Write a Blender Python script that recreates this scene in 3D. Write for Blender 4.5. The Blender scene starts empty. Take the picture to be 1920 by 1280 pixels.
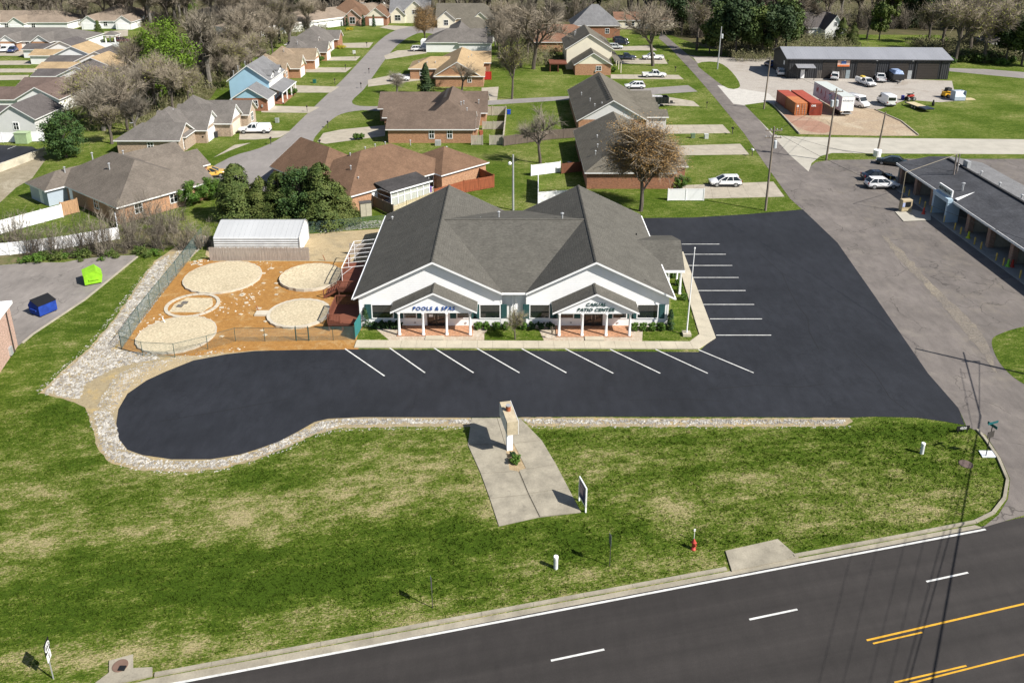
import bpy, math, random
from mathutils import Vector, Matrix, noise
R = math.radians
S = bpy.context.scene
COL = S.collection
# ------------------------------------------------------------------ camera
H = 40.0; FPX = 1556.80; PIT = R(19.34924); CY = 366.747
cp, sp = math.cos(PIT), math.sin(PIT)
cam = bpy.data.objects.new('camera', bpy.data.cameras.new('camera'))
COL.objects.link(cam)
cam.location = (0, 0, H); cam.rotation_euler = (R(90) - PIT, 0, 0)
cam.data.sensor_fit = 'HORIZONTAL'; cam.data.sensor_width = 36
cam.data.lens = FPX * 36 / 1920; cam.data.shift_y = (CY - 640) / 1920
cam.data.clip_start = 1; cam.data.clip_end = 3000
S.camera = cam
# ------------------------------------------------------------------ light
SUN_EL, SUN_AZ = 43.0, -30.0           # azimuth from +X, counter-clockwise
sd = Vector((math.cos(R(SUN_AZ)) * math.cos(R(SUN_EL)), math.sin(R(SUN_AZ)) * math.cos(R(SUN_EL)), math.sin(R(SUN_EL))))
W_ = bpy.data.worlds.new('World'); S.world = W_; W_.use_nodes = True
wn = W_.node_tree
sky = wn.nodes.new('ShaderNodeTexSky'); sky.sky_type = 'NISHITA'; sky.sun_disc = False
sky.sun_elevation = R(SUN_EL); sky.sun_rotation = R(90 - SUN_AZ)
bg = wn.nodes['Background']; bg.inputs[1].default_value = 0.06
wn.links.new(sky.outputs[0], bg.inputs[0])
sl = bpy.data.lights.new('sun', 'SUN'); sl.energy = 5.0; sl.angle = R(0.5); sl.color = (1, .955, .88)
so = bpy.data.objects.new('sun', sl); COL.objects.link(so)
so.rotation_euler = sd.to_track_quat('Z', 'Y').to_euler(); so.location = (60, -40, 120)
S.view_settings.view_transform = 'Standard'; S.view_settings.look = 'None'
S.view_settings.exposure = 0.65; S.view_settings.gamma = 1.0

# ------------------------------------------------------------------ helpers
def G(px, py, h=0.0):
    "ground point (at height h) seen at photo pixel px,py"
    u = (px - 960) / FPX; v = (py - CY) / FPX
    t = (H - h) / (sp + v * cp)
    return (u * t, (cp - v * sp) * t)
def PXY(x, y, z=0.0):
    zc = y * cp + (H - z) * sp; yc = (H - z) * cp - y * sp
    return (960 + FPX * x / zc, CY + FPX * yc / zc)
def HT(px, py, top):
    x, y = G(px, py); lo, hi = 0, 60
    for _ in range(40):
        m = (lo + hi) / 2
        if PXY(x, y, m)[1] > top: lo = m
        else: hi = m
    return lo

ORD = ('first', 'second', 'third', 'fourth', 'fifth', 'sixth', 'seventh', 'eighth', 'ninth', 'tenth', 'eleventh', 'twelfth')
class MB:
    def __init__(s): s.v = []; s.f = []
    def poly(s, pts):
        b = len(s.v); s.v += [tuple(p) for p in pts]; s.f.append(tuple(range(b, b + len(pts)))); return s
    def hexa(s, c):
        b = len(s.v); s.v += [tuple(p) for p in c]
        for q in ((3, 2, 1, 0), (4, 5, 6, 7), (0, 1, 5, 4), (1, 2, 6, 5), (2, 3, 7, 6), (3, 0, 4, 7)):
            s.f.append(tuple(b + i for i in q))
        return s
    def box(s, x0, y0, z0, x1, y1, z1):
        return s.hexa([(x0, y0, z0), (x1, y0, z0), (x1, y1, z0), (x0, y1, z0), (x0, y0, z1), (x1, y0, z1), (x1, y1, z1), (x0, y1, z1)])
    def cbox(s, cx, cy, cz, dx, dy, dz): return s.box(cx - dx / 2, cy - dy / 2, cz - dz / 2, cx + dx / 2, cy + dy / 2, cz + dz / 2)
    def prism(s, pts, z0, z1):
        n = len(pts); b = len(s.v)
        s.v += [(p[0], p[1], z0) for p in pts] + [(p[0], p[1], z1) for p in pts]
        s.f.append(tuple(b + i for i in range(n - 1, -1, -1))); s.f.append(tuple(b + n + i for i in range(n)))
        for i in range(n): s.f.append((b + i, b + (i + 1) % n, b + n + (i + 1) % n, b + n + i))
        return s
    def extr_y(s, prof, y0, y1):          # closed profile of (x,z) extruded along y
        n = len(prof); b = len(s.v)
        s.v += [(p[0], y0, p[1]) for p in prof] + [(p[0], y1, p[1]) for p in prof]
        s.f.append(tuple(b + i for i in range(n))); s.f.append(tuple(b + n + i for i in range(n - 1, -1, -1)))
        for i in range(n): s.f.append((b + (i + 1) % n, b + i, b + n + i, b + n + (i + 1) % n))
        return s
    def beam(s, p, q, w, h=None):
        p, q = Vector(p), Vector(q); h = h or w; d = (q - p).normalized()
        a = d.cross(Vector((0, 0, 1)))
        a = Vector((1, 0, 0)) if a.length < 1e-4 else a.normalized()
        c = a.cross(d); a *= w / 2; c *= h / 2
        return s.hexa([p - a - c, p + a - c, p + a + c, p - a + c, q - a - c, q + a - c, q + a + c, q - a + c])
    def tube(s, p, q, r0, r1=None, n=8, cap=True):
        p, q = Vector(p), Vector(q); r1 = r0 if r1 is None else r1; d = (q - p).normalized()
        a = d.orthogonal().normalized(); c = d.cross(a); b = len(s.v)
        for o, r in ((p, r0), (q, r1)):
            for i in range(n):
                t = 2 * math.pi * i / n; s.v.append(tuple(o + (a * math.cos(t) + c * math.sin(t)) * r))
        for i in range(n): s.f.append((b + i, b + (i + 1) % n, b + n + (i + 1) % n, b + n + i))
        if cap: s.f.append(tuple(b + i for i in range(n - 1, -1, -1))); s.f.append(tuple(b + n + i for i in range(n)))
        return s
    def lathe(s, cx, cy, prof, n=12):
        b = len(s.v)
        for r, z in prof:
            for i in range(n):
                t = 2 * math.pi * i / n; s.v.append((cx + r * math.cos(t), cy + r * math.sin(t), z))
        for k in range(len(prof) - 1):
            for i in range(n):
                j = (i + 1) % n; s.f.append((b + k * n + i, b + k * n + j, b + k * n + n + j, b + k * n + n + i))
        s.f.append(tuple(b + (len(prof) - 1) * n + i for i in range(n)))
        return s
    def sweep(s, pts, r, n=5):
        for a, b in zip(pts, pts[1:]): s.tube(a, b, r, r, n, False)
        return s
    def build(s, name, mat, parent=None, smooth=False, bevel=0):
        me = bpy.data.meshes.new(name); me.from_pydata(s.v, [], s.f); me.update()
        if smooth:
            for p in me.polygons: p.use_smooth = True
        if mat: me.materials.append(mat)
        o = bpy.data.objects.new(name, me); COL.objects.link(o)
        if parent: o.parent = parent
        if bevel:
            m = o.modifiers.new('edge', 'BEVEL'); m.width = bevel; m.segments = 2; m.limit_method = 'ANGLE'; m.angle_limit = R(40)
        return o
def tag(o, label=None, cat=None, group=None, kind=None):
    if label: o['label'] = label
    if cat: o['category'] = cat
    if group: o['group'] = group
    if kind: o['kind'] = kind
    return o
def thing(name, label, cat, x, y, rz=0.0, group=None, z=0.0):
    o = bpy.data.objects.new(name, None); COL.objects.link(o); o.empty_display_size = .3
    o.location = (x, y, z); o.rotation_euler = (0, 0, R(rz))
    return tag(o, label, cat, group)
def dup(root, x, y, rz, label=None, scale=1.0, z=0.0, group=None):
    r = root.copy(); COL.objects.link(r); r.location = (x, y, z); r.rotation_euler = (0, 0, R(rz))
    r.scale = (scale,) * 3 if not isinstance(scale, tuple) else scale
    if label: r['label'] = label
    if group: r['group'] = group
    for ch in list(root.children):
        c = ch.copy(); COL.objects.link(c); c.parent = r
        for g in list(ch.children):
            d = g.copy(); COL.objects.link(d); d.parent = c
    return r

# ------------------------------------------------------------------ materials
MC = {}
class NT:
    def __init__(s, name):
        s.m = bpy.data.materials.new(name); s.m.use_nodes = True; s.t = s.m.node_tree
        s.b = s.t.nodes['Principled BSDF']; s.geo = None
    def n(s, typ, ins=None, **kw):
        x = s.t.nodes.new('ShaderNode' + typ)
        for k, v in kw.items(): setattr(x, k, v)
        if ins:
            for k, v in ins.items():
                if hasattr(v, 'links') or isinstance(v, bpy.types.NodeSocket): s.t.links.new(v, x.inputs[k])
                else: x.inputs[k].default_value = v
        return x
    def co(s):
        if not s.geo: s.geo = s.n('TexCoord').outputs['Object']
        return s.geo
    def noise(s, scale, detail=3, rough=.6, stretch=None, dist=0.0):
        v = s.co()
        if stretch: v = s.n('Mapping', {0: v, 3: stretch}).outputs[0]
        return s.n('TexNoise', {'Vector': v, 'Scale': scale, 'Detail': detail, 'Roughness': rough, 'Distortion': dist}).outputs[0]
    def ramp(s, fac, stops):
        r = s.n('ValToRGB', {0: fac}); e = r.color_ramp.elements
        while len(e) < len(stops): e.new(.5)
        for i, (p, c) in enumerate(stops):
            e[i].position = p; e[i].color = (*c, 1) if not isinstance(c, (int, float)) else (c, c, c, 1)
        return r.outputs[0]
    def mix(s, fac, a, b, mode='MIX'):
        x = s.n('MixRGB', {0: fac}, blend_type=mode)
        for i, q in ((1, a), (2, b)):
            if isinstance(q, bpy.types.NodeSocket): s.t.links.new(q, x.inputs[i])
            else: x.inputs[i].default_value = (*q, 1)
        return x.outputs[0]
    def math(s, op, a, b=0.0):
        return s.n('Math', {0: a, 1: b}, operation=op).outputs[0]
    def vary(s, col, scale, lo, hi, **k):
        f = s.ramp(s.noise(scale, **k), [(.3, lo), (.7, hi)])
        return s.mix(1.0, col, f, 'MULTIPLY')
    def done(s, col, rough=.8, bump=None, bd=.02, bs=.5, metal=0.0, spec=None):
        if isinstance(col, bpy.types.NodeSocket): s.t.links.new(col, s.b.inputs['Base Color'])
        else: s.b.inputs['Base Color'].default_value = (*col, 1)
        s.b.inputs['Roughness'].default_value = rough; s.b.inputs['Metallic'].default_value = metal
        if spec is not None: s.b.inputs['Specular IOR Level'].default_value = spec
        if bump is not None:
            x = s.n('Bump', {'Height': bump, 'Distance': bd, 'Strength': bs}); s.t.links.new(x.outputs[0], s.b.inputs['Normal'])
        return s.m
def cached(f):
    def g(*a, **k):
        key = (f.__name__, a, tuple(sorted(k.items())))
        if key not in MC: MC[key] = f(*a, **k)
        return MC[key]
    return g
@cached
def plain(col, rough=.7, metal=0.0, var=.12, spec=.4):
    t = NT('paint'); return t.done(t.vary(col, 2.5, 1 - var, 1 + var), rough, metal=metal, spec=spec)
@cached
def carpaint(col):
    t = NT('car_paint'); m = t.done(t.vary(col, 1.2, .95, 1.03), .25); t.b.inputs['Coat Weight'].default_value = .6; t.b.inputs['Coat Roughness'].default_value = .08; return m
@cached
def shingle(col, streak=.12):
    t = NT('shingle'); c = t.vary(col, .35, 1 - streak, 1 + streak, detail=4)
    c = t.mix(1.0, c, t.ramp(t.noise(3.5, stretch=(1, 1, 4)), [(.3, .8), (.7, 1.2)]), 'MULTIPLY')
    c = t.mix(1.0, c, t.ramp(t.noise(1.1, stretch=(1, 1, .15)), [(.35, .92), (.65, 1.08)]), 'MULTIPLY')
    z = t.n('SeparateXYZ', {0: t.co()}).outputs[2]
    saw = t.math('FRACT', t.math('MULTIPLY', z, 9.0))
    h = t.math('ADD', saw, t.math('MULTIPLY', t.noise(14), .8))
    return t.done(c, .95, h, .03, .7, spec=.15)
@cached
def siding(col, step=.2):
    t = NT('siding'); c = t.vary(col, .8, .95, 1.03)
    z = t.n('SeparateXYZ', {0: t.co()}).outputs[2]
    saw = t.math('FRACT', t.math('MULTIPLY', z, -1 / step))
    return t.done(c, .5, saw, .012, .6)
@cached
def brick(c1, c2, mortar=(.42, .38, .33)):
    t = NT('brick'); s3 = t.n('SeparateXYZ', {0: t.co()})
    v = t.n('CombineXYZ', {0: t.math('ADD', s3.outputs[0], s3.outputs[1]), 1: s3.outputs[2]}).outputs[0]
    b = t.n('TexBrick', {'Vector': v, 'Color1': (*c1, 1), 'Color2': (*c2, 1), 'Mortar': (*mortar, 1), 'Scale': 1.0, 'Mortar Size': .012, 'Brick Width': .26, 'Row Height': .095})
    c = t.mix(1.0, b.outputs[0], t.ramp(t.noise(4.0, stretch=(1, 1, 2)), [(.3, .7), (.7, 1.3)]), 'MULTIPLY')
    return t.done(c, .9, b.outputs[1], -.01, .6)
@cached
def concrete(col, dirty=.2, sc=.7):
    t = NT('concrete'); c = t.vary(col, sc, 1 - dirty, 1 + dirty * .6, detail=6)
    c = t.mix(1.0, c, t.ramp(t.noise(9, detail=5), [(.3, .88), (.7, 1.1)]), 'MULTIPLY')
    st = t.ramp(t.noise(1.6, detail=6, rough=.7), [(.6, 1.0), (.75, 1 - dirty * 1.4)])
    return t.done(t.mix(1.0, c, st, 'MULTIPLY'), .9, t.noise(40), .004, .5, spec=.3)
@cached
def asphalt(col, var=.15, crack=0.0, rough=.85, tint=None, lanes=0.0):
    t = NT('asphalt'); c = t.vary(col, .12, 1 - var, 1 + var, detail=6, rough=.65)
    c = t.mix(1.0, c, t.ramp(t.noise(1.3, detail=5, stretch=(1, .35, 1)), [(.3, 1 - var * .7), (.7, 1 + var * .7)]), 'MULTIPLY')
    if lanes:
        rv_ = t.n('Mapping', {0: t.n('Mapping', {0: t.co(), 2: (0, 0, -.217)}).outputs[0], 3: (.012, .55, 1)}).outputs[0]
        c = t.mix(1.0, c, t.ramp(t.n('TexNoise', {'Vector': rv_, 'Scale': 1.6, 'Detail': 4.0}).outputs[0], [(.3, 1 - lanes), (.7, 1 + lanes)]), 'MULTIPLY')
    if tint: c = t.mix(t.ramp(t.noise(.35, detail=7, rough=.7), [(.5, 0.0), (.72, .75)]), c, tint)
    c = t.mix(1.0, c, t.ramp(t.noise(22, detail=2), [(.25, .82), (.75, 1.18)]), 'MULTIPLY')
    c = t.mix(t.ramp(t.noise(.9, detail=5, rough=.7), [(.62, 0.0), (.74, .45)]), c, tuple(x * .6 for x in col))
    if crack:
        wv = t.n('VectorMath', {0: t.co(), 1: t.n('VectorMath', {0: t.n('TexNoise', {'Vector': t.co(), 'Scale': .5, 'Detail': 4.0}).outputs[1], 'Scale': 3.2}, operation='SCALE').outputs[0]}, operation='ADD').outputs[0]
        vo = t.n('TexVoronoi', {'Vector': wv, 'Scale': .16}, feature='DISTANCE_TO_EDGE').outputs['Distance']
        f = t.ramp(vo, [(0.0, crack), (.013, 0.0)])
        f = t.math('MULTIPLY', f, t.ramp(t.noise(.2), [(.4, 0.0), (.55, 1.0)]))
        c = t.mix(f, c, tuple(x * .35 for x in col))
    return t.done(c, rough, t.noise(60, detail=2), .006, .5, spec=.3)
@cached
def grassmat(kind):
    t = NT('grass_' + kind)
    lush, mid_, pale, tan = (.045, .082, .006), (.092, .138, .014), (.185, .20, .058), (.35, .30, .155)
    rot = t.n('Mapping', {0: t.co(), 2: (0, 0, -.215)}).outputs[0] if kind == 'lawn' else t.co()
    st = t.n('Mapping', {0: rot, 3: (.7, 1.7, 1)}).outputs[0]
    nz = lambda sc, d, r: t.n('TexNoise', {'Vector': st, 'Scale': sc, 'Detail': d, 'Roughness': r}).outputs[0]
    fine, mid, big = nz(6.5, 4, .75), nz(1.5, 5, .75), nz(.3, 4, .6)
    off = lambda v, k: t.math('MULTIPLY', t.math('SUBTRACT', v, .5), k)
    if kind == 'lawn': d = t.n('Attribute', attribute_name='dry').outputs['Fac']
    elif kind == 'strip': d = t.math('ADD', off(t.noise(.25, detail=4), .8), .22)
    else: d = t.math('ADD', off(t.noise(.07, detail=5), 1.5), .30)
    for v, k in ((fine, 2.7), (mid, 1.9), (big, .6)): d = t.math('ADD', d, off(v, k))
    c = t.ramp(d, [(0.0, lush), (.34, mid_), (.62, pale), (.92, tan)])
    c = t.mix(1.0, c, t.ramp(t.noise(7, detail=4, rough=.85), [(.33, .55), (.67, 1.5)]), 'MULTIPLY')
    return t.done(c, .95, t.math('ADD', fine, t.noise(18, detail=2)), .1, .9, spec=.1)
@cached
def ground_mat(c1, c2, c3=None, sc=2.0, bump=.05):
    t = NT('soil'); c = t.mix(t.ramp(t.noise(sc, detail=6, rough=.7), [(.35, 0.0), (.65, 1.0)]), c1, c2)
    if c3: c = t.mix(t.ramp(t.noise(sc * .25, detail=6, rough=.7, dist=.5), [(.52, 0.0), (.68, .9)]), c, c3)
    c = t.mix(1.0, c, t.ramp(t.noise(sc * 9, detail=3), [(.25, .65), (.75, 1.35)]), 'MULTIPLY')
    return t.done(c, .95, t.noise(sc * 8, detail=3), bump, .8, spec=.1)
@cached
def leafmat(c1, c2, rough=.7):
    t = NT('leaf'); c = t.mix(t.ramp(t.noise(.9, detail=3), [(.35, 0.0), (.65, 1.0)]), c1, c2)
    c = t.mix(1.0, c, t.ramp(t.noise(9), [(.3, .65), (.7, 1.35)]), 'MULTIPLY')
    return t.done(c, rough, spec=.25)
@cached
def woodmat(col, along='z'):
    st = {'z': (6, 6, .5), 'x': (.5, 6, 6), 'y': (6, .5, 6)}[along]
    t = NT('wood'); c = t.vary(col, 1.6, .7, 1.25, stretch=st, detail=5); return t.done(c, .85, t.noise(3, stretch=st), .01, .5)
@cached
def glass(col=(.015, .02, .022)):
    t = NT('glass'); m = t.done(t.vary(col, .5, .7, 1.4), .05, spec=.8); return m
@cached
def metalroof(col):
    t = NT('metal_roof'); c = t.vary(col, .4, .92, 1.06, stretch=(1, .2, .2))
    x = t.n('SeparateXYZ', {0: t.co()}).outputs[0]
    w = t.math('GREATER_THAN', t.math('FRACT', t.math('MULTIPLY', x, 1.6)), .85)
    return t.done(c, .45, w, .04, .8, metal=.3)
@cached
def stonemat(c1, c2):
    t = NT('stone'); v = t.n('TexVoronoi', {'Vector': t.co(), 'Scale': 3.5}).outputs['Color']
    c = t.mix(t.n('SeparateColor', {0: v}).outputs[0], c1, c2); return t.done(t.vary(c, 6, .8, 1.15), .9, t.noise(12), .02, .5)
@cached
def corrugated(col, axis=1, pitch=.28, rust=.25):
    t = NT('corrugated'); c = t.mix(t.ramp(t.noise(.8, detail=7, rough=.7), [(.5, 0.0), (.75, rust)]), t.vary(col, 1.0, .85, 1.12, detail=5), (.12, .06, .03))
    s = t.n('SeparateXYZ', {0: t.co()}).outputs[axis]
    w = t.math('SINE', t.math('MULTIPLY', s, 6.283 / pitch)); return t.done(c, .6, w, .05, .7)
@cached
def waterless(): return plain((.3, .3, .3))

WHITE = (.84, .84, .84)
m_white = plain(WHITE, .5, var=.04); m_trim = plain((.74, .74, .73), .5, var=.05)
m_black = plain((.012, .012, .013), .5); m_steel = plain((.35, .35, .36), .35, metal=.8)
m_galv = plain((.42, .43, .44), .5, metal=.3); m_tyre = plain((.014, .014, .014), .8)
m_pole = woodmat((.20, .165, .13)); m_dkpole = plain((.05, .045, .04), .7); m_bark = woodmat((.10, .082, .066)); m_greybark = woodmat((.16, .145, .125))
m_glass = glass()
m_text_blue = plain((.015, .075, .30), .4); m_text_green = plain((.01, .055, .045), .4)
m_line = concrete((.60, .60, .58), .28, 1.5); m_yellow = concrete((.60, .33, .03), .25, 1.5)

def sheet(name, pix, mat, z, kind='structure', parent=None, world=False):
    pts = pix if world else [G(*p) for p in pix]
    o = MB().poly([(x, y, z) for x, y in pts]).build(name, mat, parent)
    if kind and not parent: o['kind'] = kind
    return o
def smooth_loop(pts, n=4):
    out = []; L = len(pts)
    for i in range(L):
        p0, p1, p2, p3 = pts[i - 1], pts[i], pts[(i + 1) % L], pts[(i + 2) % L]
        for k in range(n):
            t = k / n
            out.append(tuple(.5 * (2 * b + (c - a) * t + (2 * a - 5 * b + 4 * c - d) * t * t + (3 * b - a - 3 * c + d) * t ** 3) for a, b, c, d in zip(p0, p1, p2, p3)))
    return out
def ragged(pix, amp=1.6, step=9, seed=1):
    r2 = random.Random(seed); out = []
    for a, b in zip(pix, pix[1:] + pix[:1]):
        k = max(1, int(math.hypot(b[0] - a[0], b[1] - a[1]) / step))
        out += [(a[0] + (b[0] - a[0]) * i / k + r2.uniform(-amp, amp), a[1] + (b[1] - a[1]) * i / k + r2.uniform(-amp, amp) * .7) for i in range(k)]
    return out
def inside(x, y, poly):
    c = False; j = len(poly) - 1
    for i in range(len(poly)):
        if (poly[i][1] > y) != (poly[j][1] > y) and x < (poly[j][0] - poly[i][0]) * (y - poly[i][1]) / (poly[j][1] - poly[i][1]) + poly[i][0]: c = not c
        j = i
    return c
# ================================================================== GROUND
g = MB().poly([(-900, -150, 0), (900, -150, 0), (900, 1300, 0), (-900, 1300, 0)]).build('ground', grassmat('yard')); g['kind'] = 'structure'
rng = random.Random(7)
def blob(x, y, bl):
    v = 0.0
    for px, py, rx, ry, a in bl:
        bx, by = G(px, py); d = ((x - bx) / rx) ** 2 + ((y - by) / ry) ** 2
        v += a * math.exp(-d)
    return v
DRY = [(740, 905, 8, 3.5, .30), (560, 985, 7, 2.4, .26), (60, 1010, 3, 4, .32), (60, 880, 4, 3, .18), (1270, 955, 2.2, 1.6, .42), (1420, 900, 5, 1.2, .16), (1600, 885, 4, 1.2, .2), (1500, 990, 9, 1.3, .16), (1700, 950, 6, 1.5, .2),
       (230, 1230, 11, 1.3, .30), (700, 1170, 16, .9, .28), (1150, 1090, 10, 1.2, .22), (920, 950, 1.2, 2.6, .3), (420, 960, 3.5, 2.4, .28), (330, 880, 4, .8, .25), (240, 1000, 3, 1.0, .3), (210, 1130, 3, .5, .35), (1340, 1050, 4, 1, .3), (870, 840, 3, 1.5, .2), (1120, 870, 3, 1.2, .12), (1000, 1060, 3, .6, .2), (700, 800, 20, .35, .15)]
LUSH = [(330, 1090, 14, 2.8, .55), (760, 1000, 5, 1.5, .75), (880, 1010, 3, 2, .55), (480, 900, 3.5, 1.2, .6), (600, 1060, 9, 1.8, .55), (150, 1150, 9, 1.2, .5), (1300, 830, 9, 1.2, .3),
        (1700, 815, 6, 1.4, .6), (1180, 990, 4, 2, .4), (130, 760, 3, 2, .35), (780, 845, 2.5, .6, .5), (560, 1100, 12, .8, .4), (1720, 870, 3, 1, .4), (130, 870, 2.5, 2.5, .3), (1250, 900, 3, 1.0, .25), (535, 913, .5, .35, .8), (580, 968, .7, .5, .9), (1080, 1010, 4, 2, .35), (330, 1180, 14, .45, .45), (180, 1120, 12, .4, .3), (1400, 870, 2, .7, .4), (1530, 905, 1.5, .5, .4), (40, 830, 3, 3, .25)]
def dryf(x, y):
    along = .976 * x + .2157 * y; ac = -.2157 * x + .976 * y
    n1 = noise.fractal(Vector((along * .12, ac * .35, 1)), 1, 2, 5); n2 = noise.fractal(Vector((x * .4, y * .6, 5)), 1, 2, 4)
    streak = noise.noise(Vector((along * .03, ac * 1.1, 9)))
    n3 = noise.noise(Vector((along * .55, ac * 1.1, 3))); n4 = noise.noise(Vector((along * .2, ac * .8, 13)))
    d = .31 + n1 * .17 + n2 * .2 + streak * .15 + (.16 if n3 > .12 else -.05) * min(1, abs(n3 - .12) * 5) + n4 * .16 + .95 * blob(x, y, DRY) - .55 * min(1, blob(x, y, LUSH))
    return d - (.12 if x < -36 and y > 57 else 0)
def lawn():
    x0, x1, y0, y1, st = -62, 48, 29, 80, .33
    nx, ny = int((x1 - x0) / st), int((y1 - y0) / st)
    v = []; dry = []; lush = []
    for j in range(ny + 1):
        for i in range(nx + 1):
            x, y = x0 + i * st, y0 + j * st
            d = dryf(x, y); l = 0
            v.append((x, y, .004)); dry.append(d); lush.append(max(0, min(1, l)))
    f = [(j * (nx + 1) + i, j * (nx + 1) + i + 1, (j + 1) * (nx + 1) + i + 1, (j + 1) * (nx + 1) + i) for j in range(ny) for i in range(nx)]
    me = bpy.data.meshes.new('lawn'); me.from_pydata(v, [], f)
    for nm, dat in (('dry', dry),):
        a = me.attributes.new(nm, 'FLOAT', 'POINT'); a.data.foreach_set('value', dat)
    me.materials.append(grassmat('lawn'))
    o = bpy.data.objects.new('lawn', me); COL.objects.link(o); o['kind'] = 'structure'
lawn()
LAWN = [(-150, 780), (70, 744), (165, 772), (182, 844), (208, 872), (262, 887), (350, 890), (420, 884), (482, 867), (540, 845), (590, 821), (640, 809), (880, 805), (874, 834), (933, 992), (1096, 966), (1020, 826), (1000, 805), (1590, 805), (1640, 788), (1770, 799), (1832, 815), (1867, 864), (1882, 905), (1874, 936), (1852, 955), (1700, 995), (1490, 1032), (1458, 1008), (1360, 1030), (1370, 1056), (1000, 1126), (290, 1256), (240, 1226), (200, 1240), (-150, 1345)]
def tufts(n):
    rg = random.Random(21); P = [G(*p) for p in LAWN]; mb = MB(); dr = []; k = 0
    while k < n:
        x, y = rg.uniform(-45, 40), rg.uniform(29.5, 64)
        if not inside(x, y, P): continue
        k += 1
        d = dryf(x, y) if k % 3 == 1 else d0; d0 = d
        if k % 3 != 1: x, y = x0 + rg.uniform(-.15, .15), y0 + rg.uniform(-.15, .15)
        x0, y0 = x, y
        for _ in range(2):
            a = rg.random() * 6.28; w = rg.uniform(.02, .05); h = rg.uniform(.04, .11) * (1.3 - min(1, max(0, d))); lx, ly = rg.gauss(0, .05), rg.gauss(0, .05); i = len(mb.v)
            mb.v += [(x - w * math.cos(a), y - w * math.sin(a), .003), (x + w * math.cos(a), y + w * math.sin(a), .003), (x + lx, y + ly, h)]; mb.f.append((i, i + 1, i + 2)); dr += [d + rg.uniform(-.12, .12)] * 3
    o = mb.build('grass', grassmat('lawn')); a = o.data.attributes.new('dry', 'FLOAT', 'POINT'); a.data.foreach_set('value', dr); o['kind'] = 'stuff'
tufts(60000)
m_new = asphalt((.019, .0205, .0255), .25, rough=.7, crack=.35); m_hwy = asphalt((.0345, .0305, .0285), .14, rough=.75, lanes=.22)
m_old = asphalt((.15, .132, .121), .2, crack=.85, tint=(.215, .19, .165)); m_old2 = asphalt((.137, .121, .111), .22, crack=.8, tint=(.195, .17, .14))
m_street = asphalt((.225, .207, .195), .12, crack=.35)
m_conc = concrete((.45, .405, .315), .14); m_drive = concrete((.37, .33, .265), .2); m_slab = concrete((.31, .28, .22), .3); m_bright = concrete((.41, .385, .33), .16, .4)
m_dirt = ground_mat((.30, .22, .13), (.42, .33, .21)); m_mulch = ground_mat((.37, .195, .06), (.28, .14, .042), (.42, .29, .14), 2.0); m_tan = ground_mat((.40, .32, .20), (.33, .26, .155), (.25, .21, .14), 1.2, .02)
m_gravelbed = ground_mat((.36, .30, .19), (.26, .21, .13), (.42, .31, .14), 3.0); m_gravel = ground_mat((.33, .30, .27), (.38, .35, .31), (.27, .235, .2), .5, .01)
m_wood_floor = ground_mat((.10, .085, .05), (.065, .07, .025), (.14, .11, .06), .6)

sheet('woodland_floor', [(-900, 40), (260, 45), (330, 110), (440, 105), (520, 75), (620, 35), (760, 20), (1000, 60), (1040, 48), (1240, 60), (1330, 92), (1470, 92), (1480, 60), (1560, 65), (1760, 66), (1850, 95), (2400, 100), (2600, -60), (-1400, -60)], m_wood_floor, .003)
sheet('grove_floor', [(130, 230), (215, 205), (260, 240), (330, 215), (395, 185), (430, 130), (480, 95), (430, 60), (330, 40), (250, 70), (240, 130), (200, 190)], ground_mat((.07, .075, .025), (.10, .09, .045), (.06, .09, .018), .6), .005)
# --- highway
hwy_top = [(-1200, 1560), (150, 1309), (340, 1273), (700, 1204), (1000, 1146), (1540, 1041), (1842, 986), (1960, 960), (2600, 815)]
hp = [G(*p) for p in hwy_top]
sheet('highway', [*hp, (120, 20), (90, -12), (-90, -12)], m_hwy, .012, world=True)
hx, hy = .9766, .2151   # highway direction
def stripe(p, q, w, mat, name='lane_marking', z=.017):
    a, b = Vector(G(*p)), Vector(G(*q)); d = (b - a).normalized(); n = Vector((-d.y, d.x)) * w / 2
    o = MB().poly([(*(a - n), z), (*(b - n), z), (*(b + n), z), (*(a + n), z)]).build(name, mat); o['kind'] = 'structure'; return o
stripe((200, 1305), (1848, 992), .15, m_line)
for a, b in (((1033, 1238), (1133, 1217)), ((1405, 1161), (1495, 1142)), ((1737, 1090), (1815, 1073))): stripe(a, b, .13, m_line)
stripe((1625, 1200), (2100, 1090), .12, m_yellow); stripe((1637, 1206), (1729, 1185), .10, m_yellow, z=.018)
stripe((1695, 1283.5), (2100, 1181), .10, m_yellow); stripe((1677, 1279), (1812, 1247.5), .10, m_yellow, z=.018)
# --- side street and car wash lot
sheet('car_wash_lot', [(1512, 318), (1530, 304), (1560, 300), (1640, 299), (1700, 298), (1920, 298), (2300, 300), (2600, 900), (2040, 930), (1935, 790), (1850, 690), (1770, 590), (1690, 490), (1610, 400)], m_old2, .008)
sheet('side_street', [(1842, 989), (1872, 965), (1890, 935), (1894, 898), (1876, 858), (1848, 815), (1812, 799), (1797, 765), (1740, 700), (1640, 555), (1570, 455), (1505, 395), (1481, 372), (1436, 310), (1395, 250), (1340, 183), (1300, 137), (1258, 92), (1235, 72), (1240, 60), (1256, 74), (1290, 103), (1345, 150), (1400, 199), (1440, 237), (1490, 285), (1540, 330), (1610, 400), (1690, 490), (1770, 590), (1850, 690), (1935, 790), (2040, 930)], m_old, .0138)
sheet('worn_verge', ragged(smooth_loop([(1655, 440), (1700, 480), (1760, 545), (1815, 595), (1850, 640), (1868, 700), (1845, 668), (1790, 600), (1730, 530), (1690, 490)], 3), 2.5, 7), ground_mat((.20, .175, .145), (.155, .138, .122), (.26, .225, .17), .6, .01), .016)
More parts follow.
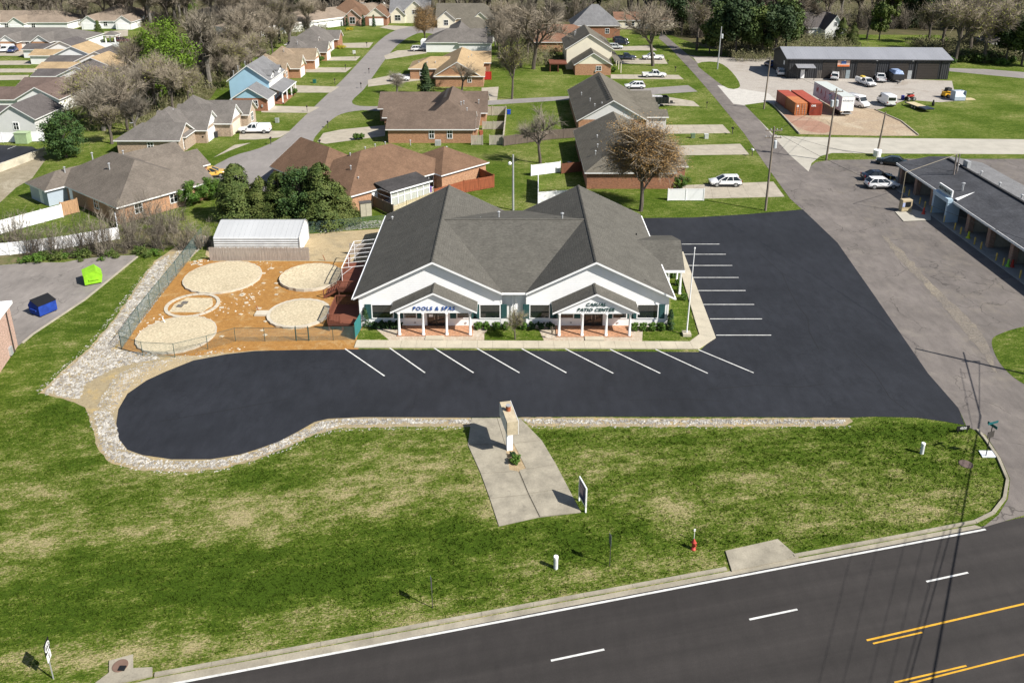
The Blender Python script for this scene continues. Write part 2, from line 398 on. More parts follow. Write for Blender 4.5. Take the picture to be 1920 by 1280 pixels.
sheet('grass_verge', smooth_loop([(1860, 637), (1880, 624), (1920, 612), (2020, 590), (2100, 700), (1990, 750), (1920, 720), (1885, 693), (1866, 665)], 4), grassmat('strip'), .016)
sheet('cross_street', [(1420, 222), (1452, 254), (1500, 257), (1640, 259), (2400, 266), (2400, 292), (1640, 288), (1560, 287), (1538, 293), (1522, 306), (1516, 322), (1480, 290)], m_bright, .016)
sheet('road_behind', [(1290, 103), (1310, 106), (1470, 108), (1480, 118), (1320, 122)], m_old2, .0085)
sheet('road_behind', [(1780, 128), (1850, 130), (2000, 142), (2300, 170), (2300, 178), (2000, 155), (1780, 134)], m_street, .010)
sheet('gravel_yard', [(1300, 108), (1480, 112), (1500, 140), (1785, 152), (1790, 175), (1815, 188), (1760, 192), (1700, 187), (1650, 205), (1560, 208), (1480, 200), (1462, 196), (1400, 195), (1362, 190), (1335, 160), (1345, 150), (1310, 122)], m_gravel, .010)
sheet('gravel_yard', [(1345, 160), (1385, 166), (1440, 175), (1465, 196), (1398, 198), (1375, 195)], ground_mat((.5, .48, .44), (.42, .4, .37), None, .8, .01), .014)
sheet('grass_verge', smooth_loop([(1307, 120), (1345, 117), (1372, 135), (1388, 162), (1365, 166), (1330, 142)], 3), grassmat('strip'), .018)
sheet('grass_verge', [(1396, 197), (1440, 191), (1452, 200), (1500, 254), (1450, 252)], grassmat('strip'), .018)
sheet('dirt_pad', [(1451, 193), (1500, 190), (1640, 205), (1690, 228), (1722, 255), (1640, 255), (1499, 252)], ground_mat((.37, .29, .20), (.31, .24, .175), (.43, .37, .28), .35, .01), .020)
sheet('red_dirt', smooth_loop([(1470, 215), (1520, 222), (1560, 240), (1545, 250), (1510, 245), (1490, 235)], 3), ground_mat((.33, .19, .14), (.28, .17, .12), (.38, .29, .22), .8, .01), .024)
# --- storefront lot
lot = [(665, 655), (560, 656), (478, 658), (425, 664), (362, 676), (312, 696), (275, 713), (239, 738), (222, 767), (218, 794), (222, 822), (239, 843), (267, 853), (323, 861), (394, 861), (450, 852), (480, 843), (522, 828), (557, 810), (590, 791), (615, 785), (680, 782), (885, 783), (1100, 781), (1400, 782), (1590, 783), (1640, 781), (1720, 783), (1770, 790), (1809, 797),
       (1797, 765), (1740, 700), (1640, 555), (1570, 455), (1505, 393), (1470, 396), (1400, 402), (1300, 408), (1205, 409), (1215, 470), (1270, 500), (1330, 640), (1310, 660)]
sheet('parking_lot', lot, m_new, .020)
for cr in ([(1466, 512), (1480, 545), (1497, 575), (1515, 597), (1517, 622), (1535, 655)], [(1418, 470), (1452, 500), (1466, 512), (1500, 530)], [(1330, 730), (1420, 722), (1500, 726), (1545, 720)], [(1180, 750), (1290, 748), (1350, 752)], [(300, 790), (420, 770), (540, 748)], [(1600, 660), (1640, 700), (1668, 745), (1700, 770)]):
    for a, b in zip(cr, cr[1:]): stripe(a, b, .05, plain((.009, .009, .010), .8), 'crack', .023)
def pmark(p, q): return stripe(p, q, .13, m_line, 'parking_line', .026)
for a, b in (((647, 654), (721, 705)), ((730, 652), (797, 699)), ((813, 652), (888, 699)), ((894, 653), (974, 699)), ((977, 653), (1062, 699)), ((1060, 654), (1150, 700)), ((1144, 655), (1238, 700)), ((1229, 655), (1327, 700)), ((1310, 656), (1413, 699))): pmark(a, b)
for x0, x1, y in ((1278, 1349, 458), (1281, 1361, 477), (1288, 1373, 498), (1299, 1385, 520.5), (1306, 1398, 545), (1318, 1414, 571), (1331, 1429, 598), (1343, 1446, 628.5)): pmark((x0, y), (x1, y))
sheet('grass_strip', [(1205, 409), (1300, 408), (1400, 402), (1470, 396), (1504, 393), (1478, 370), (1300, 378), (1180, 382), (1080, 392)], grassmat('strip'), .016)
# --- pool display yard
sheet('gravel_bed', ragged([(378, 438), (330, 462), (290, 490), (252, 543), (212, 600), (168, 652), (122, 690), (74, 737), (128, 750), (160, 764), (173, 800), (182, 840), (206, 868), (262, 882), (350, 884), (420, 878), (482, 861), (540, 838), (590, 814), (640, 802), (760, 800), (884, 799), (884, 781), (700, 778), (600, 776), (480, 800), (300, 800), (330, 690), (420, 650), (300, 640), (240, 640), (300, 560), (390, 445)]), m_gravelbed, .012)
sheet('gravel_bed', ragged([(975, 782), (1300, 784), (1592, 783), (1600, 790), (1586, 799), (1300, 800), (1000, 799)], 1.8), m_gravelbed, .012)
sheet('dirt_margin', smooth_loop([(205, 770), (220, 715), (262, 690), (330, 668), (420, 648), (520, 640), (480, 668), (380, 680), (300, 706), (246, 742), (226, 775)], 3), m_tan, .016)
sheet('pool_yard', [(226, 655), (262, 600), (300, 548), (345, 492), (392, 484), (590, 487), (660, 484), (700, 500), (672, 655), (565, 657), (480, 657), (425, 662), (370, 667), (320, 667), (270, 664)], m_mulch, .018)
sheet('service_drive', [(568, 440), (640, 434), (735, 428), (760, 500), (660, 492), (582, 490), (400, 490), (385, 478), (392, 450)], m_tan, .022)
sheet('old_lot', [(-200, 520), (0, 497), (60, 492), (120, 492), (150, 486), (205, 480), (258, 478), (240, 497), (160, 562), (62, 626), (36, 647), (-200, 700)], asphalt((.21, .19, .175), .2, crack=.7), .010)
sheet('weedy_bank', [(-200, 510), (0, 496), (60, 490), (150, 484), (255, 476), (330, 462), (380, 436), (300, 425), (200, 440), (60, 455), (-200, 460)], ground_mat((.09, .10, .035), (.17, .14, .08), (.05, .09, .015), .8), .008)
sheet('upper_lot', [(-300, 270), (0, 272), (60, 275), (76, 284), (40, 300), (0, 315), (-300, 400)], m_new, .012)
for a, b in (((14, 280), (30, 274)), ((0, 306), (48, 293)), ((2, 314), (60, 297))): stripe(a, b, .12, m_line, 'parking_line', .018)
sheet('bare_bank', [(-300, 420), (0, 322), (75, 290), (85, 300), (60, 335), (30, 352), (0, 380), (-300, 480)], ground_mat((.30, .26, .19), (.22, .19, .13), (.40, .36, .28), .9), .010)
def slab(pts, mat, parent, h=.12, gap=.012, name='sidewalk_slab'):
    cx = sum(p[0] for p in pts) / len(pts); cy = sum(p[1] for p in pts) / len(pts)
    q = []
    for x, y in pts:
        d = math.hypot(x - cx, y - cy); k = (d - gap) / d; q.append((cx + (x - cx) * k, cy + (y - cy) * k))
    return MB().prism(q, 0.0, h).build(name, mat, parent)
def lerp(a, b, t): return (a[0] + (b[0] - a[0]) * t, a[1] + (b[1] - a[1]) * t)
# --- residential streets and drives
sheet('cul_de_sac', smooth_loop([(380, 335), (430, 296), (487, 278), (530, 256), (563, 226), (600, 190), (640, 152), (672, 118), (712, 76), (742, 57), (770, 50), (860, 52), (940, 66), (860, 72), (800, 62), (775, 66), (745, 85), (722, 112), (702, 140), (682, 168), (660, 190), (675, 199), (728, 200), (730, 209), (680, 207), (640, 214), (618, 228), (600, 246), (588, 262), (592, 274), (625, 285), (640, 300), (600, 330), (500, 360)], 3), m_street, .010)
drv = [[(450, 245), (545, 246), (525, 258), (478, 262), (448, 262)], [(490, 198), (600, 201), (580, 212), (490, 211)], [(545, 160), (636, 163), (620, 174), (548, 174)], [(566, 127), (660, 127), (648, 136), (568, 136)], [(590, 108), (676, 106), (668, 114), (592, 114)], [(618, 82), (700, 80), (692, 90), (620, 90)], [(610, 270), (595, 266), (606, 250), (640, 243), (722, 235), (722, 255)], [(690, 150), (740, 140), (795, 138), (795, 150), (690, 163)], [(720, 105), (745, 95), (800, 92), (800, 100), (724, 112)], [(400, 296), (440, 272), (470, 268), (430, 283)],
       [(725, 48), (770, 50), (740, 57), (712, 52)]]
for d in drv: sheet('driveway', d, m_drive, .015)
for d in ([(1145, 140), (1272, 141), (1282, 149), (1145, 148)], [(1190, 172), (1300, 190), (1312, 200), (1195, 196)], [(1183, 235), (1355, 234), (1370, 250), (1180, 252)], [(1190, 276), (1388, 270), (1405, 290), (1250, 292)], [(1270, 348), (1450, 341), (1471, 369), (1270, 374)], [(1150, 112), (1245, 108), (1252, 120), (1155, 120)], [(1150, 88), (1220, 86), (1232, 95), (1150, 95)]):
    if len(d) == 4:
        q = d
        dw = tag(thing('driveway', None, None, 0, 0), kind='structure'); A, B, C, D = [G(*p) for p in q]
        for i in range(6): slab([lerp(D, C, i / 6), lerp(D, C, (i + 1) / 6), lerp(A, B, (i + 1) / 6), lerp(A, B, i / 6)], m_drive, dw, .035, .03, 'driveway_slab')
    else: sheet('driveway', d, m_drive, .015)
sheet('lane', [(905, 189), (960, 186), (1075, 180), (1075, 187), (905, 198)], m_street, .010)
sheet('lane', [(1180, 168), (1290, 160), (1308, 172), (1190, 180)], m_street, .011)
sheet('driveway', [(903, 165), (935, 163), (932, 188), (903, 190)], m_drive, .012)
for d in ([(-300, 92), (62, 92), (62, 105), (-300, 105)], [(-300, 116), (55, 114), (58, 122), (-300, 124)], [(-300, 130), (65, 129), (66, 136), (-300, 137)], [(-300, 146), (55, 141), (50, 150), (-300, 155)], [(195, 60), (240, 56), (240, 68), (200, 72)]):
    sheet('driveway', d, m_drive, .014)
# --- storefront sidewalks, made of separate slabs
sw = tag(thing('sidewalk', None, None, 0, 0), kind='structure')
a0, a1, b0, b1 = G(669, 639), G(1293, 641.5), G(664, 652.5), G(1300, 655)
for i in range(22):
    u, v = i / 22, (i + 1) / 22
    slab([lerp(b0, b1, u), lerp(b0, b1, v), lerp(a0, a1, v), lerp(a0, a1, u)], m_conc, sw)
slab([G(1300, 655), G(1309, 655.5), G(1342, 634), G(1311, 628), G(1293, 641.5)], m_conc, sw)
c0, c1, d0, d1 = G(1311, 628), G(1266, 478), G(1342, 634), G(1281, 473)
for i in range(12):
    u, v = i / 12, (i + 1) / 12
    slab([lerp(c0, c1, u), lerp(d0, d1, u), lerp(d0, d1, v), lerp(c0, c1, v)], m_conc, sw)
for px in ((670, 734), (906, 1022), (1200, 1312)):
    p = [(px[0] - 1, 638), (px[1], 638), (px[1] - 3, 619), (px[0] + 2, 619)] if px[0] < 1200 else [(1198, 640), (1292, 641), (1310, 628), (1268, 520), (1256, 540), (1262, 622), (1200, 622)]
    sheet('lawn_strip', p, grassmat('strip'), .022)
for p in ([(730, 638), (908, 638), (908, 626), (925, 606), (735, 606), (700, 613)], [(1020, 639), (1204, 640), (1205, 620), (1230, 606), (960, 606), (1010, 617)]): sheet('gravel_bed', p, ground_mat((.5, .44, .36), (.36, .28, .2), (.58, .53, .46), 4.0), .024)
# --- kerbs of the highway
kb = tag(thing('kerb', None, None, 0, 0), kind='structure')
def kerb(pix, w=.22, h=.13, seg=3.0, name='kerb_stone', mat=None, parent=None, z=0.0):
    pts = [Vector(G(*p)) for p in pix]; out = []
    for a, b in zip(pts, pts[1:]):
        L = (b - a).length; k = max(1, round(L / seg))
        for i in range(k):
            p, q = a.lerp(b, i / k), a.lerp(b, (i + 1) / k); d = (q - p).normalized(); n = Vector((-d.y, d.x)) * w / 2
            p2, q2 = p + d * .008, q - d * .008
            MB().prism([tuple(p2 - n), tuple(q2 - n), tuple(q2 + n), tuple(p2 + n)], z - .05, z + h).build(name, mat or m_slab, parent or kb)
kerb([(290, 1266), (700, 1190), (1000, 1134), (1362, 1067)]); kerb([(1488, 1043), (1700, 1004), (1828, 979), (1862, 962), (1883, 935), (1889, 900), (1872, 860), (1846, 822), (1832, 806)], seg=2.5)
sheet('gutter', [(170, 1300), (290, 1271), (700, 1195), (1000, 1139), (1365, 1071), (1488, 1048), (1700, 1008), (1828, 984), (1842, 989), (1700, 1016), (1488, 1056), (1365, 1080), (1000, 1149), (700, 1208), (340, 1277), (180, 1308)], m_slab, .0165)
kerb([(258, 482), (160, 562), (62, 627), (42, 644)], .18, .12, 4, mat=m_drive)
kerb([(1447, 195), (1499, 252)], .25, .3, 4, mat=m_drive); kerb([(1640, 206), (1690, 228), (1722, 254)], .2, .2, 4, mat=m_drive)
def inlet(name, pix, lab):
    s = MB().prism([G(*p) for p in pix], -.02, .10).build(name, m_slab); return s
i1 = inlet('drain_slab', [(1360, 1034), (1458, 1012), (1497, 1046), (1372, 1072)], ''); i1['kind'] = 'structure'
i2 = inlet('drain_slab', [(205, 1240), (250, 1228), (250, 1254), (286, 1252), (286, 1268), (160, 1296), (205, 1262)], ''); i2['kind'] = 'structure'
# --- sign walkway of separate concrete slabs around a planter
pw = tag(thing('sign_walkway', None, None, 0, 0), kind='structure')
Lo = [(884, 784), (877, 834), (901, 888), (918, 935), (935, 987)]; Li = [[(932, 784), (947, 834)], [(947, 834), (956, 882), (971, 884)], [(971, 884), (990, 928)], [(990, 928), (1011, 970)]]
Ro = [(975, 784), (1016, 826), (1043, 871), (1066, 915), (1090, 961)]; Ri = [[(932, 784), (947, 834), (963, 832)], [(963, 832), (986, 879), (973, 883)], [(973, 883), (991, 926)], [(991, 926), (1012, 969)]]
sheet('joint_sand', [(884, 784), (877, 834), (901, 888), (918, 935), (935, 987), (1011, 970), (1090, 961), (1066, 915), (1043, 871), (1016, 826), (975, 784)], concrete((.2, .18, .14), .2), .014)
for i in range(4):
    slab([G(*Lo[i])] + [G(*p) for p in Li[i]] + [G(*Lo[i + 1])], m_slab, pw, .06, .03, 'concrete_slab'); slab([G(*p) for p in Ri[i]] + [G(*Ro[i + 1]), G(*Ro[i])], m_slab, pw, .06, .03, 'concrete_slab')
sheet('planter_soil', [(945, 832), (964, 831), (987, 880), (972, 885), (955, 883)], m_dirt, .03)
# --- stones along the lot
def stones(name, polys, n, r0, r1, mat, seed, z=.015):
    rg = random.Random(seed); mb = MB(); W = [[G(*p) for p in q] for q in polys]
    ar = [abs(sum(q[i][0] * q[i - 1][1] - q[i - 1][0] * q[i][1] for i in range(len(q)))) / 2 for q in W]
    for q, A in zip(W, ar):
        x0, x1 = min(p[0] for p in q), max(p[0] for p in q); y0, y1 = min(p[1] for p in q), max(p[1] for p in q); k = 0; t = 0
        want = n * A / sum(ar)
        while k < want and t < want * 30:
            t += 1; x, y = rg.uniform(x0, x1), rg.uniform(y0, y1)
            if not inside(x, y, q): continue
            k += 1; r = rg.uniform(r0, r1) * (.7 + .6 * rg.random()); a = rg.random() * 3; b = len(mb.v)
            for dx, dy, dz in ((1, 0, .2), (.3, .9, .25), (-.8, .5, .1), (-.6, -.7, .3), (.5, -.8, .15), (.1, .1, .9)):
                dx *= rg.uniform(.7, 1.2); dy *= rg.uniform(.7, 1.2)
                mb.v.append((x + r * (dx * math.cos(a) - dy * math.sin(a)), y + r * (dx * math.sin(a) + dy * math.cos(a)), z + r * dz * rg.uniform(.35, .75)))
            for i in range(5): mb.f.append((b + i, b + (i + 1) % 5, b + 5))
            for i in range(5): mb.v.append((mb.v[b + i][0], mb.v[b + i][1], z - .01))
            for i in range(5): mb.f.append((b + 6 + i, b + 6 + (i + 1) % 5, b + (i + 1) % 5, b + i))
    o = mb.build(name, mat); o['kind'] = 'stuff'; return o
m_rip = stonemat((.46, .44, .40), (.18, .165, .145))
stones('riprap_gravel', [[(220, 800), (222, 825), (240, 848), (290, 862), (350, 866), (420, 861), (482, 845), (540, 820), (600, 792), (640, 785), (760, 785), (884, 787), (884, 794), (760, 794), (640, 796), (590, 811), (540, 834), (482, 856), (420, 874), (350, 879), (262, 876), (212, 864), (190, 838), (182, 800), (175, 770), (205, 772)],
    [(975, 786), (1300, 787), (1586, 787), (1582, 794), (1300, 795), (1000, 794)], [(82, 735), (125, 695), (170, 655), (214, 603), (254, 547), (292, 492), (318, 478), (300, 520), (270, 570), (240, 620), (212, 655), (290, 664), (300, 672), (215, 690), (160, 720), (150, 748), (128, 746)]], 10500, .04, .125, m_rip, 3)
stones('scattered_gravel', [[(180, 760), (215, 705), (262, 682), (330, 672), (260, 700), (225, 750), (205, 790)], [(596, 424), (720, 412), (720, 426), (600, 436)], [(320, 480), (350, 455), (385, 440), (392, 452), (350, 490), (230, 650), (215, 660)]], 4600, .035, .085, m_rip, 4)
stones('stray_gravel', [[(60, 738), (120, 685), (165, 645), (250, 535), (300, 480), (320, 480), (255, 560), (215, 610), (170, 665), (128, 700), (90, 742)], [(160, 770), (185, 845), (215, 872), (262, 886), (350, 889), (420, 883), (482, 866), (540, 844), (590, 820), (640, 808), (884, 804), (884, 797), (640, 800), (590, 811), (540, 834), (482, 856), (420, 874), (350, 880), (262, 876), (212, 862), (190, 830), (176, 770)], [(985, 795), (1590, 794), (1600, 803), (1000, 803)], [(220, 700), (330, 668), (420, 655), (420, 662), (330, 680), (240, 730)]], 1500, .03, .09, m_rip, 14)
stones('pale_rubble', [[(345, 488), (400, 488), (360, 500)], [(470, 490), (520, 492), (500, 510)], [(270, 600), (300, 590), (310, 610), (250, 640)], [(400, 560), (440, 570), (420, 600), (380, 605)], [(380, 660), (490, 645), (480, 655), (390, 668)], [(440, 505), (500, 545), (470, 590), (430, 590)]], 130, .05, .13, stonemat((.60, .55, .46), (.45, .4, .32)), 5, .02)
# ================================================================== BUILDINGS
def T_(axis):
    return (lambda a, b, z: (a, b, z)) if axis == 'x' else (lambda a, b, z: (b, a, z))
def roof(root, a0, a1, b0, b1, he, pitch, axis='x', ends='gg', ov=.4, mat=None, trim=None, th=.18, ridge=None, cap=True):
    "gable (g) or hip (h) roof over the rectangle; a runs along the ridge"
    T = T_(axis); hw = (b1 - b0) / 2; bc = (b0 + b1) / 2 if ridge is None else ridge; zr = he + pitch * hw
    ze0 = ze1 = he - ov * pitch
    A0, A1, B0, B1 = a0 - ov, a1 + ov, b0 - ov, b1 + ov
    R0 = a0 + hw if ends[0] == 'h' else A0; R1 = a1 - hw if ends[1] == 'h' else A1
    if R1 < R0: R0 = R1 = (R0 + R1) / 2
    E = [T(A0, B0, ze0), T(A1, B0, ze0), T(A1, B1, ze1), T(A0, B1, ze1)]; P = [T(R0, bc, zr), T(R1, bc, zr)]
    up = lambda p, d: (p[0], p[1], p[2] + d)
    t = .05
    r = MB(); faces = [[E[0], E[1], P[1], P[0]], [E[2], E[3], P[0], P[1]]]
    if ends[0] == 'h': faces.append([E[3], E[0], P[0]])
    if ends[1] == 'h': faces.append([E[1], E[2], P[1]])
    for f in faces: r.poly([up(p, t) for p in f])
    r.build('roof', mat, root)
    f = MB()
    for q in faces: f.poly([up(p, t - th) for p in q])
    edges = [(E[0], E[1]), (E[2], E[3])]
    edges += [(E[3], E[0])] if ends[0] == 'h' else [(E[3], P[0]), (P[0], E[0])]
    edges += [(E[1], E[2])] if ends[1] == 'h' else [(E[1], P[1]), (P[1], E[2])]
    for p, q in edges: f.poly([up(p, t - th), up(q, t - th), up(q, t + .01), up(p, t + .01)])
    f.build('fascia', trim or m_trim, root)
    return zr
def walls(root, a0, a1, b0, b1, z0, he, mat, axis='x', ends='gg', pitch=.5, gable=None):
    T = T_(axis); hw = (b1 - b0) / 2; bc = (b0 + b1) / 2; zr = he + pitch * hw - .06
    c = [(a0, b0), (a1, b0), (a1, b1), (a0, b1)]; m = MB(); gm = MB() if gable else m
    for i in range(4):
        p, q = c[i], c[(i + 1) % 4]; m.poly([T(*p, z0), T(*q, z0), T(*q, he), T(*p, he)])
    for e, a in ((ends[0], a0), (ends[1], a1)):
        if e != 'g': continue
        q = [T(a, b0, he), T(a, b1, he), T(a, bc, zr)]
        if gable: MB().poly(q).build('gable', gable, root)
        else: m.poly(q)
    m.build('wall', mat, root)
DIRS = {'S': (0, -1), 'N': (0, 1), 'E': (1, 0), 'W': (-1, 0)}
def panel(mb, x, y, z, w, h, d, t, off=0.0):
    dx, dy = DIRS[d]; cx, cy = x + dx * (off + t / 2), y + dy * (off + t / 2)
    return mb.cbox(cx, cy, z + h / 2, w if dy else t, t if dy else w, h)
def window(root, x, y, z, w, h, d, frame=None, mull=1, gl=None):
    f = MB(); s = .09
    for i in range(2): panel(f, x, y, z - s + i * (h + s), w + 2 * s, s, d, .07)
    n = mull + 1
    for i in range(n + 1):
        o = -w / 2 - s / 2 + i * (w + s) / n; dx, dy = DIRS[d]
        panel(f, x + (o if dy else 0), y + (o if dx else 0), z, s if i in (0, n) else .05, h, d, .068)
    (panel(f, x, y, z + h * .5, w, .05, d, .06) if mull else 0)
    fo = f.build('window', frame or m_white, root); p = MB(); panel(p, x, y, z, w, h, d, .03); p.build('pane', gl or m_glass, fo); return fo
def garage(root, x, y, w, h, d, mat=None):
    b = MB()
    for i in range(4): panel(b, x, y, .02 + i * h / 4, w, h / 4 - .03, d, .06)
    panel(b, x, y, .02, w - .02, h - .04, d, .03); return b.build('garage_door', mat or m_white, root)
def door(root, x, y, z, d, mat=None, w=.95, h=2.05):
    b = MB(); panel(b, x, y, z, w, h, d, .06); o = b.build('door', mat or m_white, root)
    k = MB(); dx, dy = DIRS[d]; panel(k, x + (w * .38 if dy else 0), y + (w * .38 if dx else 0), z + 1.0, .07, .07, d, .12); k.build('handle', m_steel, o); return o
def vent(root, x, y, z, r=.06, h=.5, mat=None, cap=True):
    m = MB().tube((x, y, z - .4), (x, y, z + h), r, r, 8)
    if cap: m.lathe(x, y, [(r * 1.9, z + h), (r * 2.2, z + h + .06), (r * .6, z + h + .16)], 8)
    return m.build('vent_pipe', mat or m_galv, root)
def block(root, x0, x1, y0, y1, he, pitch, axis='x', ends='gg', wall=None, rf=None, gable=None, ov=.4, z0=0.0, trim=None):
    if axis == 'x': a = (x0, x1, y0, y1)
    else: a = (y0, y1, x0, x1)
    walls(root, *a, z0, he, wall, axis, ends, pitch, gable)
    return roof(root, *a, he, pitch, axis, ends, ov, rf, trim)
def rv(root, lst, r=.06, h=.45):
    for x, y, z in lst: vent(root, x, y, z, r, h)

# ---------------- the white storefront
m_sid = siding((.86, .86, .86)); m_roof = shingle((.1, .095, .083), .08)
st = thing('storefront', 'white sided twin gabled storefront with grey shingle roofs and two pillared porches', 'building', .2, 74.3)
def SX(x): return x - .2
def SY(y): return y - 74.3
def twin(xo, xi, xr, zr=7.2, pit=.49, yf=73.8, yb=97.1):
    for xe in (xo, xi):
        ze = zr - pit * abs(xe - xr)
        pts = [(SX(xr), SY(yf), zr), (SX(xe), SY(yf), ze), (SX(xe), SY(yb), ze), (SX(xr), SY(yb), zr)]
        MB().poly([(x, y, z + .06) for x, y, z in pts]).build('roof', m_roof, st)
        f = MB(); f.poly([(x, y, z - .16) for x, y, z in pts])
        for i in range(3):
            p, q = pts[i], pts[i + 1]; f.poly([(*p[:2], p[2] - .16), (*q[:2], q[2] - .16), (*q[:2], q[2] + .065), (*p[:2], p[2] + .065)])
        f.build('fascia', m_white, st)
    c = MB()
    n = 40
    for i in range(n):
        y0_, y1_ = SY(yf) + (yb - yf) * i / n, SY(yf) + (yb - yf) * (i + 1.12) / n
        for sgn in (-1, 1): c.poly([(SX(xr), y0_, zr + .13), (SX(xr) + sgn * .17, y0_, zr + .045), (SX(xr) + sgn * .17, y1_, zr + .03), (SX(xr), y1_, zr + .10)])
    c.build('ridge_cap', m_roof, st)
    wl, wr = (xo + .45, xi - .05) if xo < xi else (xi + .05, xo - .45)
    z = lambda x: zr - pit * abs(x - xr) - .16
    for y in (74.3, 96.8):
        MB().poly([(SX(wl), SY(y), 0), (SX(wr), SY(y), 0), (SX(wr), SY(y), z(wr)), (SX(xr), SY(y), z(xr)), (SX(wl), SY(y), z(wl))]).build('wall', m_sid, st)
    x = xo + .45 if xo < xi else xo - .45
    MB().poly([(SX(x), SY(74.3), 0), (SX(x), SY(96.8), 0), (SX(x), SY(96.8), z(x)), (SX(x), SY(74.3), z(x))]).build('wall', m_sid, st)
    for xx in (wl + .07, wr - .07): MB().box(SX(xx) - .08, SY(74.27), 0, SX(xx) + .08, SY(74.3), z(xx)).build('corner_trim', m_white, st)
twin(-15.65, -.95, -7.75); twin(16.05, 1.35, 8.2)
# link between the gables
lz = lambda y: 3.9 + (y - 74.0) * .276
MB().poly([(SX(-1.0), SY(74.0), lz(74.0)), (SX(1.4), SY(74.0), lz(74.0)), (SX(8.15), SY(85.7), lz(85.7)), (SX(-7.7), SY(85.7), lz(85.7))]).build('roof', m_roof, st)
MB().poly([(SX(-7.7), SY(85.7), 7.13), (SX(8.15), SY(85.7), 7.13), (SX(3), SY(96.9), 4.0), (SX(-3), SY(96.9), 4.0)]).build('roof', m_roof, st)
rcp = MB()
for sg, a in ((-1, .276), (1, .28)): rcp.poly([(SX(-7.7), SY(85.7), 7.2), (SX(8.15), SY(85.7), 7.2), (SX(8.15), SY(85.7 + sg * .18), 7.19 - .18 * a), (SX(-7.7), SY(85.7 + sg * .18), 7.19 - .18 * a)])
rcp.build('ridge_cap', m_roof, st)
MB().poly([(SX(-1.0), SY(74.75), 0), (SX(1.4), SY(74.75), 0), (SX(1.4), SY(74.75), 3.85), (SX(-1.0), SY(74.75), 3.85)]).build('wall', m_sid, st)
MB().box(SX(-.95), SY(73.85), 3.72, SX(1.35), SY(74.02), 3.86).build('gutter', m_white, st)
for x in (.05, .36): MB().tube((SX(x), SY(73.95), 3.75), (SX(x), SY(74.6), 3.4), .05).tube((SX(x), SY(74.6), 3.4), (SX(x), SY(74.6), .1), .05).build('downspout', m_white, st)
MB().box(SX(-15.85), SY(73.9), 3.15, SX(-15.66), SY(97), 3.28).build('gutter', m_white, st); MB().box(SX(16.06), SY(73.9), 3.15, SX(16.22), SY(97), 3.27).build('gutter', m_white, st)
# windows with shutters
m_shut = woodmat((.018, .075, .075)); m_frame = m_white
def shopwin(x0, x1, z0, z1, sh=(1, 1), y=74.3):
    window(st, SX((x0 + x1) / 2), SY(y), z0, x1 - x0, z1 - z0, 'S', mull=0)
    for s, x in ((sh[0], x0 - .42), (sh[1], x1 + .42)):
        if s:
            b = MB().cbox(SX(x), SY(y) - .03, (z0 + z1) / 2, .62, .05, z1 - z0 + .12)
            for k in range(6): b.cbox(SX(x), SY(y) - .065, z0 + .1 + (z1 - z0) * (k + .4) / 6, .46, .03, (z1 - z0) / 6 - .09)
            b.build('shutter', m_shut, st)
def xs(px): return G(px, 612)[0]
zt, zb = 2.42, .98
shopwin(xs(700), xs(738), zb, zt); shopwin(xs(759), xs(781), zb, zt - .1, (1, 1)); shopwin(xs(858), xs(881), zb, zt - .1, (1, 1)); shopwin(xs(901), xs(937), zb, zt)
shopwin(xs(994), xs(1029), zb, zt); shopwin(xs(1051), xs(1074), zb, zt - .1, (1, 1)); shopwin(xs(1149), xs(1173), zb, zt - .1); shopwin(xs(1194), xs(1231), zb, zt)
m_dkframe = plain((.03, .028, .025), .4)
for x0, x1 in ((xs(803), xs(835)), (xs(1096), xs(1128))):
    d = MB(); c = (x0 + x1) / 2
    for x in (x0, c, x1): d.cbox(SX(x), SY(74.25), 1.1, .12, .1, 2.2)
    for z in (.12, 2.2): d.cbox(SX(c), SY(74.25), z, x1 - x0 + .12, .1, .14)
    do = d.build('door', m_dkframe, st)
    MB().cbox(SX((x0 + c) / 2), SY(74.27), 1.15, c - x0 - .1, .04, 2.0).cbox(SX((x1 + c) / 2), SY(74.27), 1.15, c - x0 - .1, .04, 2.0).build('pane', m_glass, do)
    [MB().cbox(SX(c + q), SY(74.19), 1.1, .05, .06, .5).build('handle', m_steel, do) for q in (-.18, .18)]
    if x0 < 0: MB().cbox(SX(c - .55), SY(74.24), 1.25, .4, .01, .28).build('notice', m_white, do)
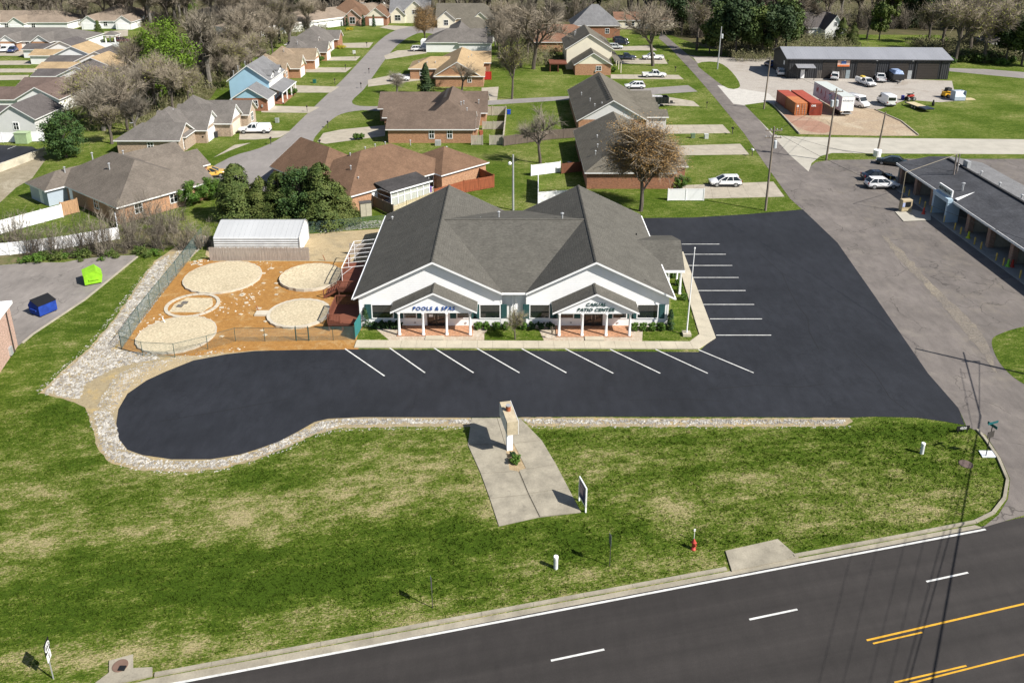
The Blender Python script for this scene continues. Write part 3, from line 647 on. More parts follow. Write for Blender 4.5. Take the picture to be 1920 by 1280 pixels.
# porches
m_brickfloor = brick((.42, .21, .11), (.34, .16, .08))
def porch(xc, xe, yf, ye, cols, zr=4.75, pit=.485):
    hw = xe; ze = zr - pit * hw
    for sgn in (-1, 1):
        pts = [(SX(xc), SY(yf), zr), (SX(xc + sgn * hw), SY(yf), ze), (SX(xc + sgn * hw), SY(74.28), ze), (SX(xc), SY(74.28), zr)]
        MB().poly([(x, y, z + .05) for x, y, z in pts]).build('porch_roof', m_roof, st)
        f = MB().poly([(x, y, z - .12) for x, y, z in pts])
        for p, q in ((pts[0], pts[1]), (pts[1], pts[2])): f.poly([(*p[:2], p[2] - .14), (*q[:2], q[2] - .14), (*q[:2], q[2] + .055), (*p[:2], p[2] + .055)])
        f.build('fascia', m_white, st)
    yg = yf + .3
    MB().poly([(SX(xc - hw + .45), SY(yg), 2.62), (SX(xc + hw - .45), SY(yg), 2.62), (SX(xc + hw - .45), SY(yg), ze + .1), (SX(xc), SY(yg), zr - .13), (SX(xc - hw + .45), SY(yg), ze + .1)]).build('porch_gable', m_sid, st)
    MB().box(SX(xc - hw + .45), SY(yg) + .01, 2.5, SX(xc + hw - .45), SY(yg) + .2, 2.63).build('porch_beam', m_white, st)
    MB().box(SX(xc - hw + .45), SY(yg) + .21, 2.58, SX(xc + hw - .45), SY(74.28), 2.64).build('porch_ceiling', m_white, st)
    for x in cols:
        MB().lathe(SX(x), SY(yg) + .1, [(.17, .1), (.17, .22), (.125, .26), (.115, 2.34), (.15, 2.38), (.15, 2.5)], 14).build('column', m_white, st, True)
    MB().box(SX(cols[0] - .25), SY(yg) - .12, 0, SX(cols[-1] + .25), SY(74.29), .11).build('porch_floor', m_brickfloor, st)
    MB().box(SX(cols[1] + .25), SY(yg) - .85, 0, SX(cols[2] - .25), SY(yg) - .13, .125).build('step', m_conc, st)
    cm = MB().cbox(SX(xc), SY(yf) + .03, zr + .06, .3, .03, .03)
    c2 = MB()
    for sgn in (-1, 1): c2.poly([(SX(xc), SY(yf), zr + .11), (SX(xc) + sgn * .16, SY(yf), zr + .03), (SX(xc) + sgn * .16, SY(74.28), zr + .03), (SX(xc), SY(74.28), zr + .11)])
    c2.build('ridge_cap', m_roof, st)
porch(-7.6, 4.2, 72.05, 0, (-11.05, -8.7, -6.4, -4.1)); porch(8.12, 4.2, 71.9, 0, (4.6, 6.85, 9.2, 11.5), 4.72)
def text(s, x, y, z, size, mat, parent, name='lettering', rot=(90, 0, 0), shear=0.0, ext=.02, off=.0, align='CENTER', wide=1.0):
    c = bpy.data.curves.new(name, 'FONT'); c.body = s; c.size = size; c.shear = shear; c.extrude = ext; c.offset = off; c.align_x = align; c.align_y = 'CENTER'; c.space_character = wide
    c.resolution_u = 3
    tmp = bpy.data.objects.new('tmp', c); COL.objects.link(tmp)
    dg = bpy.context.evaluated_depsgraph_get(); me = bpy.data.meshes.new_from_object(tmp.evaluated_get(dg)); bpy.data.objects.remove(tmp); bpy.data.curves.remove(c)
    me.materials.clear(); me.materials.append(mat); me.name = name
    o = bpy.data.objects.new(name, me); COL.objects.link(o); o.parent = parent; o.location = (x, y, z); o.rotation_euler = tuple(R(a) for a in rot); return o
text('POOLS & SPAS', SX(-7.6), SY(72.3), 3.0, .54, m_text_blue, st, shear=.16, ext=.015, off=.012, wide=1.22)
text('CASUAL', SX(8.12), SY(72.15), 3.5, .47, m_text_green, st, shear=.22, ext=.02, off=.01, wide=1.15); text('PATIO CENTER', SX(8.12), SY(72.15), 2.94, .47, m_text_green, st, shear=.22, ext=.02, off=.01, wide=1.15)
# side porch on the right
MB().poly([(SX(12.9), SY(86.2), 4.45), (SX(18.9), SY(86.2), 4.45), (SX(18.5), SY(81.2), 2.98), (SX(15.6), SY(81.2), 2.98)]).build('porch_roof', m_roof, st)
MB().poly([(SX(12.9), SY(86.2), 4.45), (SX(18.9), SY(86.2), 4.45), (SX(18.9), SY(91.2), 2.98), (SX(15.6), SY(91.2), 2.98)]).build('porch_roof', m_roof, st)
MB().poly([(SX(18.9), SY(86.2), 4.44), (SX(18.5), SY(81.2), 2.97), (SX(18.5), SY(81.2), 2.75), (SX(18.7), SY(91), 2.75), (SX(18.9), SY(91.2), 2.97)]).build('porch_gable', m_sid, st)
MB().box(SX(15.8), SY(81.12), 2.75, SX(18.52), SY(81.22), 3.0).build('fascia', m_white, st)
for x, y in ((16.9, 81.6), (18.2, 81.6), (18.3, 84), (18.35, 86.5)): MB().lathe(SX(x), SY(y), [(.17, .05), (.17, .2), (.12, .25), (.11, 2.6), (.15, 2.65), (.15, 2.8)], 12).build('column', m_white, st, True)
rv(st, [(SX(-3.6), SY(88.5), 5.5), (SX(-1.5), SY(88), 6.4)], .09, .7); vent(st, SX(5.6), SY(86.6), 6.9, .1, .55); vent(st, SX(14.2), SY(88), 4.2, .07, .35, m_black, False); vent(st, SX(-14.5), SY(94), 3.7, .08, .5)
for x in (-9.7, -4.6, 5.9, 10.6): MB().cbox(SX(x), SY(74.26), .45, .16, .08, .14).build('outlet', m_galv, st)
# wooden decks on the left side of the shop
m_deck = woodmat((.17, .055, .03), 'x'); m_dkdeck = woodmat((.10, .035, .022), 'x')
def deck(name, lab, x0, x1, y0, y1, z, rails, stairs=None):
    t = thing(name, lab, 'deck', x0, y0)
    n = int((y1 - y0) / .16)
    for i in range(n): MB().box(0, i * .16, z - .05, x1 - x0, i * .16 + .148, z).build('board', m_deck, t)
    f = MB()
    for x in (.08, (x1 - x0) / 2, x1 - x0 - .08):
        for y in (.08, y1 - y0 - .08): f.cbox(x, y, z / 2, .12, .12, z)
    f.box(0, -.03, z - .28, x1 - x0, 0, z - .05).box(-.03, 0, z - .28, 0, y1 - y0, z - .05); f.build('frame', m_dkdeck, t)
    for (ax, ay, bx, by) in rails:
        r = MB(); k = max(2, int(math.hypot(bx - ax, by - ay) / .14))
        r.beam((ax, ay, z + .95), (bx, by, z + .95), .1, .06).beam((ax, ay, z + .15), (bx, by, z + .15), .05)
        for i in range(k + 1): r.beam((ax + (bx - ax) * i / k, ay + (by - ay) * i / k, z), (ax + (bx - ax) * i / k, ay + (by - ay) * i / k, z + .95), .09 if i in (0, k) else .045)
        r.build('railing', m_deck, t)
    return t
d1 = deck('wooden_deck', 'red brown wooden deck with stairs under a white awning frame beside the shop', -18.6, -15.5, 80.4, 87.5, 1.15, [(0, 0, 3.0, 0), (0, 2.2, 0, 7)])
for i in range(5): MB().box(-1.6 + i * .32, .2, .05 + i * .2, -1.25 + i * .32, 1.9, .12 + i * .2).build('stair_tread', m_deck, d1)
MB().beam((-1.6, .15, .1), (0, .15, 1.1), .06, .25).beam((-1.6, 1.95, .1), (0, 1.95, 1.1), .06, .25).beam((-1.6, .15, 1.0), (0, .15, 2.0), .07).beam((-1.6, .15, 0), (-1.6, .15, 1.05), .09).build('stringer', m_deck, d1)
d2 = deck('wooden_deck', 'lower wooden deck with dark railings by the front left corner of the shop', -18.2, -15.4, 73.3, 77.6, .9, [(0, 0, 1.2, 0), (0, 1.0, 0, 4.2), (0, 4.2, 3.3, 4.2)])
fr = thing('awning_frame', 'bare white pipe awning frame leaning from the shop wall over the deck', 'awning frame', -15.4, 82.0)
pts = [(-3.1, .4, 2.75), (-3.1, 7.9, 2.75)]
fm = MB().tube(*pts, .045).tube((0, .4, 3.1), (0, 7.9, 3.1), .03); fm.build('rail', m_white, fr)
for i in range(7): MB().tube((-3.1, .4 + i * 1.25, 2.75), (0, .4 + i * 1.25, 3.1), .03).build('rafter', m_white, fr)
for y in (.4, 4.1, 7.9): MB().tube((-3.1, y, 0), (-3.1, y, 2.75), .03).tube((-3.1, y, 1.9), (-1.9, y, 2.85), .03).build('leg', m_white, fr)

# ---------------- neighbouring houses
rf_tan = shingle((.142, .122, .103)); rf_grey = shingle((.14, .128, .118)); rf_brown = shingle((.13, .097, .076)); rf_red = shingle((.15, .092, .06)); rf_lt = shingle((.35, .255, .15)); rf_dk = shingle((.055, .052, .052), .25)
rf_blue = shingle((.17, .17, .175)); rf_rust = shingle((.19, .105, .07)); rf_tan2 = shingle((.24, .185, .13)); rf_mar = shingle((.125, .092, .08)); rf_char = shingle((.10, .09, .088)); rf_olive = shingle((.13, .118, .096)); rf_row = shingle((.23, .185, .145))
b_red = brick((.30, .115, .055), (.22, .08, .04), (.34, .24, .17)); b_tan = brick((.40, .28, .19), (.28, .19, .13)); b_or = brick((.40, .20, .105), (.31, .145, .075), (.42, .30, .2)); b_beige = brick((.48, .36, .26), (.38, .27, .19))
s_white = siding((.76, .76, .75)); s_cream = siding((.72, .67, .54)); s_blue = siding((.33, .52, .64), .25); s_grey = siding((.50, .49, .47)); s_tan = siding((.56, .48, .38)); s_ltgrey = siding((.62, .62, .61))
m_cream = plain((.66, .60, .48), .5)

t = thing('brick_house', 'wide tan roofed brick house beyond the white vinyl fence, set at an angle', 'house', -51.7, 101.7, 51.6)
W1 = dict(wall=b_or, rf=rf_tan)
block(t, .5, 13.2, .5, 19.5, 2.7, .55, 'y', 'hh', **W1); block(t, 6, 18.5, 8.2, 14.0, 2.7, .55, 'x', 'gg', **W1); block(t, 6.5, 18.5, 14.3, 20.0, 2.7, .6, 'x', 'gg', **W1); block(t, 8, 14.4, .52, 7, 2.68, .55, 'x', 'gg', **W1); block(t, -2.2, 6, 15, 20.5, 2.6, .5, 'x', 'hg', wall=siding((.36, .42, .48)), rf=rf_tan)
for x in (3.2, 8.3, 10.2): window(t, x, .5, .9, 1.0, 1.3, 'S')
window(t, .5, 6.5, .9, 1.2, 1.3, 'W'); door(t, .5, 13.8, .1, 'W'); door(t, -2.2, 17, .1, 'W'); rv(t, [(5, 15.5, 5.2), (4.4, 9.5, 4.9), (1.5, 17, 3.6), (10, 16.5, 4.2)], .09, .8)
garage(t, 18.5, 17.2, 4.2, 2.2, 'E')

def twinhouse(name, lab, x, y, wall, rf, gab, grd, g):
    t = thing(name, lab, 'house', x, y, 0, g); return t
g_st = 'houses along the left side of the residential street'
t = thing('brick_house', 'grey hip roofed brick house with an arched window facing the street bulb', 'house', -67.0, 134.7, 0, g_st)
block(t, .4, 10.8, .3, 6.8, 2.7, .6, 'x', 'hg', b_tan, rf_grey); block(t, 1.5, 11, 2.5, 14, 2.75, .72, 'y', 'hh', b_tan, rf_grey); block(t, 4, 13.0, 7.2, 13.5, 2.7, .78, 'x', 'gg', b_tan, rf_grey, s_white)
window(t, 6.0, .3, .9, .9, 1.2, 'S'); w = window(t, 10.8, 2.9, .5, 1.3, 1.9, 'E'); window(t, 10.8, 5.2, .9, .9, 1.4, 'E'); garage(t, 13.0, 10.3, 4.6, 2.2, 'E'); MB().lathe(.2, 7, [(.02, 3.6), (.35, 3.75)], 10).build('satellite_dish', m_galv, t); rv(t, [(7, 9, 5.2)])
t = thing('brick_house', 'taller grey roofed brick house with a tan garage door behind the arched window house', 'house', -64.5, 146.2, 0, g_st)
block(t, 1, 10, 0, 9.5, 2.8, .85, 'y', 'hh', b_tan, rf_grey); block(t, 3.5, 13.4, .1, 6.4, 2.8, .8, 'x', 'gg', b_tan, rf_grey, s_white); block(t, 6, 14.6, 6.8, 11.5, 2.8, .8, 'x', 'gg', b_beige, rf_grey)
garage(t, 13.4, 3.3, 4.4, 2.2, 'E', m_cream); window(t, 14.6, 9.2, .8, 1.3, 1.5, 'E'); window(t, 8, .1, 1, .9, 1.2, 'S')
t = thing('blue_house', 'sky blue two storey sided house with white dormers and a brick garage wing', 'house', -59.6, 170.5, 0, g_st)
block(t, .3, 8.6, 1.5, 13, 5.3, .72, 'y', 'gg', s_blue, rf_blue)
block(t, 2.6, 9.6, -4.4, 1.48, 2.7, .62, 'y', 'gg', b_red, rf_blue, s_blue)
MB().box(8.62, 1.8, 2.75, 8.66, 12.8, 5.2).build('wall', s_white, t)
MB().poly([(8.65, 1.4, 3.6), (11.4, 1.4, 2.6), (11.4, 13, 2.6), (8.65, 13, 3.6)]).build('porch_roof', rf_blue, t)
MB().box(11.35, 1.4, 2.4, 11.45, 13, 2.6).build('fascia', m_white, t)
for y in (1.7, 5.3, 9, 12.7): MB().cbox(11.2, y, 1.25, .2, .2, 2.45).build('porch_post', m_white, t)
for y in (4.2, 10):
    MB().box(7.2, y - .9, 4.2, 8.75, y + .9, 6.1).build('dormer', s_white, t)
    o = MB()
    for sg in (-1, 1): o.poly([(6.0, y, 6.9), (9.0, y, 6.9), (9.0, y + sg * 1.15, 5.95), (6.6, y + sg * 1.15, 5.95)])
    o.build('dormer_roof', rf_blue, t); window(t, 8.76, y, 4.7, .9, 1.1, 'E')
MB().box(8.6, 1.6, 0, 11.3, 12.9, .35).build('porch_floor', b_red, t); garage(t, 9.6, -1.6, 4.6, 2.3, 'E'); window(t, 7.2, -4.4, .9, 1.0, 1.3, 'S'); window(t, 8.66, 7.2, .6, 1.2, 1.5, 'E'); door(t, 8.66, 3, .36, 'E', m_black)
MB().cbox(8.6, -4.5, 1.1, .3, .15, .5).build('meter_box', m_galv, t); rv(t, [(2, 3.0, 7.2), (2.6, 6, 7.6), (1.2, 2.2, 6.3)], .07, .6)
for i, (x, y, lab, rf_, wl) in enumerate([(-63.5, 195.5, 'tan roofed brick house with two street gables just past the blue house', rf_tan2, b_or), (-62.5, 207, 'tan roofed brick house beside the round clipped shrub', rf_tan2, b_or), (-62, 219, 'grey brown roofed brick house beyond the round clipped shrub', rf_grey, b_or)]):
    t = thing('brick_house', lab, 'house', x, y, 0, g_st)
    block(t, 0, 8, 0, 9, 2.7, .8, 'y', 'hh', wl, rf_); block(t, 3, 12, 4.5, 10, 2.7, .8, 'x', 'gg', wl, rf_, s_cream); block(t, 2.5, 9.5, -.2, 3.8, 2.6, .8, 'x', 'gg', wl, rf_)
    garage(t, 12, 7.2, 4, 2.2, 'E'); window(t, 9.5, 1.8, .8, 1.2, 1.4, 'E'); rv(t, [(5, 2.5, 5.0)])
t = thing('brick_house', 'large grey brown hip roofed brick house at the upper end of the row', 'house', -63.5, 234, 0, g_st)
block(t, 0, 11.5, 0, 17, 3.0, .62, 'y', 'hh', b_red, rf_grey); block(t, 2, 9, -3, 4, 2.8, .6, 'x', 'gg', b_or, rf_grey); block(t, 6, 12.6, 10, 16.6, 2.9, .6, 'x', 'gg', b_red, rf_grey)
garage(t, 11.5, 3.5, 3.6, 2.3, 'E'); garage(t, 11.5, 7.6, 3, 2.3, 'E')
t = thing('brick_house', 'red brown roofed pink brick house with clipped columns of shrubs before it', 'house', -65, 296, 0)
block(t, 0, 14, 0, 14, 3.2, .75, 'x', 'hh', b_red, rf_red); block(t, 7, 12.5, -4.5, 6, 3.2, .9, 'y', 'gg', brick((.46, .25, .18), (.36, .19, .13)), rf_red); block(t, 14, 21.5, -3.5, 9, 3.1, .8, 'y', 'gg', b_red, rf_red, s_cream)
window(t, 9.7, -4.5, .8, 1.8, 2.2, 'S'); garage(t, 17.8, -3.5, 5, 2.4, 'S'); window(t, 13.2, 0, .8, 1.2, 1.6, 'S')
t = thing('brick_house', 'blue grey roofed house with cream gables at the head of the street', 'house', -43.5, 300, 0)
block(t, 0, 14, 1, 13, 3.6, .8, 'x', 'gg', b_beige, rf_blue); block(t, .5, 5.5, -1.5, 6, 3.2, 1.0, 'y', 'gg', s_cream, rf_blue); block(t, 5.5, 12.5, -1, 7, 4.6, .9, 'y', 'gg', s_cream, rf_blue); window(t, 3, -1.5, 1, 2, 1.8, 'S'); window(t, 9, -1, 3.2, 1.6, 1.4, 'S'); window(t, 10, -1, .8, 2.4, 1.5, 'S')
t = thing('brick_house', 'beige brick house with a broad olive tan roof beyond the turning circle', 'house', -26, 290, 0)
block(t, 0, 22, 0, 12, 3, .7, 'x', 'gh', b_beige, rf_olive); block(t, .5, 6.5, -3, 6, 3, .85, 'y', 'gg', s_cream, rf_olive); block(t, 13, 17, -.5, 6, 3.2, .85, 'y', 'gg', s_cream, rf_olive); window(t, 3.5, -3, .9, 1.4, 1.7, 'S'); door(t, 9.5, 0, .1, 'S', m_black)
t = thing('grey_house', 'broad grey roofed house with a white chimney behind the light tan roof', 'house', -24.5, 237, 0)
block(t, 0, 17, .5, 12, 3, .5, 'x', 'hg', s_white, rf_grey); block(t, 5, 12.5, 8, 34, 3.2, .62, 'y', 'hh', s_white, rf_grey); block(t, 9.5, 18.5, 0, 8, 2.8, .28, 'x', 'gg', s_white, rf_dk); block(t, 9, 20, 20, 32, 3, .6, 'x', 'gh', s_white, rf_olive)
MB().box(16.6, 12.5, 0, 18, 14, 5.6).build('chimney', s_white, t)
MB().box(-2, 5, 0, 0, 9, 2.6).build('wall', s_white, t)
t = thing('brick_house', 'orange brick house under a light tan shingle roof', 'house', -24.6, 189.8, 0)
block(t, 0, 9, 9.2, 18.5, 2.7, .42, 'x', 'hg', b_or, rf_lt); block(t, 6.8, 17.2, .2, 26, 2.7, .6, 'y', 'gh', b_or, rf_lt, b_or); block(t, 7, 18, .1, 6.5, 2.65, .42, 'x', 'hg', b_or, rf_lt); block(t, 12, 19, 18, 26, 2.6, .5, 'x', 'gg', b_red, rf_lt)
window(t, 14.8, .1, 1.1, .8, 1.2, 'S'); rv(t, [(2, 11, 3.5), (4, 11, 3.5), (6, 11, 3.5), (14, 12, 4.5), (14.6, 16, 4.4)], .07, .35); window(t, 3, 9.2, .9, 1.2, 1.3, 'S')
t = thing('brick_house', 'orange brick house under a dark brown roof with a row of ridge vents', 'house', -22.2, 141.8, 0)
block(t, .3, 15.4, .2, 8.4, 2.75, .5, 'x', 'gg', b_or, rf_brown); block(t, 5.5, 15.9, 1.2, 23, 2.75, .72, 'y', 'hh', b_or, rf_brown); block(t, -1.6, 12, 9, 16, 2.7, .5, 'x', 'gh', b_or, rf_brown); block(t, -3.5, 12, 16, 24.5, 2.72, .5, 'x', 'gh', b_or, rf_brown); block(t, 11, 17.2, 12.5, 23.5, 2.72, .5, 'x', 'gg', b_or, rf_brown)
for x in (8.0, 11.2): window(t, x, .2, .9, .8, 1.5, 'S')
rv(t, [(12.8, 8, 5.3), (13.2, 10, 5.0), (14, 6, 4.6), (14.5, 18, 4.5), (15.8, 14.5, 4.2)], .08, .3); window(t, 15.9, 8.6, .9, 1.2, 1.3, 'E')
for k in range(9): MB().box(9.7, 8.0 + k * .9, 6.45, 10.1, 8.5 + k * .9, 6.6).build('ridge_vent', m_dkpole, t)
MB().cbox(9.2, -1.1, .45, 1.0, .9, .9).build('air_conditioner', m_galv, t)
t = thing('brick_house', 'wide red brown roofed brick house with a white sunroom behind the pool shop', 'house', -21.5, 106.7, 44.5)
m0 = dict(wall=b_or, rf=rf_red)
block(t, -.4, 18.5, .4, 14, 2.7, .5, 'x', 'hh', **m0); block(t, 14.5, 23.3, -1.2, 8, 2.7, .5, 'x', 'hh', **m0); block(t, -1, 9.6, 7, 20, 2.65, .62, 'y', 'hg', **m0); block(t, 3, 9, 14, 23, 2.6, .55, 'y', 'hh', **m0)
sr = MB().box(4.2, -2.6, 0, 11.0, .39, .5); sr.build('sunroom_base', m_white, t)
f = MB()
for i in range(7): f.cbox(4.25 + i * 1.12, -2.6, 1.5, .12, .12, 2.2)
f.cbox(7.6, -2.6, 1.75, 6.8, .1, .1).cbox(7.6, -2.6, 2.55, 6.8, .14, .16).cbox(4.25, -1.1, 2.5, .12, 3, .14).cbox(10.95, -1.1, 2.5, .12, 3, .14).cbox(4.25, -1.1, 1.75, .1, 3, .1); f.build('sunroom_frame', m_white, t)
for i in range(6): MB().cbox(4.81 + i * 1.12, -2.57, 1.15, 1.0, .03, 1.1).cbox(4.81 + i * 1.12, -2.57, 2.15, 1.0, .03, .65).build('sunroom_pane', plain((.42, .44, .40), .15), t)
MB().hexa([(3.9, -2.95, 2.66), (11.3, -2.95, 2.66), (11.3, .8, 3.15), (3.9, .8, 3.15), (3.9, -2.95, 2.76), (11.3, -2.95, 2.76), (11.3, .8, 3.25), (3.9, .8, 3.25)]).build('sunroom_roof', rf_dk, t); MB().box(3.85, -3.0, 2.6, 11.35, -2.96, 2.8).build('fascia', m_white, t)
w_ = window(t, 13.3, .4, .35, 1.6, 1.9, 'S'); window(t, 11.9, .4, 1, .9, 1.2, 'S'); door(t, 3.6, .4, .1, 'S'); rv(t, [(3, 5, 4.6), (5, 8, 5.4), (8, 8.5, 5.6), (10, 8.8, 5.6), (12, 9, 5.5), (16, 8, 5.2), (19.5, 3.5, 4.4), (2.5, 2.5, 3.6)], .07, .35)
MB().box(12.2, -2.8, 0, 16.0, .35, .12).build('patio', m_drive, t)
t = thing('white_house', 'white two storey sided house with a brick garage and long lower porch', 'house', 13.6, 203.4, 0)
block(t, .3, 11.8, 8, 25, 5.4, .62, 'y', 'gg', s_cream, rf_olive); block(t, 2.0, 10.8, .3, 7.98, 2.8, .62, 'y', 'gg', b_or, rf_olive, s_cream)
MB().poly([(11.8, 3, 3.4), (14, 3, 2.6), (14, 20, 2.6), (11.8, 20, 3.4)]).build('porch_roof', rf_olive, t); window(t, 7.8, .3, 1.2, 1.2, 1.0, 'S')
for y in (3.2, 8, 13): MB().cbox(13.7, y, 1.3, .2, .2, 2.6).build('porch_post', m_cream, t)
MB().box(-4.2, 4, 2.0, .25, 10, 2.2).build('deck', m_deck, t); dk = MB()
for x in (-4, -2): dk.cbox(x, 4.2, 1, .15, .15, 2)
for k in range(18): dk.cbox(-4.1 + k * .24, 4.05, 2.65, .05, .05, .9)
dk.cbox(-2, 4.05, 3.1, 4.3, .08, .06); dk.build('deck_railing', m_deck, t); MB().cbox(7, .2, 1, .3, .15, .5).build('meter_box', m_galv, t); rv(t, [(3, 18, 7.3), (3.4, 20, 7.5)], .09, .7)
t = thing('grey_house', 'long olive grey roofed house with three small street gables', 'house', 11.9, 147.5, 0)
block(t, .3, 12.7, .4, 26.5, 2.8, .58, 'y', 'gg', b_or, rf_olive, s_ltgrey)
for y, d in ((3.5, 6.0), (9.5, 4.8), (14, 5.2), (20, 5.4)): block(t, 8, 12.7 + d * .7, y, y + 3.9, 2.7, .4, 'x', 'gg', s_grey, rf_olive)
for k in range(14): MB().box(6.0, 2 + k * 1.6, 6.2, 6.25, 2.9 + k * 1.6, 6.42).build('ridge_vent', m_dkpole, t)
rv(t, [(3, 8, 4.6), (3.4, 3, 4.7), (2, 16, 4.0), (4.6, 2, 5.2)], .07, .35)
t = thing('brick_house', 'brown brick house with a dark olive hip roof behind the orange budding tree', 'house', 10.8, 116.3, 0)
block(t, .3, 13.2, .6, 24, 2.8, .5, 'y', 'hg', b_red, rf_olive, b_red); block(t, 6, 15.5, 4, 11, 2.7, .45, 'x', 'gh', b_red, rf_olive)
rv(t, [(2, 6, 3.9), (3, 14, 4.2), (2.6, 9, 4.1)], .07, .35)
t = thing('brick_house', 'orange brick house with a rust brown roof among the bare trees', 'house', 6.5, 238, 0)
block(t, 0, 19, 0, 15, 3, .5, 'x', 'gh', b_or, rf_rust)
t = thing('brick_house', 'tall red brick house with a pointed blue grey roof among the trees', 'house', 18, 262, 0)
block(t, 1, 16, 2, 15, 4.2, .85, 'x', 'hh', b_red, rf_blue); window(t, 12, 2, 1.5, 1.2, 1.4, 'S')
t = thing('ranch_house', 'low ranch house with a rust roof behind the big bare street tree', 'house', 35, 285, 0)
block(t, 0, 20, 0, 10, 3, .4, 'x', 'gg', s_cream, rf_rust); window(t, 5, 0, 1, 3, 1.3, 'S')
t = thing('white_house', 'white house with a steep charcoal roof and pointed gable left of the workshop', 'house', 84, 262, 0)
block(t, 0, 18, 4, 14, 3.2, .8, 'x', 'gg', s_white, rf_char); block(t, 14, 20, 0, 12, 3.2, 1.35, 'y', 'gg', s_white, rf_char); window(t, 17, 0, 4, .9, 1.2, 'S')
t = thing('ranch_house', 'brown roofed bungalow beyond the white steep roofed house', 'house', 86, 318, 0)
block(t, 0, 16, 0, 9, 2.8, .4, 'x', 'gg', s_cream, rf_rust)
t = thing('ranch_house', 'dark slate roofed house hidden behind the workshop under bare trees', 'house', 136, 236, -8)
block(t, 0, 30, 0, 12, 2.8, .4, 'x', 'hg', s_grey, rf_char); block(t, 4, 12, -4, 6, 2.7, .45, 'y', 'gg', s_grey, rf_char)
t = thing('white_house', 'small white cottage glimpsed over the far right trees', 'house', 165, 330, 0)
block(t, 0, 9, 0, 7, 3, .5, 'x', 'gg', s_white, rf_char)
t = thing('white_house', 'small white cottage at the top edge above the pine trees', 'house', 92, 372, 0)
block(t, 0, 12, 0, 7, 4, .5, 'x', 'gg', s_white, rf_grey)

# ---- upper left: row of narrow houses and duplexes
g_row = 'narrow houses stepping down behind each other on the left'
def nar(lab, x, y, w, d, rfm, wl, he=3.0, pit=.55, extra=None, axis='x'):
    t = thing('row_house', lab, 'house', x, y, 0, g_row)
    block(t, 0, w, 0, d, he, pit, 'x', 'gg', wl, rfm); 
    if extra: extra(t)
    return t
W = G
def rowh(lab, pl, pr, dep, rfm, wl, he=2.7, pit=.45, front=True):
    (x0, y0), (x1, _) = G(*pl, 0), G(*pr, 0)
    t = thing('row_house', lab, 'house', x0, y0, 0, g_row); w = x1 - x0
    block(t, w * .42, w, 0, dep, he, pit, 'y', 'gg', wl, rfm); block(t, 0, w * .6, 1.0, dep - 1, he - .3, pit * .62, 'x', 'gg', wl, rfm)
    if front: garage(t, 0, dep * .5, 3, 2.2, 'W'); window(t, w * .72, 0, 1, .9, 1.3, 'S')
    return t
rowh('white sided house with a dark brown roof lowest at the left edge', (-60, 253), (70, 253), 9.5, rf_char, s_ltgrey, 3.2, .65)
rowh('white gabled house with a maroon brown roof behind the yellow budding tree', (-20, 212), (110, 214), 11, rf_mar, s_white, 3.0, .55)
rowh('white house with a long maroon roof and pale rear gable', (30, 190), (185, 190), 11, rf_mar, s_white, 3.0, .5)
rowh('house with a charcoal roof and small tan gable in the left row', (60, 163), (185, 163), 9, rf_char, s_white)
rowh('house with a tan roof and charcoal front in the left row', (68, 149), (222, 149), 9, rf_lt, s_tan)
rowh('house with a slate dark roof and white gable rim in the left row', (85, 135), (225, 135), 9, rf_char, s_white)
rowh('house with an orange tan roof in the left row', (55, 122), (175, 122), 9, rf_lt, s_white)
rowh('house with a dark grey roof next to the blue bin', (42, 110), (150, 110), 9, rf_char, s_white)
def duplex(lab, x, y, w, d, rfm, gables, rz=0, brickf=False):
    t = thing('duplex', lab, 'house', x, y, rz, 'pale duplex houses on the upper left'); block(t, 0, w, 0, d, 2.7, .36, 'x', 'hh', s_white, rfm)
    for gx in gables:
        block(t, gx, gx + 5.2, -2.5, 6, 2.8, .7, 'y', 'gg', b_or if brickf else s_white, rfm, s_white); garage(t, gx + 2.6, -2.5, 4, 2.2, 'S')
    for gx in gables: window(t, min(w - 1, gx + 7), 0, .9, 1.2, 1.3, 'S')
    return t
duplex('tan roofed white duplex by the woods with small front gables', *G(-120, 57), G(128, 57)[0] - G(-120, 57)[0], 16, rf_row, (6, 17, 26))
duplex('brown grey roofed duplex with brick garage fronts and parked cars', *G(-130, 94), G(150, 94)[0] - G(-130, 94)[0], 15, rf_grey, (4, 15, 21.5, 31), 0, True)
duplex('tan roofed white duplex beside a dark conical evergreen', *G(158, 54), G(238, 54)[0] - G(158, 54)[0], 24, rf_row, (.5, 12))
r_ = duplex('long tan roofed row of white garages running to the top edge', -104, 300, 75, 20, rf_row, (1, 11, 21, 31, 41, 51, 61), 42)
r_ = duplex('long tan roofed white building along the white fence near the top', -84, 262, 70, 16, rf_row, (), 50); MB().box(0, -.05, 0, 70, 0, 3).build('wall', s_white, r_)
gz = thing('gazebo', 'small white posted gazebo with a brown roof on the lawn', 'gazebo', *G(212, 80))
for a in range(4): MB().cbox((-1.4, 1.4, 1.4, -1.4)[a], (-1.4, -1.4, 1.4, 1.4)[a], 1.3, .3, .3, 2.6).build('post', m_white, gz)
roof(gz, -1.6, 1.6, -1.6, 1.6, 2.6, .6, 'x', 'hh', .3, rf_grey)

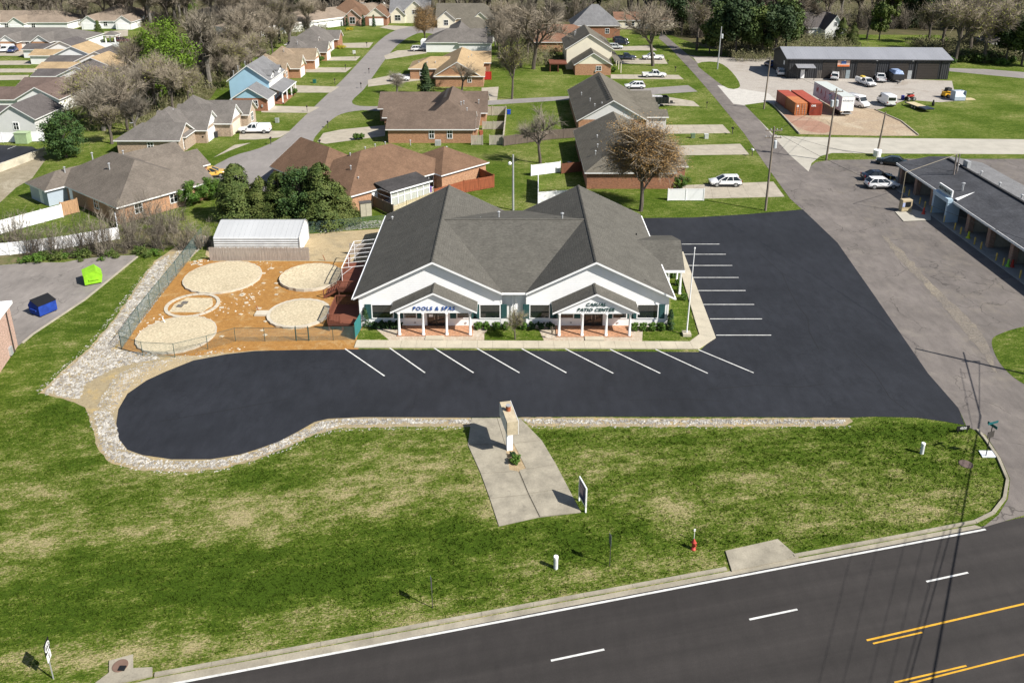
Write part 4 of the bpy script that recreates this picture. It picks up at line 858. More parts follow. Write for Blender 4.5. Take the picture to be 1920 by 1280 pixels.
# ---------------- black workshop
t = thing('workshop', 'long black metal workshop with a grey ribbed roof and roller doors', 'building', *G(1474, 147), -2.3)
m_wk = corrugated((.022, .023, .027), 0, .5, 0.0); m_wk2 = corrugated((.085, .075, .066), 0, .4, 0.0); m_wroof = metalroof((.34, .345, .37))
Lw = 38.5; Dw = 13
walls(t, 0, Lw, 0, Dw, 0, 4.9, m_wk, 'x', 'gg', .26)
roof(t, 0, Lw, 0, Dw, 4.9, .26, 'x', 'gg', .5, m_wroof, plain((.09, .09, .1), .5), .2)
for x0, x1 in ((7.3, 10.4), (12.2, 15.3), (18.3, 20), (24.4, 25.4)): MB().box(x0, -.03, .05, x1, 0, 2.0).build('wainscot', m_wk2, t)
for x, w_ in ((8.5 + 2.2, 4.6), (16.8 + 2, 4.4), (23.0 + 3.5, 4.6), (31.2 + 2.2, 5.0)):
    d = MB()
    for k in range(6): d.box(x - w_ / 2, -.06, .04 + k * .66, x + w_ / 2, -.02, .66 + k * .66)
    d.build('roller_door', plain((.035, .029, .026), .5), t)
door(t, 14.6, 0, .05, 'S', plain((.25, .30, .32), .5)); door(t, 29.3, 0, .05, 'S', plain((.35, .37, .38), .5)); door(t, 3.8, 0, .05, 'S')
s = MB().cbox(13.3, -.06, 3.7, 2.9, .06, 1.5).build('sign_board', plain((.62, .42, .34), .5), t); MB().cbox(13.3, -.1, 3.15, 2.8, .02, .35).build('sign_stripe', plain((.65, .16, .04), .5), t); MB().cbox(13.3, -.1, 3.95, 1.2, .02, .7).build('sign_emblem', plain((.08, .16, .40), .5), t)
MB().hexa([(1.8, -2.3, 2.9), (6.2, -2.3, 2.9), (6.2, 0, 3.4), (1.8, 0, 3.4), (1.8, -2.3, 3.0), (6.2, -2.3, 3.0), (6.2, 0, 3.5), (1.8, 0, 3.5)]).build('canopy', m_wroof, t)
for x in (2, 6): MB().cbox(x, -2.1, 1.45, .14, .14, 2.9).build('canopy_post', m_black, t)
for x in (13.4, 21, 29.5): MB().cbox(x, -.25, 4.5, .35, .5, .12).build('wall_lamp', m_galv, t)
for x in (.3, 11.7, 16.2, 21.6, 24.2, 30.4, 36.5): MB().cbox(x, -.06, 2.4, .12, .1, 4.7).build('downspout', m_black, t)
MB().cbox(-.03, 3, 3.3, .03, .9, 1).build('notice', m_white, t)

# ---------------- car wash
t = thing('car_wash', 'long dark roofed car wash with open bays, brick pillars and an AUTOMATIC sign', 'building', 58.6, 120.2)
rf_cw = shingle((.068, .07, .078), .2); m_cwall = plain((.42, .40, .34), .7); Lc = 52.0
MB().poly([(-.4, .0, 3.05), (-.4, -Lc, 3.05), (6.2, -Lc, 4.3), (6.2, -2.0, 4.3), (4.6, .5, 3.9)]).build('roof', rf_cw, t)
MB().poly([(6.2, -2.0, 4.3), (6.2, -Lc, 4.3), (12.6, -Lc, 3.05), (12.6, .0, 3.05), (8, .5, 3.9)]).build('roof', shingle((.16, .16, .165)), t)
MB().poly([(6.2, -2.0, 4.3), (8, .5, 3.9), (4.6, .5, 3.9)]).build('roof', rf_cw, t)
MB().beam((6.2, -2, 4.38), (6.2, -Lc, 4.38), .35, .16).build('ridge_cap', plain((.02, .02, .022), .8), t)
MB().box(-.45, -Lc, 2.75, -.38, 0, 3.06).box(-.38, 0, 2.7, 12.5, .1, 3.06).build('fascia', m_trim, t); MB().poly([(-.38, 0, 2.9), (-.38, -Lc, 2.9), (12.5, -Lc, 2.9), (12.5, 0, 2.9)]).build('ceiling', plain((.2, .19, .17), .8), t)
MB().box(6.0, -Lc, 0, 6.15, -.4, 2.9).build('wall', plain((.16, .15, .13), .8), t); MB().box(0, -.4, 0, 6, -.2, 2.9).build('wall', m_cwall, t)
b_cw = brick((.30, .14, .085), (.22, .10, .06))
m_bol = plain((.62, .44, .10), .6)
for i in range(11):
    y = -1.0 - i * 4.9
    if i == 3: continue
    MB().box(0, y - .35, 0, .7, y + .35, 2.9).build('brick_pillar', b_cw, t)
    if i > 0: MB().box(.7, y - .08, 0, 5.99, y + .08, 2.9).build('partition', m_cwall, t)
MB().prism([(-1.6, 0), (-1.6, -Lc), (6, -Lc), (6, 0)], 0, .06).build('apron', concrete((.33, .31, .28), .2), t)
# portal of the automatic bay
m_port = siding((.40, .52, .62), .3)
py = -15.2
MB().box(-1.1, py - 2.0, 0, .6, py - 1.6, 2.85).build('portal_side', m_port, t); MB().box(-1.1, py + 1.6, 0, .6, py + 2.0, 2.85).build('portal_side', m_port, t)
MB().box(-1.15, py - 2.05, 2.75, -.5, py + 2.05, 3.3).build('portal_head', m_port, t)
s = MB().box(-.5, py - 1.5, 3.35, -.33, py + 2.0, 4.3).build('sign_box', m_white, t); MB().box(-.54, py - 1.38, 3.43, -.51, py + 1.88, 4.2).build('sign_face', plain((.55, .58, .52), .5), s)
text('AUTOMATIC', -.56, py + .25, 3.79, .56, m_black, s, rot=(90, 0, -90), ext=.01, off=.012)
tri = [(3.0, py - .5, 3.8), (-.2, py - 1.9, 3.40), (-.1, py - 2.35, 3.32)]
MB().hexa([(*tri[0][:2], 3.78), (*tri[1][:2], 3.31), (*tri[2][:2], 3.25), (*tri[0][:2], 3.775), tri[0], tri[1], tri[2], (3.0, py - .54, 3.795)]).build('fin', m_white, t)
vent(t, 2.2, py + 1, 3.6, .12, .9); vent(t, 5, py + 8, 4.1, .06, .8); rv(t, [(7.4, -9, 4.1), (7.2, -14, 4.1), (7.3, -19, 4.1)], .1, .4)
MB().box(6.6, -6.6, 4.25, 7.1, -5.4, 5.2).build('roof_fan', m_galv, t)
for i in range(10):
    y = -1.0 - i * 4.9
    if i == 3: y = py - .1
    for k, dy in enumerate((-.75, .75) if i != 3 else (-1.8, 1.8)):
        bo = thing('bollard', 'yellow steel bollard %s the %s car wash pillar from its far end' % (('before', 'beyond')[k], ORD[i]), 'bollard', 57.5, 120.2 + y + dy, 0, 'bollards along the car wash bays'); MB().lathe(0, 0, [(.09, 0), (.09, .95), (.05, 1.02)], 10).build('post', m_bol, bo)
# brick building at left edge
t = thing('brick_building', 'pinkish brick building corner with a white parapet cap at the left edge', 'building', -47.4, 70.4, 12.5)
MB().box(-16, -16, 0, 0, 0, 4.4).build('wall', brick((.52, .33, .26), (.42, .26, .2), (.5, .38, .32)), t); MB().box(-16.2, -16.2, 4.4, .25, .25, 4.7).build('parapet', m_white, t); MB().tube((.1, -1.2, 0), (.1, -1.2, 4.3), .05).build('downspout', m_dkpole, t); MB().cbox(.1, -2, .6, .2, .5, .8).build('meter_box', m_galv, t)
# ================================================================== SITE OBJECTS
# empty monument sign
t = thing('monument_sign', 'empty boxy monument sign on a white post with a rusty can on its top', 'sign', *G(955, 842), 12.4)
MB().cbox(0, 0, 1.15, .46, .42, 2.3).build('post', m_white, t)
m_beige = concrete((.47, .40, .28), .25, 1.5)
MB().box(-.42, -1.2, 2.15, .42, 1.6, 3.3).build('sign_box', m_beige, t)
MB().box(-.46, -1.05, 2.2, -.43, 1.5, 3.25).build('sign_face', plain((.60, .60, .60), .5, var=.3), t); MB().box(.43, -1.2, 2.15, .46, 1.6, 3.32).build('edge_trim', m_white, t)
c = thing('rusty_can', 'small rust brown can standing on top of the empty sign box', 'can', *G(953, 768, 3.35), 0, z=3.3); MB().lathe(0, 0, [(.19, 0), (.19, .42)], 14).build('body', plain((.28, .085, .035), .8, var=.3), c); MB().lathe(0, 0, [(.2, .42), (.2, .47)], 14).build('lid', m_galv, c)
# real estate sign
p, q = Vector(G(1086, 938)), Vector(G(1098, 960)); an = math.degrees(math.atan2(q.y - p.y, q.x - p.x))
t = thing('yard_sign', 'white framed yard sign with a dark blue panel at the walkway edge', 'sign', *p, an); Ls = (q - p).length; rust = plain((.25, .1, .05), .8)
MB().cbox(0, 0, 1.0, .1, .1, 2.0).cbox(Ls, 0, 1.0, .1, .1, 2.0).build('post', m_white, t); MB().box(-.05, -.04, .42, Ls + .05, .04, 2.05).build('frame', m_white, t)
MB().box(.08, -.055, .55, Ls - .08, .055, 1.93).build('sign_panel', plain((.02, .025, .09), .4), t); MB().box(.25, -.062, 1.0, Ls - .45, -.056, 1.5).box(.3, -.062, 1.6, Ls - .3, -.056, 1.75).build('print', plain((.35, .25, .28), .5), t)
# hydrant
t = thing('fire_hydrant', 'red fire hydrant standing in the grass near the highway', 'hydrant', *G(1300, 1029)); mh = plain((.42, .055, .04), .5)
MB().lathe(0, 0, [(.17, 0), (.17, .06), (.12, .07), (.12, .5), (.15, .52), (.15, .58), (.12, .6), (.11, .68), (.06, .76), (.04, .82)], 12).build('body', mh, t, True)
for a in (0, 90, 180):
    MB().tube((.1 * math.cos(R(a - 60)), .1 * math.sin(R(a - 60)), .42), (.22 * math.cos(R(a - 60)), .22 * math.sin(R(a - 60)), .42), .065, .065, 8).build('outlet_cap', mh, t)
tag(MB().tube((*G(1301, 1012), 0), (*G(1301, 1012), .75), .02).cbox(*G(1301, 1012), .82, .12, .04, .18).build('marker_flag', m_white), 'thin white marker stake right behind the red hydrant', 'marker')
for px, lab in (((1042, 1065), 'white vent pipe in the lawn nearest to the highway dashes'), ((1728, 850), 'white vent pipe in the lawn corner near the street sign')):
    x, y = G(*px); t = thing('vent_pipe', lab, 'pipe', x, y); MB().lathe(0, 0, [(.14, 0), (.14, .9)], 14).build('pipe', plain((.62, .64, .66), .5), t); MB().lathe(0, 0, [(.155, .8), (.155, .96), (.13, .98)], 14).build('cap', m_white, t)
# back-on highway signs
for px, lab, hgt in (((1143, 1061), 'dark sign post with its sign panel turned edge on, right of the white pipe', 2.5), ((811, 1139), 'thin dark sign post seen edge on in the lower lawn', 2.3)):
    x, y = G(*px); t = thing('road_sign', lab, 'sign', x, y, 12); MB().cbox(0, 0, hgt / 2, .045, .04, hgt).build('post', m_dkpole, t); MB().box(-.05, -.2, hgt - .75, -.033, .2, hgt).build('panel', plain((.12, .13, .14), .5), t)
t = thing('route_sign', 'black and white route marker sign on a grey post, lower left corner', 'sign', *G(102, 1272), 102)
MB().cbox(0, .04, 1.2, .06, .04, 2.4).build('post', m_galv, t); MB().box(-.36, -.02, 1.95, .36, .005, 2.67).build('sign_panel', m_black, t)
o = MB(); o.poly([(.34 * math.cos(k * .35), -.026, 2.31 + .27 * math.sin(k * .35)) for k in range(18)]); o.build('oval', m_white, t)
text('662', 0, -.03, 2.31, .36, m_black, t, ext=.003, off=.008); MB().box(-.27, -.02, 1.42, .27, .005, 1.90).build('arrow_plate', m_white, t)
MB().box(-.03, -.03, 1.5, .03, -.021, 1.75).poly([(-.1, -.026, 1.73), (.1, -.026, 1.73), (0, -.026, 1.85)]).build('arrow', m_black, t)
t = thing('street_sign', 'green street name sign on a dark post at the lawn corner', 'sign', *G(1848, 856), 20); mgn = plain((.01, .10, .11), .5)
MB().tube((0, 0, 0), (0, 0, 2.7), .035).build('post', m_dkpole, t); MB().box(-.03, -.42, 2.72, .0, .42, 2.95).build('name_plate', mgn, t); MB().box(-.5, -.02, 2.96, .5, .0, 3.16).build('name_plate', mgn, t); MB().box(-.33, -.03, 1.75, .33, .0, 2.3).build('panel', m_dkpole, t)
t = thing('house_number_sign', 'small black number board on legs at the corner of the lot', 'sign', *G(1804, 811), 8); MB().cbox(0, 0, .45, 1.1, .06, .36).build('board', m_black, t); text('4500', 0, -.035, .45, .3, m_white, t, ext=.003); MB().cbox(-.4, 0, .14, .06, .06, .28).cbox(.4, 0, .14, .06, .06, .28).build('leg', m_black, t)
x, y = G(1850, 852); tag(MB().prism([(x - .55, y - .4), (x + .5, y - .4), (x + .62, y + .38), (x - .42, y + .4)], .03, .10).build('cover_plate', plain((.62, .66, .70), .5)), 'pale blue grey plate lying at the foot of the street sign', 'plate')
x, y = G(1811, 870); tag(MB().lathe(x, y, [(.5, 0), (.5, .04), (.42, .06)], 20).build('manhole_cover', plain((.12, .085, .075), .8)), 'rusty round manhole cover set in the corner lawn', 'manhole')
x, y = G(226, 1250); tag(MB().lathe(x, y, [(.42, .1), (.42, .13), (.36, .14)], 20).build('manhole_cover', plain((.16, .10, .075), .8)), 'brown round lid on the drain slab at the lower left', 'manhole')
x, y = G(230, 1256); tag(MB().cbox(x, y, .17, .36, .3, .05).build('loose_plate', m_black), 'black square plate lying on the round drain lid', 'plate')
# flagpole
t = thing('flagpole', 'tall bare white flagpole on a square block in the corner lawn of the shop', 'flagpole', *G(1287, 628)); MB().cbox(0, 0, .15, .8, .8, .3).build('base', m_conc, t); MB().tube((0, 0, .3), (.15, 0, 9.2), .075, .04, 10).build('pole', m_white, t); MB().lathe(.15, 0, [(.02, 9.15), (.09, 9.25), (.02, 9.36)], 10).build('finial', m_white, t)
# display pads
m_pad = ground_mat((.50, .43, .30), (.455, .385, .265), (.37, .31, .21), .5, .01); m_rim = concrete((.50, .455, .37), .18)
def pad(lab, px, r, rim=.14, h=.22, mat=None, sag=0.0):
    x, y = G(*px); t = thing('display_pad', lab, 'pad', x, y); n = 48
    rr = [r * (1 + .012 * math.sin(3 * k) + rng.uniform(-.01, .01)) for k in range(n)]
    ri = MB(); ri.lathe(0, 0, [(1, 0), (1, h), (1 - (rim + .03) / r, h)], n); ri.f.pop(); ri.v = [(a * rr[k % n], b * rr[k % n], c) for k, (a, b, c) in enumerate(ri.v)]; ri.build('rim', m_rim, t)
    MB().lathe(0, 0, [(r - rim, h - .012), (r * .8, h + .02 - sag * .4), (r * .55, h + .03 - sag * .8), (r * .2, h + .012 - sag)], 40).build('sand_bed', mat or m_pad, t, True); return t
pad('large round sand pad behind, in front of the grey plank fence', (418, 521), 4.3, .08); pad('sagging round sand pad beside the deck stairs', (584, 522), 3.5, .06, .35, sag=.3)
t3 = pad('round sand pad with a white rim and step by the lower deck', (561, 589), 3.25, .3); MB().box(-4.5, -.5, .0, -3.2, .5, .2).build('step', m_rim, t3)
pad('tilted looking round sand pad nearest to the front wire fence', (332, 629), 3.75, .08)
x, y = G(361, 573); t = thing('ring_pad', 'white ring of pavers round a flat sand patch, middle left of the yard', 'pad', x, y)
for k in range(26):
    a, b = 2 * math.pi * k / 26, 2 * math.pi * (k + .94) / 26; MB().prism([(2.45 * math.cos(a), 2.45 * math.sin(a)), (2.8 * math.cos(a), 2.8 * math.sin(a)), (2.8 * math.cos(b), 2.8 * math.sin(b)), (2.45 * math.cos(b), 2.45 * math.sin(b))], 0, .12).build('paver', m_rim, t)
MB().prism([(-1.9, -1.5), (1.6, -1.6), (2.1, .2), (1.5, 1.7), (-1.2, 1.75), (-2.0, .3)], 0, .06).build('sand_bed', m_pad, t)
for px, lab in (((347, 569), 'grey pump fitting lying on the ring pad, rear one'), ((338, 575), 'grey pump fitting lying on the ring pad, front one')):
    x, y = G(*px); b = MB()
    for i in range(4): b.tube((x - .3, y - .2 + i * .13, .14), (x + .3, y - .2 + i * .13, .14), .05, .05, 6)
    b.cbox(x, y, .11, .5, .5, .08); tag(b.build('pump_fitting', plain((.12, .11, .10), .7)), lab, 'pump part', 'pump fittings on the ring pad')
rg = random.Random(11)
m_step = concrete((.50, .44, .34), .2)
for k in range(34):
    px = rg.choice([(rg.uniform(440, 560), rg.uniform(495, 560)), (rg.uniform(270, 320), rg.uniform(590, 612)), (rg.uniform(395, 500), rg.uniform(560, 640)), (rg.uniform(420, 520), rg.uniform(545, 555)), (rg.uniform(350, 400), rg.uniform(488, 497))])
    x, y = G(*px); w_ = rg.uniform(.18, .42); a = rg.random() * 3
    tag(MB().prism([(x + w_ * math.cos(a + j * 1.57) * rg.uniform(.7, 1), y + w_ * .7 * math.sin(a + j * 1.57)) for j in range(4)], .018, .07).build('stepping_stone', m_step), 'loose pale stepping stone lying on the orange mulch', 'stone', 'stepping stones on the mulch')
for px in ((1145, 0),): pass
for px, lab in (((311, 608), 'white pipe stub sticking up by the front left sand pad'), ((415, 487), 'white pipe stub in front of the plank fence'), ((610, 489), 'rusty pipe stub near the sagging sand pad'), ((486, 585), 'rusty pipe stub near the step of the rimmed pad')):
    x, y = G(*px); tag(MB().tube((x, y, 0), (x - .25, y, .75), .05).build('pipe_stub', m_white if 'white' in lab else rust), lab, 'pipe')
# shed and plank fence
x0, y0 = G(397, 482); x1, _ = G(558, 482); y0 += 1.2
t = thing('storage_shed', 'white corrugated metal shed with a barrel roof behind the plank fence', 'shed', x0, y0); Ls = x1 - x0; Dd = 4.6
mw = corrugated((.60, .61, .62), 2, .3, .06)
prof = [(0, 0), (0, 2.0), (.25, 2.15), (2.2, 2.85), (Dd - 1.5, 3.1), (Dd - 1.1, 3.05), (Dd - .4, 2.6), (Dd, 2.0), (Dd, 0)]
m = MB(); r_ = MB()
for i in range(8):
    (ya, za), (yb, zb_) = prof[i], prof[i + 1]; (m if i in (0, 7) else r_).poly([(0, ya, za), (Ls, ya, za), (Ls, yb, zb_), (0, yb, zb_)])
m.build('wall', mw, t); r_.build('roof', metalroof((.58, .59, .595)), t); MB().poly([(Ls, a, b) for a, b in prof]).build('end_wall', m_white, t); MB().poly([(0, a, b) for a, b in prof]).build('end_wall', m_white, t)
f = MB()
for (ya, za), (yb, zb_) in zip(prof, prof[1:]): f.beam((Ls + .03, ya, za), (Ls + .03, yb, zb_), .12)
f.build('edge_trim', m_galv, t); d = MB().box(Ls + .01, 1.0, .05, Ls + .05, 3.4, 2.3).build('door', m_white, t); MB().beam((Ls + .07, 1.1, .2), (Ls + .07, 3.3, 2.2), .06).beam((Ls + .07, 2.2, .1), (Ls + .07, 2.2, 2.3), .05).build('brace', m_galv, d)
t = thing('plank_fence', 'weathered grey upright plank fence in front of the white shed', 'fence', *G(394, 489)); fx = G(582, 489)[0] - G(394, 489)[0]; mpl = woodmat((.34, .29, .25)); n = int(fx / .115)
b = MB()
for i in range(n): b.box(i * .115, rng.uniform(-.012, .012), .03, i * .115 + .102, .03, 1.72 + rng.uniform(-.04, .04))
tag(b.build('planks', mpl, t), kind='stuff'); MB().box(0, .035, .4, fx, .09, .5).box(0, .035, 1.35, fx, .09, 1.45).build('rail', mpl, t)
b = MB(); t = thing('plank_fence', 'short leaning grey slat screen behind the awning frame', 'fence', *G(656, 478)); n = 22
for i in range(n): b.box(i * .16, 0, .05, i * .16 + .13, .03, 1.5)
b.build('slats', mpl, t)
# chain link fences
m_link = plain((.10, .16, .15), .5, metal=.4); m_linkp = plain((.03, .07, .065), .5)
def chain(lab, pix, hgt=1.8, dense=.14, world=None, gate=None, post=2.6):
    pts = [Vector((*G(*p), 0)) for p in pix]; t = thing('wire_fence', lab, 'fence', pts[0].x, pts[0].y); o = pts[0]; me = MB(); w = .007
    for a, b in zip(pts, pts[1:]):
        L = (b - a).length; d = (b - a) / L; k = max(1, round(L / post))
        for i in range(k + (1 if b is pts[-1] else 0)):
            p = a + (b - a) * i / k - o; MB().tube(p, p + Vector((0, 0, hgt + .05)), .03, .03, 6).build('post', m_linkp, t)
        MB().tube(a - o + Vector((0, 0, hgt)), b - o + Vector((0, 0, hgt)), .022, .022, 6).build('top_rail', m_linkp, t)
        nd = int((L + hgt) / dense)
        for i in range(nd):
            s = i * dense - hgt
            for sg in (1, -1):
                za, zb_ = 0, hgt; sa, sb = s, s + hgt
                if sa < 0: za = -sa; sa = 0
                if sb > L: zb_ = hgt - (sb - L); sb = L
                if zb_ <= za: continue
                if sg < 0: sa, sb = L - sa, L - sb
                p, q = a - o + d * sa, a - o + d * sb; p.z = za; q.z = zb_; n_ = Vector((-d.y, d.x, 0)) * w; up = Vector((0, 0, w))
                bb = len(me.v); me.v += [tuple(p + up), tuple(p - up * .5 + n_), tuple(p - up * .5 - n_), tuple(q + up), tuple(q - up * .5 + n_), tuple(q - up * .5 - n_)]
                me.f += [(bb, bb + 1, bb + 4, bb + 3), (bb + 1, bb + 2, bb + 5, bb + 4), (bb + 2, bb, bb + 3, bb + 5)]
    tag(me.build('wire_mesh', m_link, t), kind='stuff'); return t
chain('green wire mesh fence along the left and rear edge of the pool yard', [(228, 655), (262, 605), (301, 555), (345, 500), (380, 452)])
cf = chain('low dark wire fence with a gate along the front of the pool yard', [(228, 655), (268, 667), (328, 670), (390, 655), (442, 640), (497, 640), (555, 639), (580, 639), (625, 638), (664, 637)], 1.45, .2)
for px in (556, 579):
    p = Vector((*G(px, 639), 0)) - cf.location; MB().tube(p, p + Vector((0, 0, 1.6)), .045, .045, 8).build('gate_post', m_linkp, cf)
p, q = [Vector((*G(a, 639), 0)) - cf.location for a in (558, 577)]; MB().tube(p + Vector((0, 0, .8)), q + Vector((0, 0, .8)), .02).tube(p + Vector((0, 0, .15)), q + Vector((0, 0, .15)), .02).build('gate', m_linkp, cf)
chain('dark wire fence behind the service drive below the pines', [(570, 438), (640, 432), (722, 424)], 1.5, .16)
t = thing('privacy_screen', 'teal fabric screen panel at the front left corner of the shop', 'screen', *G(666, 637), 84); MB().box(0, 0, .1, 2.2, .03, 1.75).build('fabric', plain((.03, .17, .17), .7), t); MB().tube((0, 0, 0), (0, 0, 1.8), .03).tube((2.2, 0, 0), (2.2, 0, 1.8), .03).build('post', m_linkp, t)
# fences of separate panels
def panels(lab, pix, hgt, pl, mat, gap=0, slat=None, z=0.0, name='panel_fence', post=None):
    pts = [Vector((*G(*p), 0)) for p in pix]; o = pts[0]; t = thing(name, lab, 'fence', o.x, o.y)
    for a, b in zip(pts, pts[1:]):
        L = (b - a).length; k = max(1, round(L / pl)); d = (b - a) / L; an = math.atan2(d.y, d.x)
        for i in range(k + 1):
            p = a + (b - a) * i / k - o; c = MB().cbox(0, 0, hgt / 2 + .04, .13, .13, hgt + .08).build('post', post or mat, t); c.location = p; c.rotation_euler.z = an
            if i < k:
                w = L / k; pb = MB()
                if slat:
                    m = int(w / slat)
                    for j in range(m): pb.box(.07 + j * slat, -.02, .06, .07 + j * slat + slat - gap, .02, hgt - rng.uniform(0, .03))
                    pb.box(.06, .02, .35, w - .06, .06, .45).box(.06, .02, hgt - .4, w - .06, .06, hgt - .3)
                else: pb.box(.065, -.025, .06, w - .065, .025, hgt - .02).box(.065, -.04, hgt - .12, w - .065, .04, hgt).box(.065, -.04, .04, w - .065, .04, .14)
                c = pb.build('fence_panel', mat, t); c.location = p; c.rotation_euler.z = an
    return t
m_vinyl = plain((.80, .80, .82), .35, var=.03); m_redw = woodmat((.26, .075, .03)); m_yelw = woodmat((.52, .44, .27)); m_brw = woodmat((.13, .10, .08)); m_greyw = woodmat((.42, .38, .32))
panels('long white vinyl fence in front of the angled tan roofed house, upper stretch', [(-40, 450), (118, 407)], 1.8, 2.4, m_vinyl)
panels('white vinyl fence behind the bare hedge, lower stretch with a tall end post', [(-10, 480), (20, 478), (120, 466), (224, 448), (219, 420)], 1.6, 2.4, m_vinyl)
panels('two panel white vinyl fence next to the bare tree in the back yards', [(996, 330), (1050, 323)], 1.75, 2.4, m_vinyl)
panels('white vinyl fence corner just behind the shop roof peak', [(1009, 340), (1009, 383), (1075, 378)], 1.8, 2.4, m_vinyl)
panels('two panel white vinyl fence by the driveway of the white suv', [(1252, 376), (1319, 376)], 1.75, 2.5, m_vinyl)
panels('rust red board fence at the corner of the red brown house', [(925, 352), (870, 362), (815, 378)], 1.9, 2.4, m_redw, .012, .15); panels('rust red board fence running back to the brick wall', [(926, 350), (884, 330)], 1.9, 2.4, m_redw, .012, .15)
panels('pale yellow picket fence in front of the sunroom', [(738, 405), (836, 370)], 1.5, 2.3, m_yelw, .06, .17); panels('short grey brown board fence beside the small resin cabinet', [(700, 388), (738, 406)], 1.7, 2.3, m_brw, .012, .15)
panels('dark brown weathered board fence crossing the back lawn', [(945, 274), (990, 268), (1030, 262), (1085, 258)], 1.8, 2.4, m_brw, .01, .14)
panels('pale picket fence beside the dark brown roofed house, near side', [(884, 272), (905, 272)], 1.8, 2.2, m_greyw, .03, .16); panels('pale picket fence with a gate gap, second piece', [(918, 272), (944, 272)], 1.8, 2.4, m_greyw, .03, .16); panels('pale picket fence across the middle of the side yard', [(905, 243), (946, 243)], 1.6, 2.4, m_greyw, .03, .16)
panels('pale picket fence at the rear of the side yard', [(898, 217), (948, 217)], 1.9, 2.4, m_greyw, .03, .16); panels('pale capped board fence running along the right of the side yard', [(949, 217), (943, 273)], 1.8, 2.4, m_greyw, .01, .16)
panels('brown board fence joining the white vinyl panels to the olive roofed house', [(1053, 326), (1092, 322)], 1.7, 2.4, woodmat((.16, .06, .03)), .012, .15); panels('red board fence panel beyond the light tan roof', [(903, 150), (921, 150)], 2.0, 2.6, plain((.45, .02, .02), .6), .01, .2); panels('white vinyl fence below the pale duplex garages', [(-20, 268), (84, 265)], 1.8, 2.4, m_vinyl)
panels('white fence along the far long white building', [(398, 45), (430, 25)], 1.6, 3, m_vinyl); panels('white fence wall behind the gazebo', [(178, 95), (225, 94)], 2.2, 3, m_vinyl); panels('brown board fence at the upper street corner', [(588, 33), (622, 30)], 2, 3, woodmat((.35, .22, .12)), .01, .2)
panels('tan board fence panel by the red deck of the angled house', [(117, 406), (148, 398)], 2.0, 2.4, woodmat((.40, .24, .13)), .01, .15)
# retaining wall upper left
p, q = Vector(G(-60, 345)), Vector(G(86, 290)); tag(MB().beam((*p, .6), (*q, .6), .35, 1.3).build('retaining_wall', concrete((.50, .46, .36), .3)), 'weathered concrete retaining wall below the small dark lot at the left', 'wall')
# dumpsters
def dumpster(lab, px, rz, mat, lid):
    x, y = G(*px); t = thing('dumpster', lab, 'dumpster', x, y, rz, 'dumpsters on the old lot')
    MB().extr_y([(-.95, .15), (.75, .15), (.95, 1.0), (.35, 1.65), (-.95, 1.25)], -.95, .95).build('body', mat, t, bevel=.02)
    for s in (-1, 1): MB().box(-.5, s * .96, .6, .5, s * 1.06, .75).build('fork_pocket', mat, t)
    MB().hexa([(-1.0, -.98, 1.27), (.36, -.98, 1.68), (.36, .98, 1.68), (-1.0, .98, 1.27), (-1.0, -.98, 1.32), (.36, -.98, 1.73), (.36, .98, 1.73), (-1.0, .98, 1.32)]).build('lid', lid, t)
    for sx in (-.8, .6):
        for sy in (-.8, .8): MB().cbox(sx, sy, .07, .14, .1, .15).build('caster', m_black, t)
    return t
m_lime = concrete((.24, .52, .02), .3, 1.2); m_royal = concrete((.014, .05, .30), .4, 1.2)
dumpster('lime green dumpster at the kerb of the old lot', (176, 528), 30, m_lime, m_lime); b = dumpster('royal blue dumpster with a black lid on the old lot', (82, 585), 150, m_royal, m_black)
# transformer box, cabinet, utility boxes
t = thing('transformer_box', 'sage green utility box in front of the white fence', 'utility box', *G(45, 268)); MB().cbox(0, 0, .95, 2.2, 1.5, 1.9).build('body', plain((.30, .40, .22), .5), t, bevel=.05); MB().cbox(0, 0, 1.94, 2.35, 1.65, .12).build('lid', plain((.36, .46, .27), .5), t)
t = thing('resin_cabinet', 'beige resin cabinet with a dark top against the brick house', 'cabinet', *G(686, 404), 20); MB().cbox(0, 0, .95, 1.5, .9, 1.9).build('body', plain((.40, .37, .29), .6), t, bevel=.04); MB().cbox(0, 0, 1.95, 1.6, 1.0, .1).build('lid', plain((.08, .075, .07), .6), t); MB().cbox(0, -.46, .95, .02, .02, 1.7).build('door_seam', m_black, t)
for px, lab, c in (((1299, 259), 'low green utility box in the roadside lawn', (.14, .2, .12)), ((1324, 260), 'pale utility pedestal in the roadside lawn', (.5, .52, .5)), ((590, 156), 'dark green utility box on the street lawn', (.02, .12, .09)), ((1181, 111), 'white utility box between two driveways', (.6, .6, .6)), ((520, 230), 'grey utility pedestal on the lawn by the white pickup', (.3, .32, .3)), ((664, 101), 'white marker box on the dark green lawn', (.6, .6, .6)), ((78, 118), 'blue bin beside the row house driveway', (.01, .09, .40)), ((954, 214), 'blue tub on the back lawn', (.01, .06, .45)), ((805, 361), 'purple barrel beside the sunroom', (.16, .10, .35))):
    x, y = G(*px); t = thing('utility_box', lab, 'box', x, y); MB().cbox(0, 0, .4, .7, .6, .8).build('body', plain(c, .5), t, bevel=.04); MB().cbox(0, 0, .83, .78, .68, .06).build('lid', plain(c, .5), t)
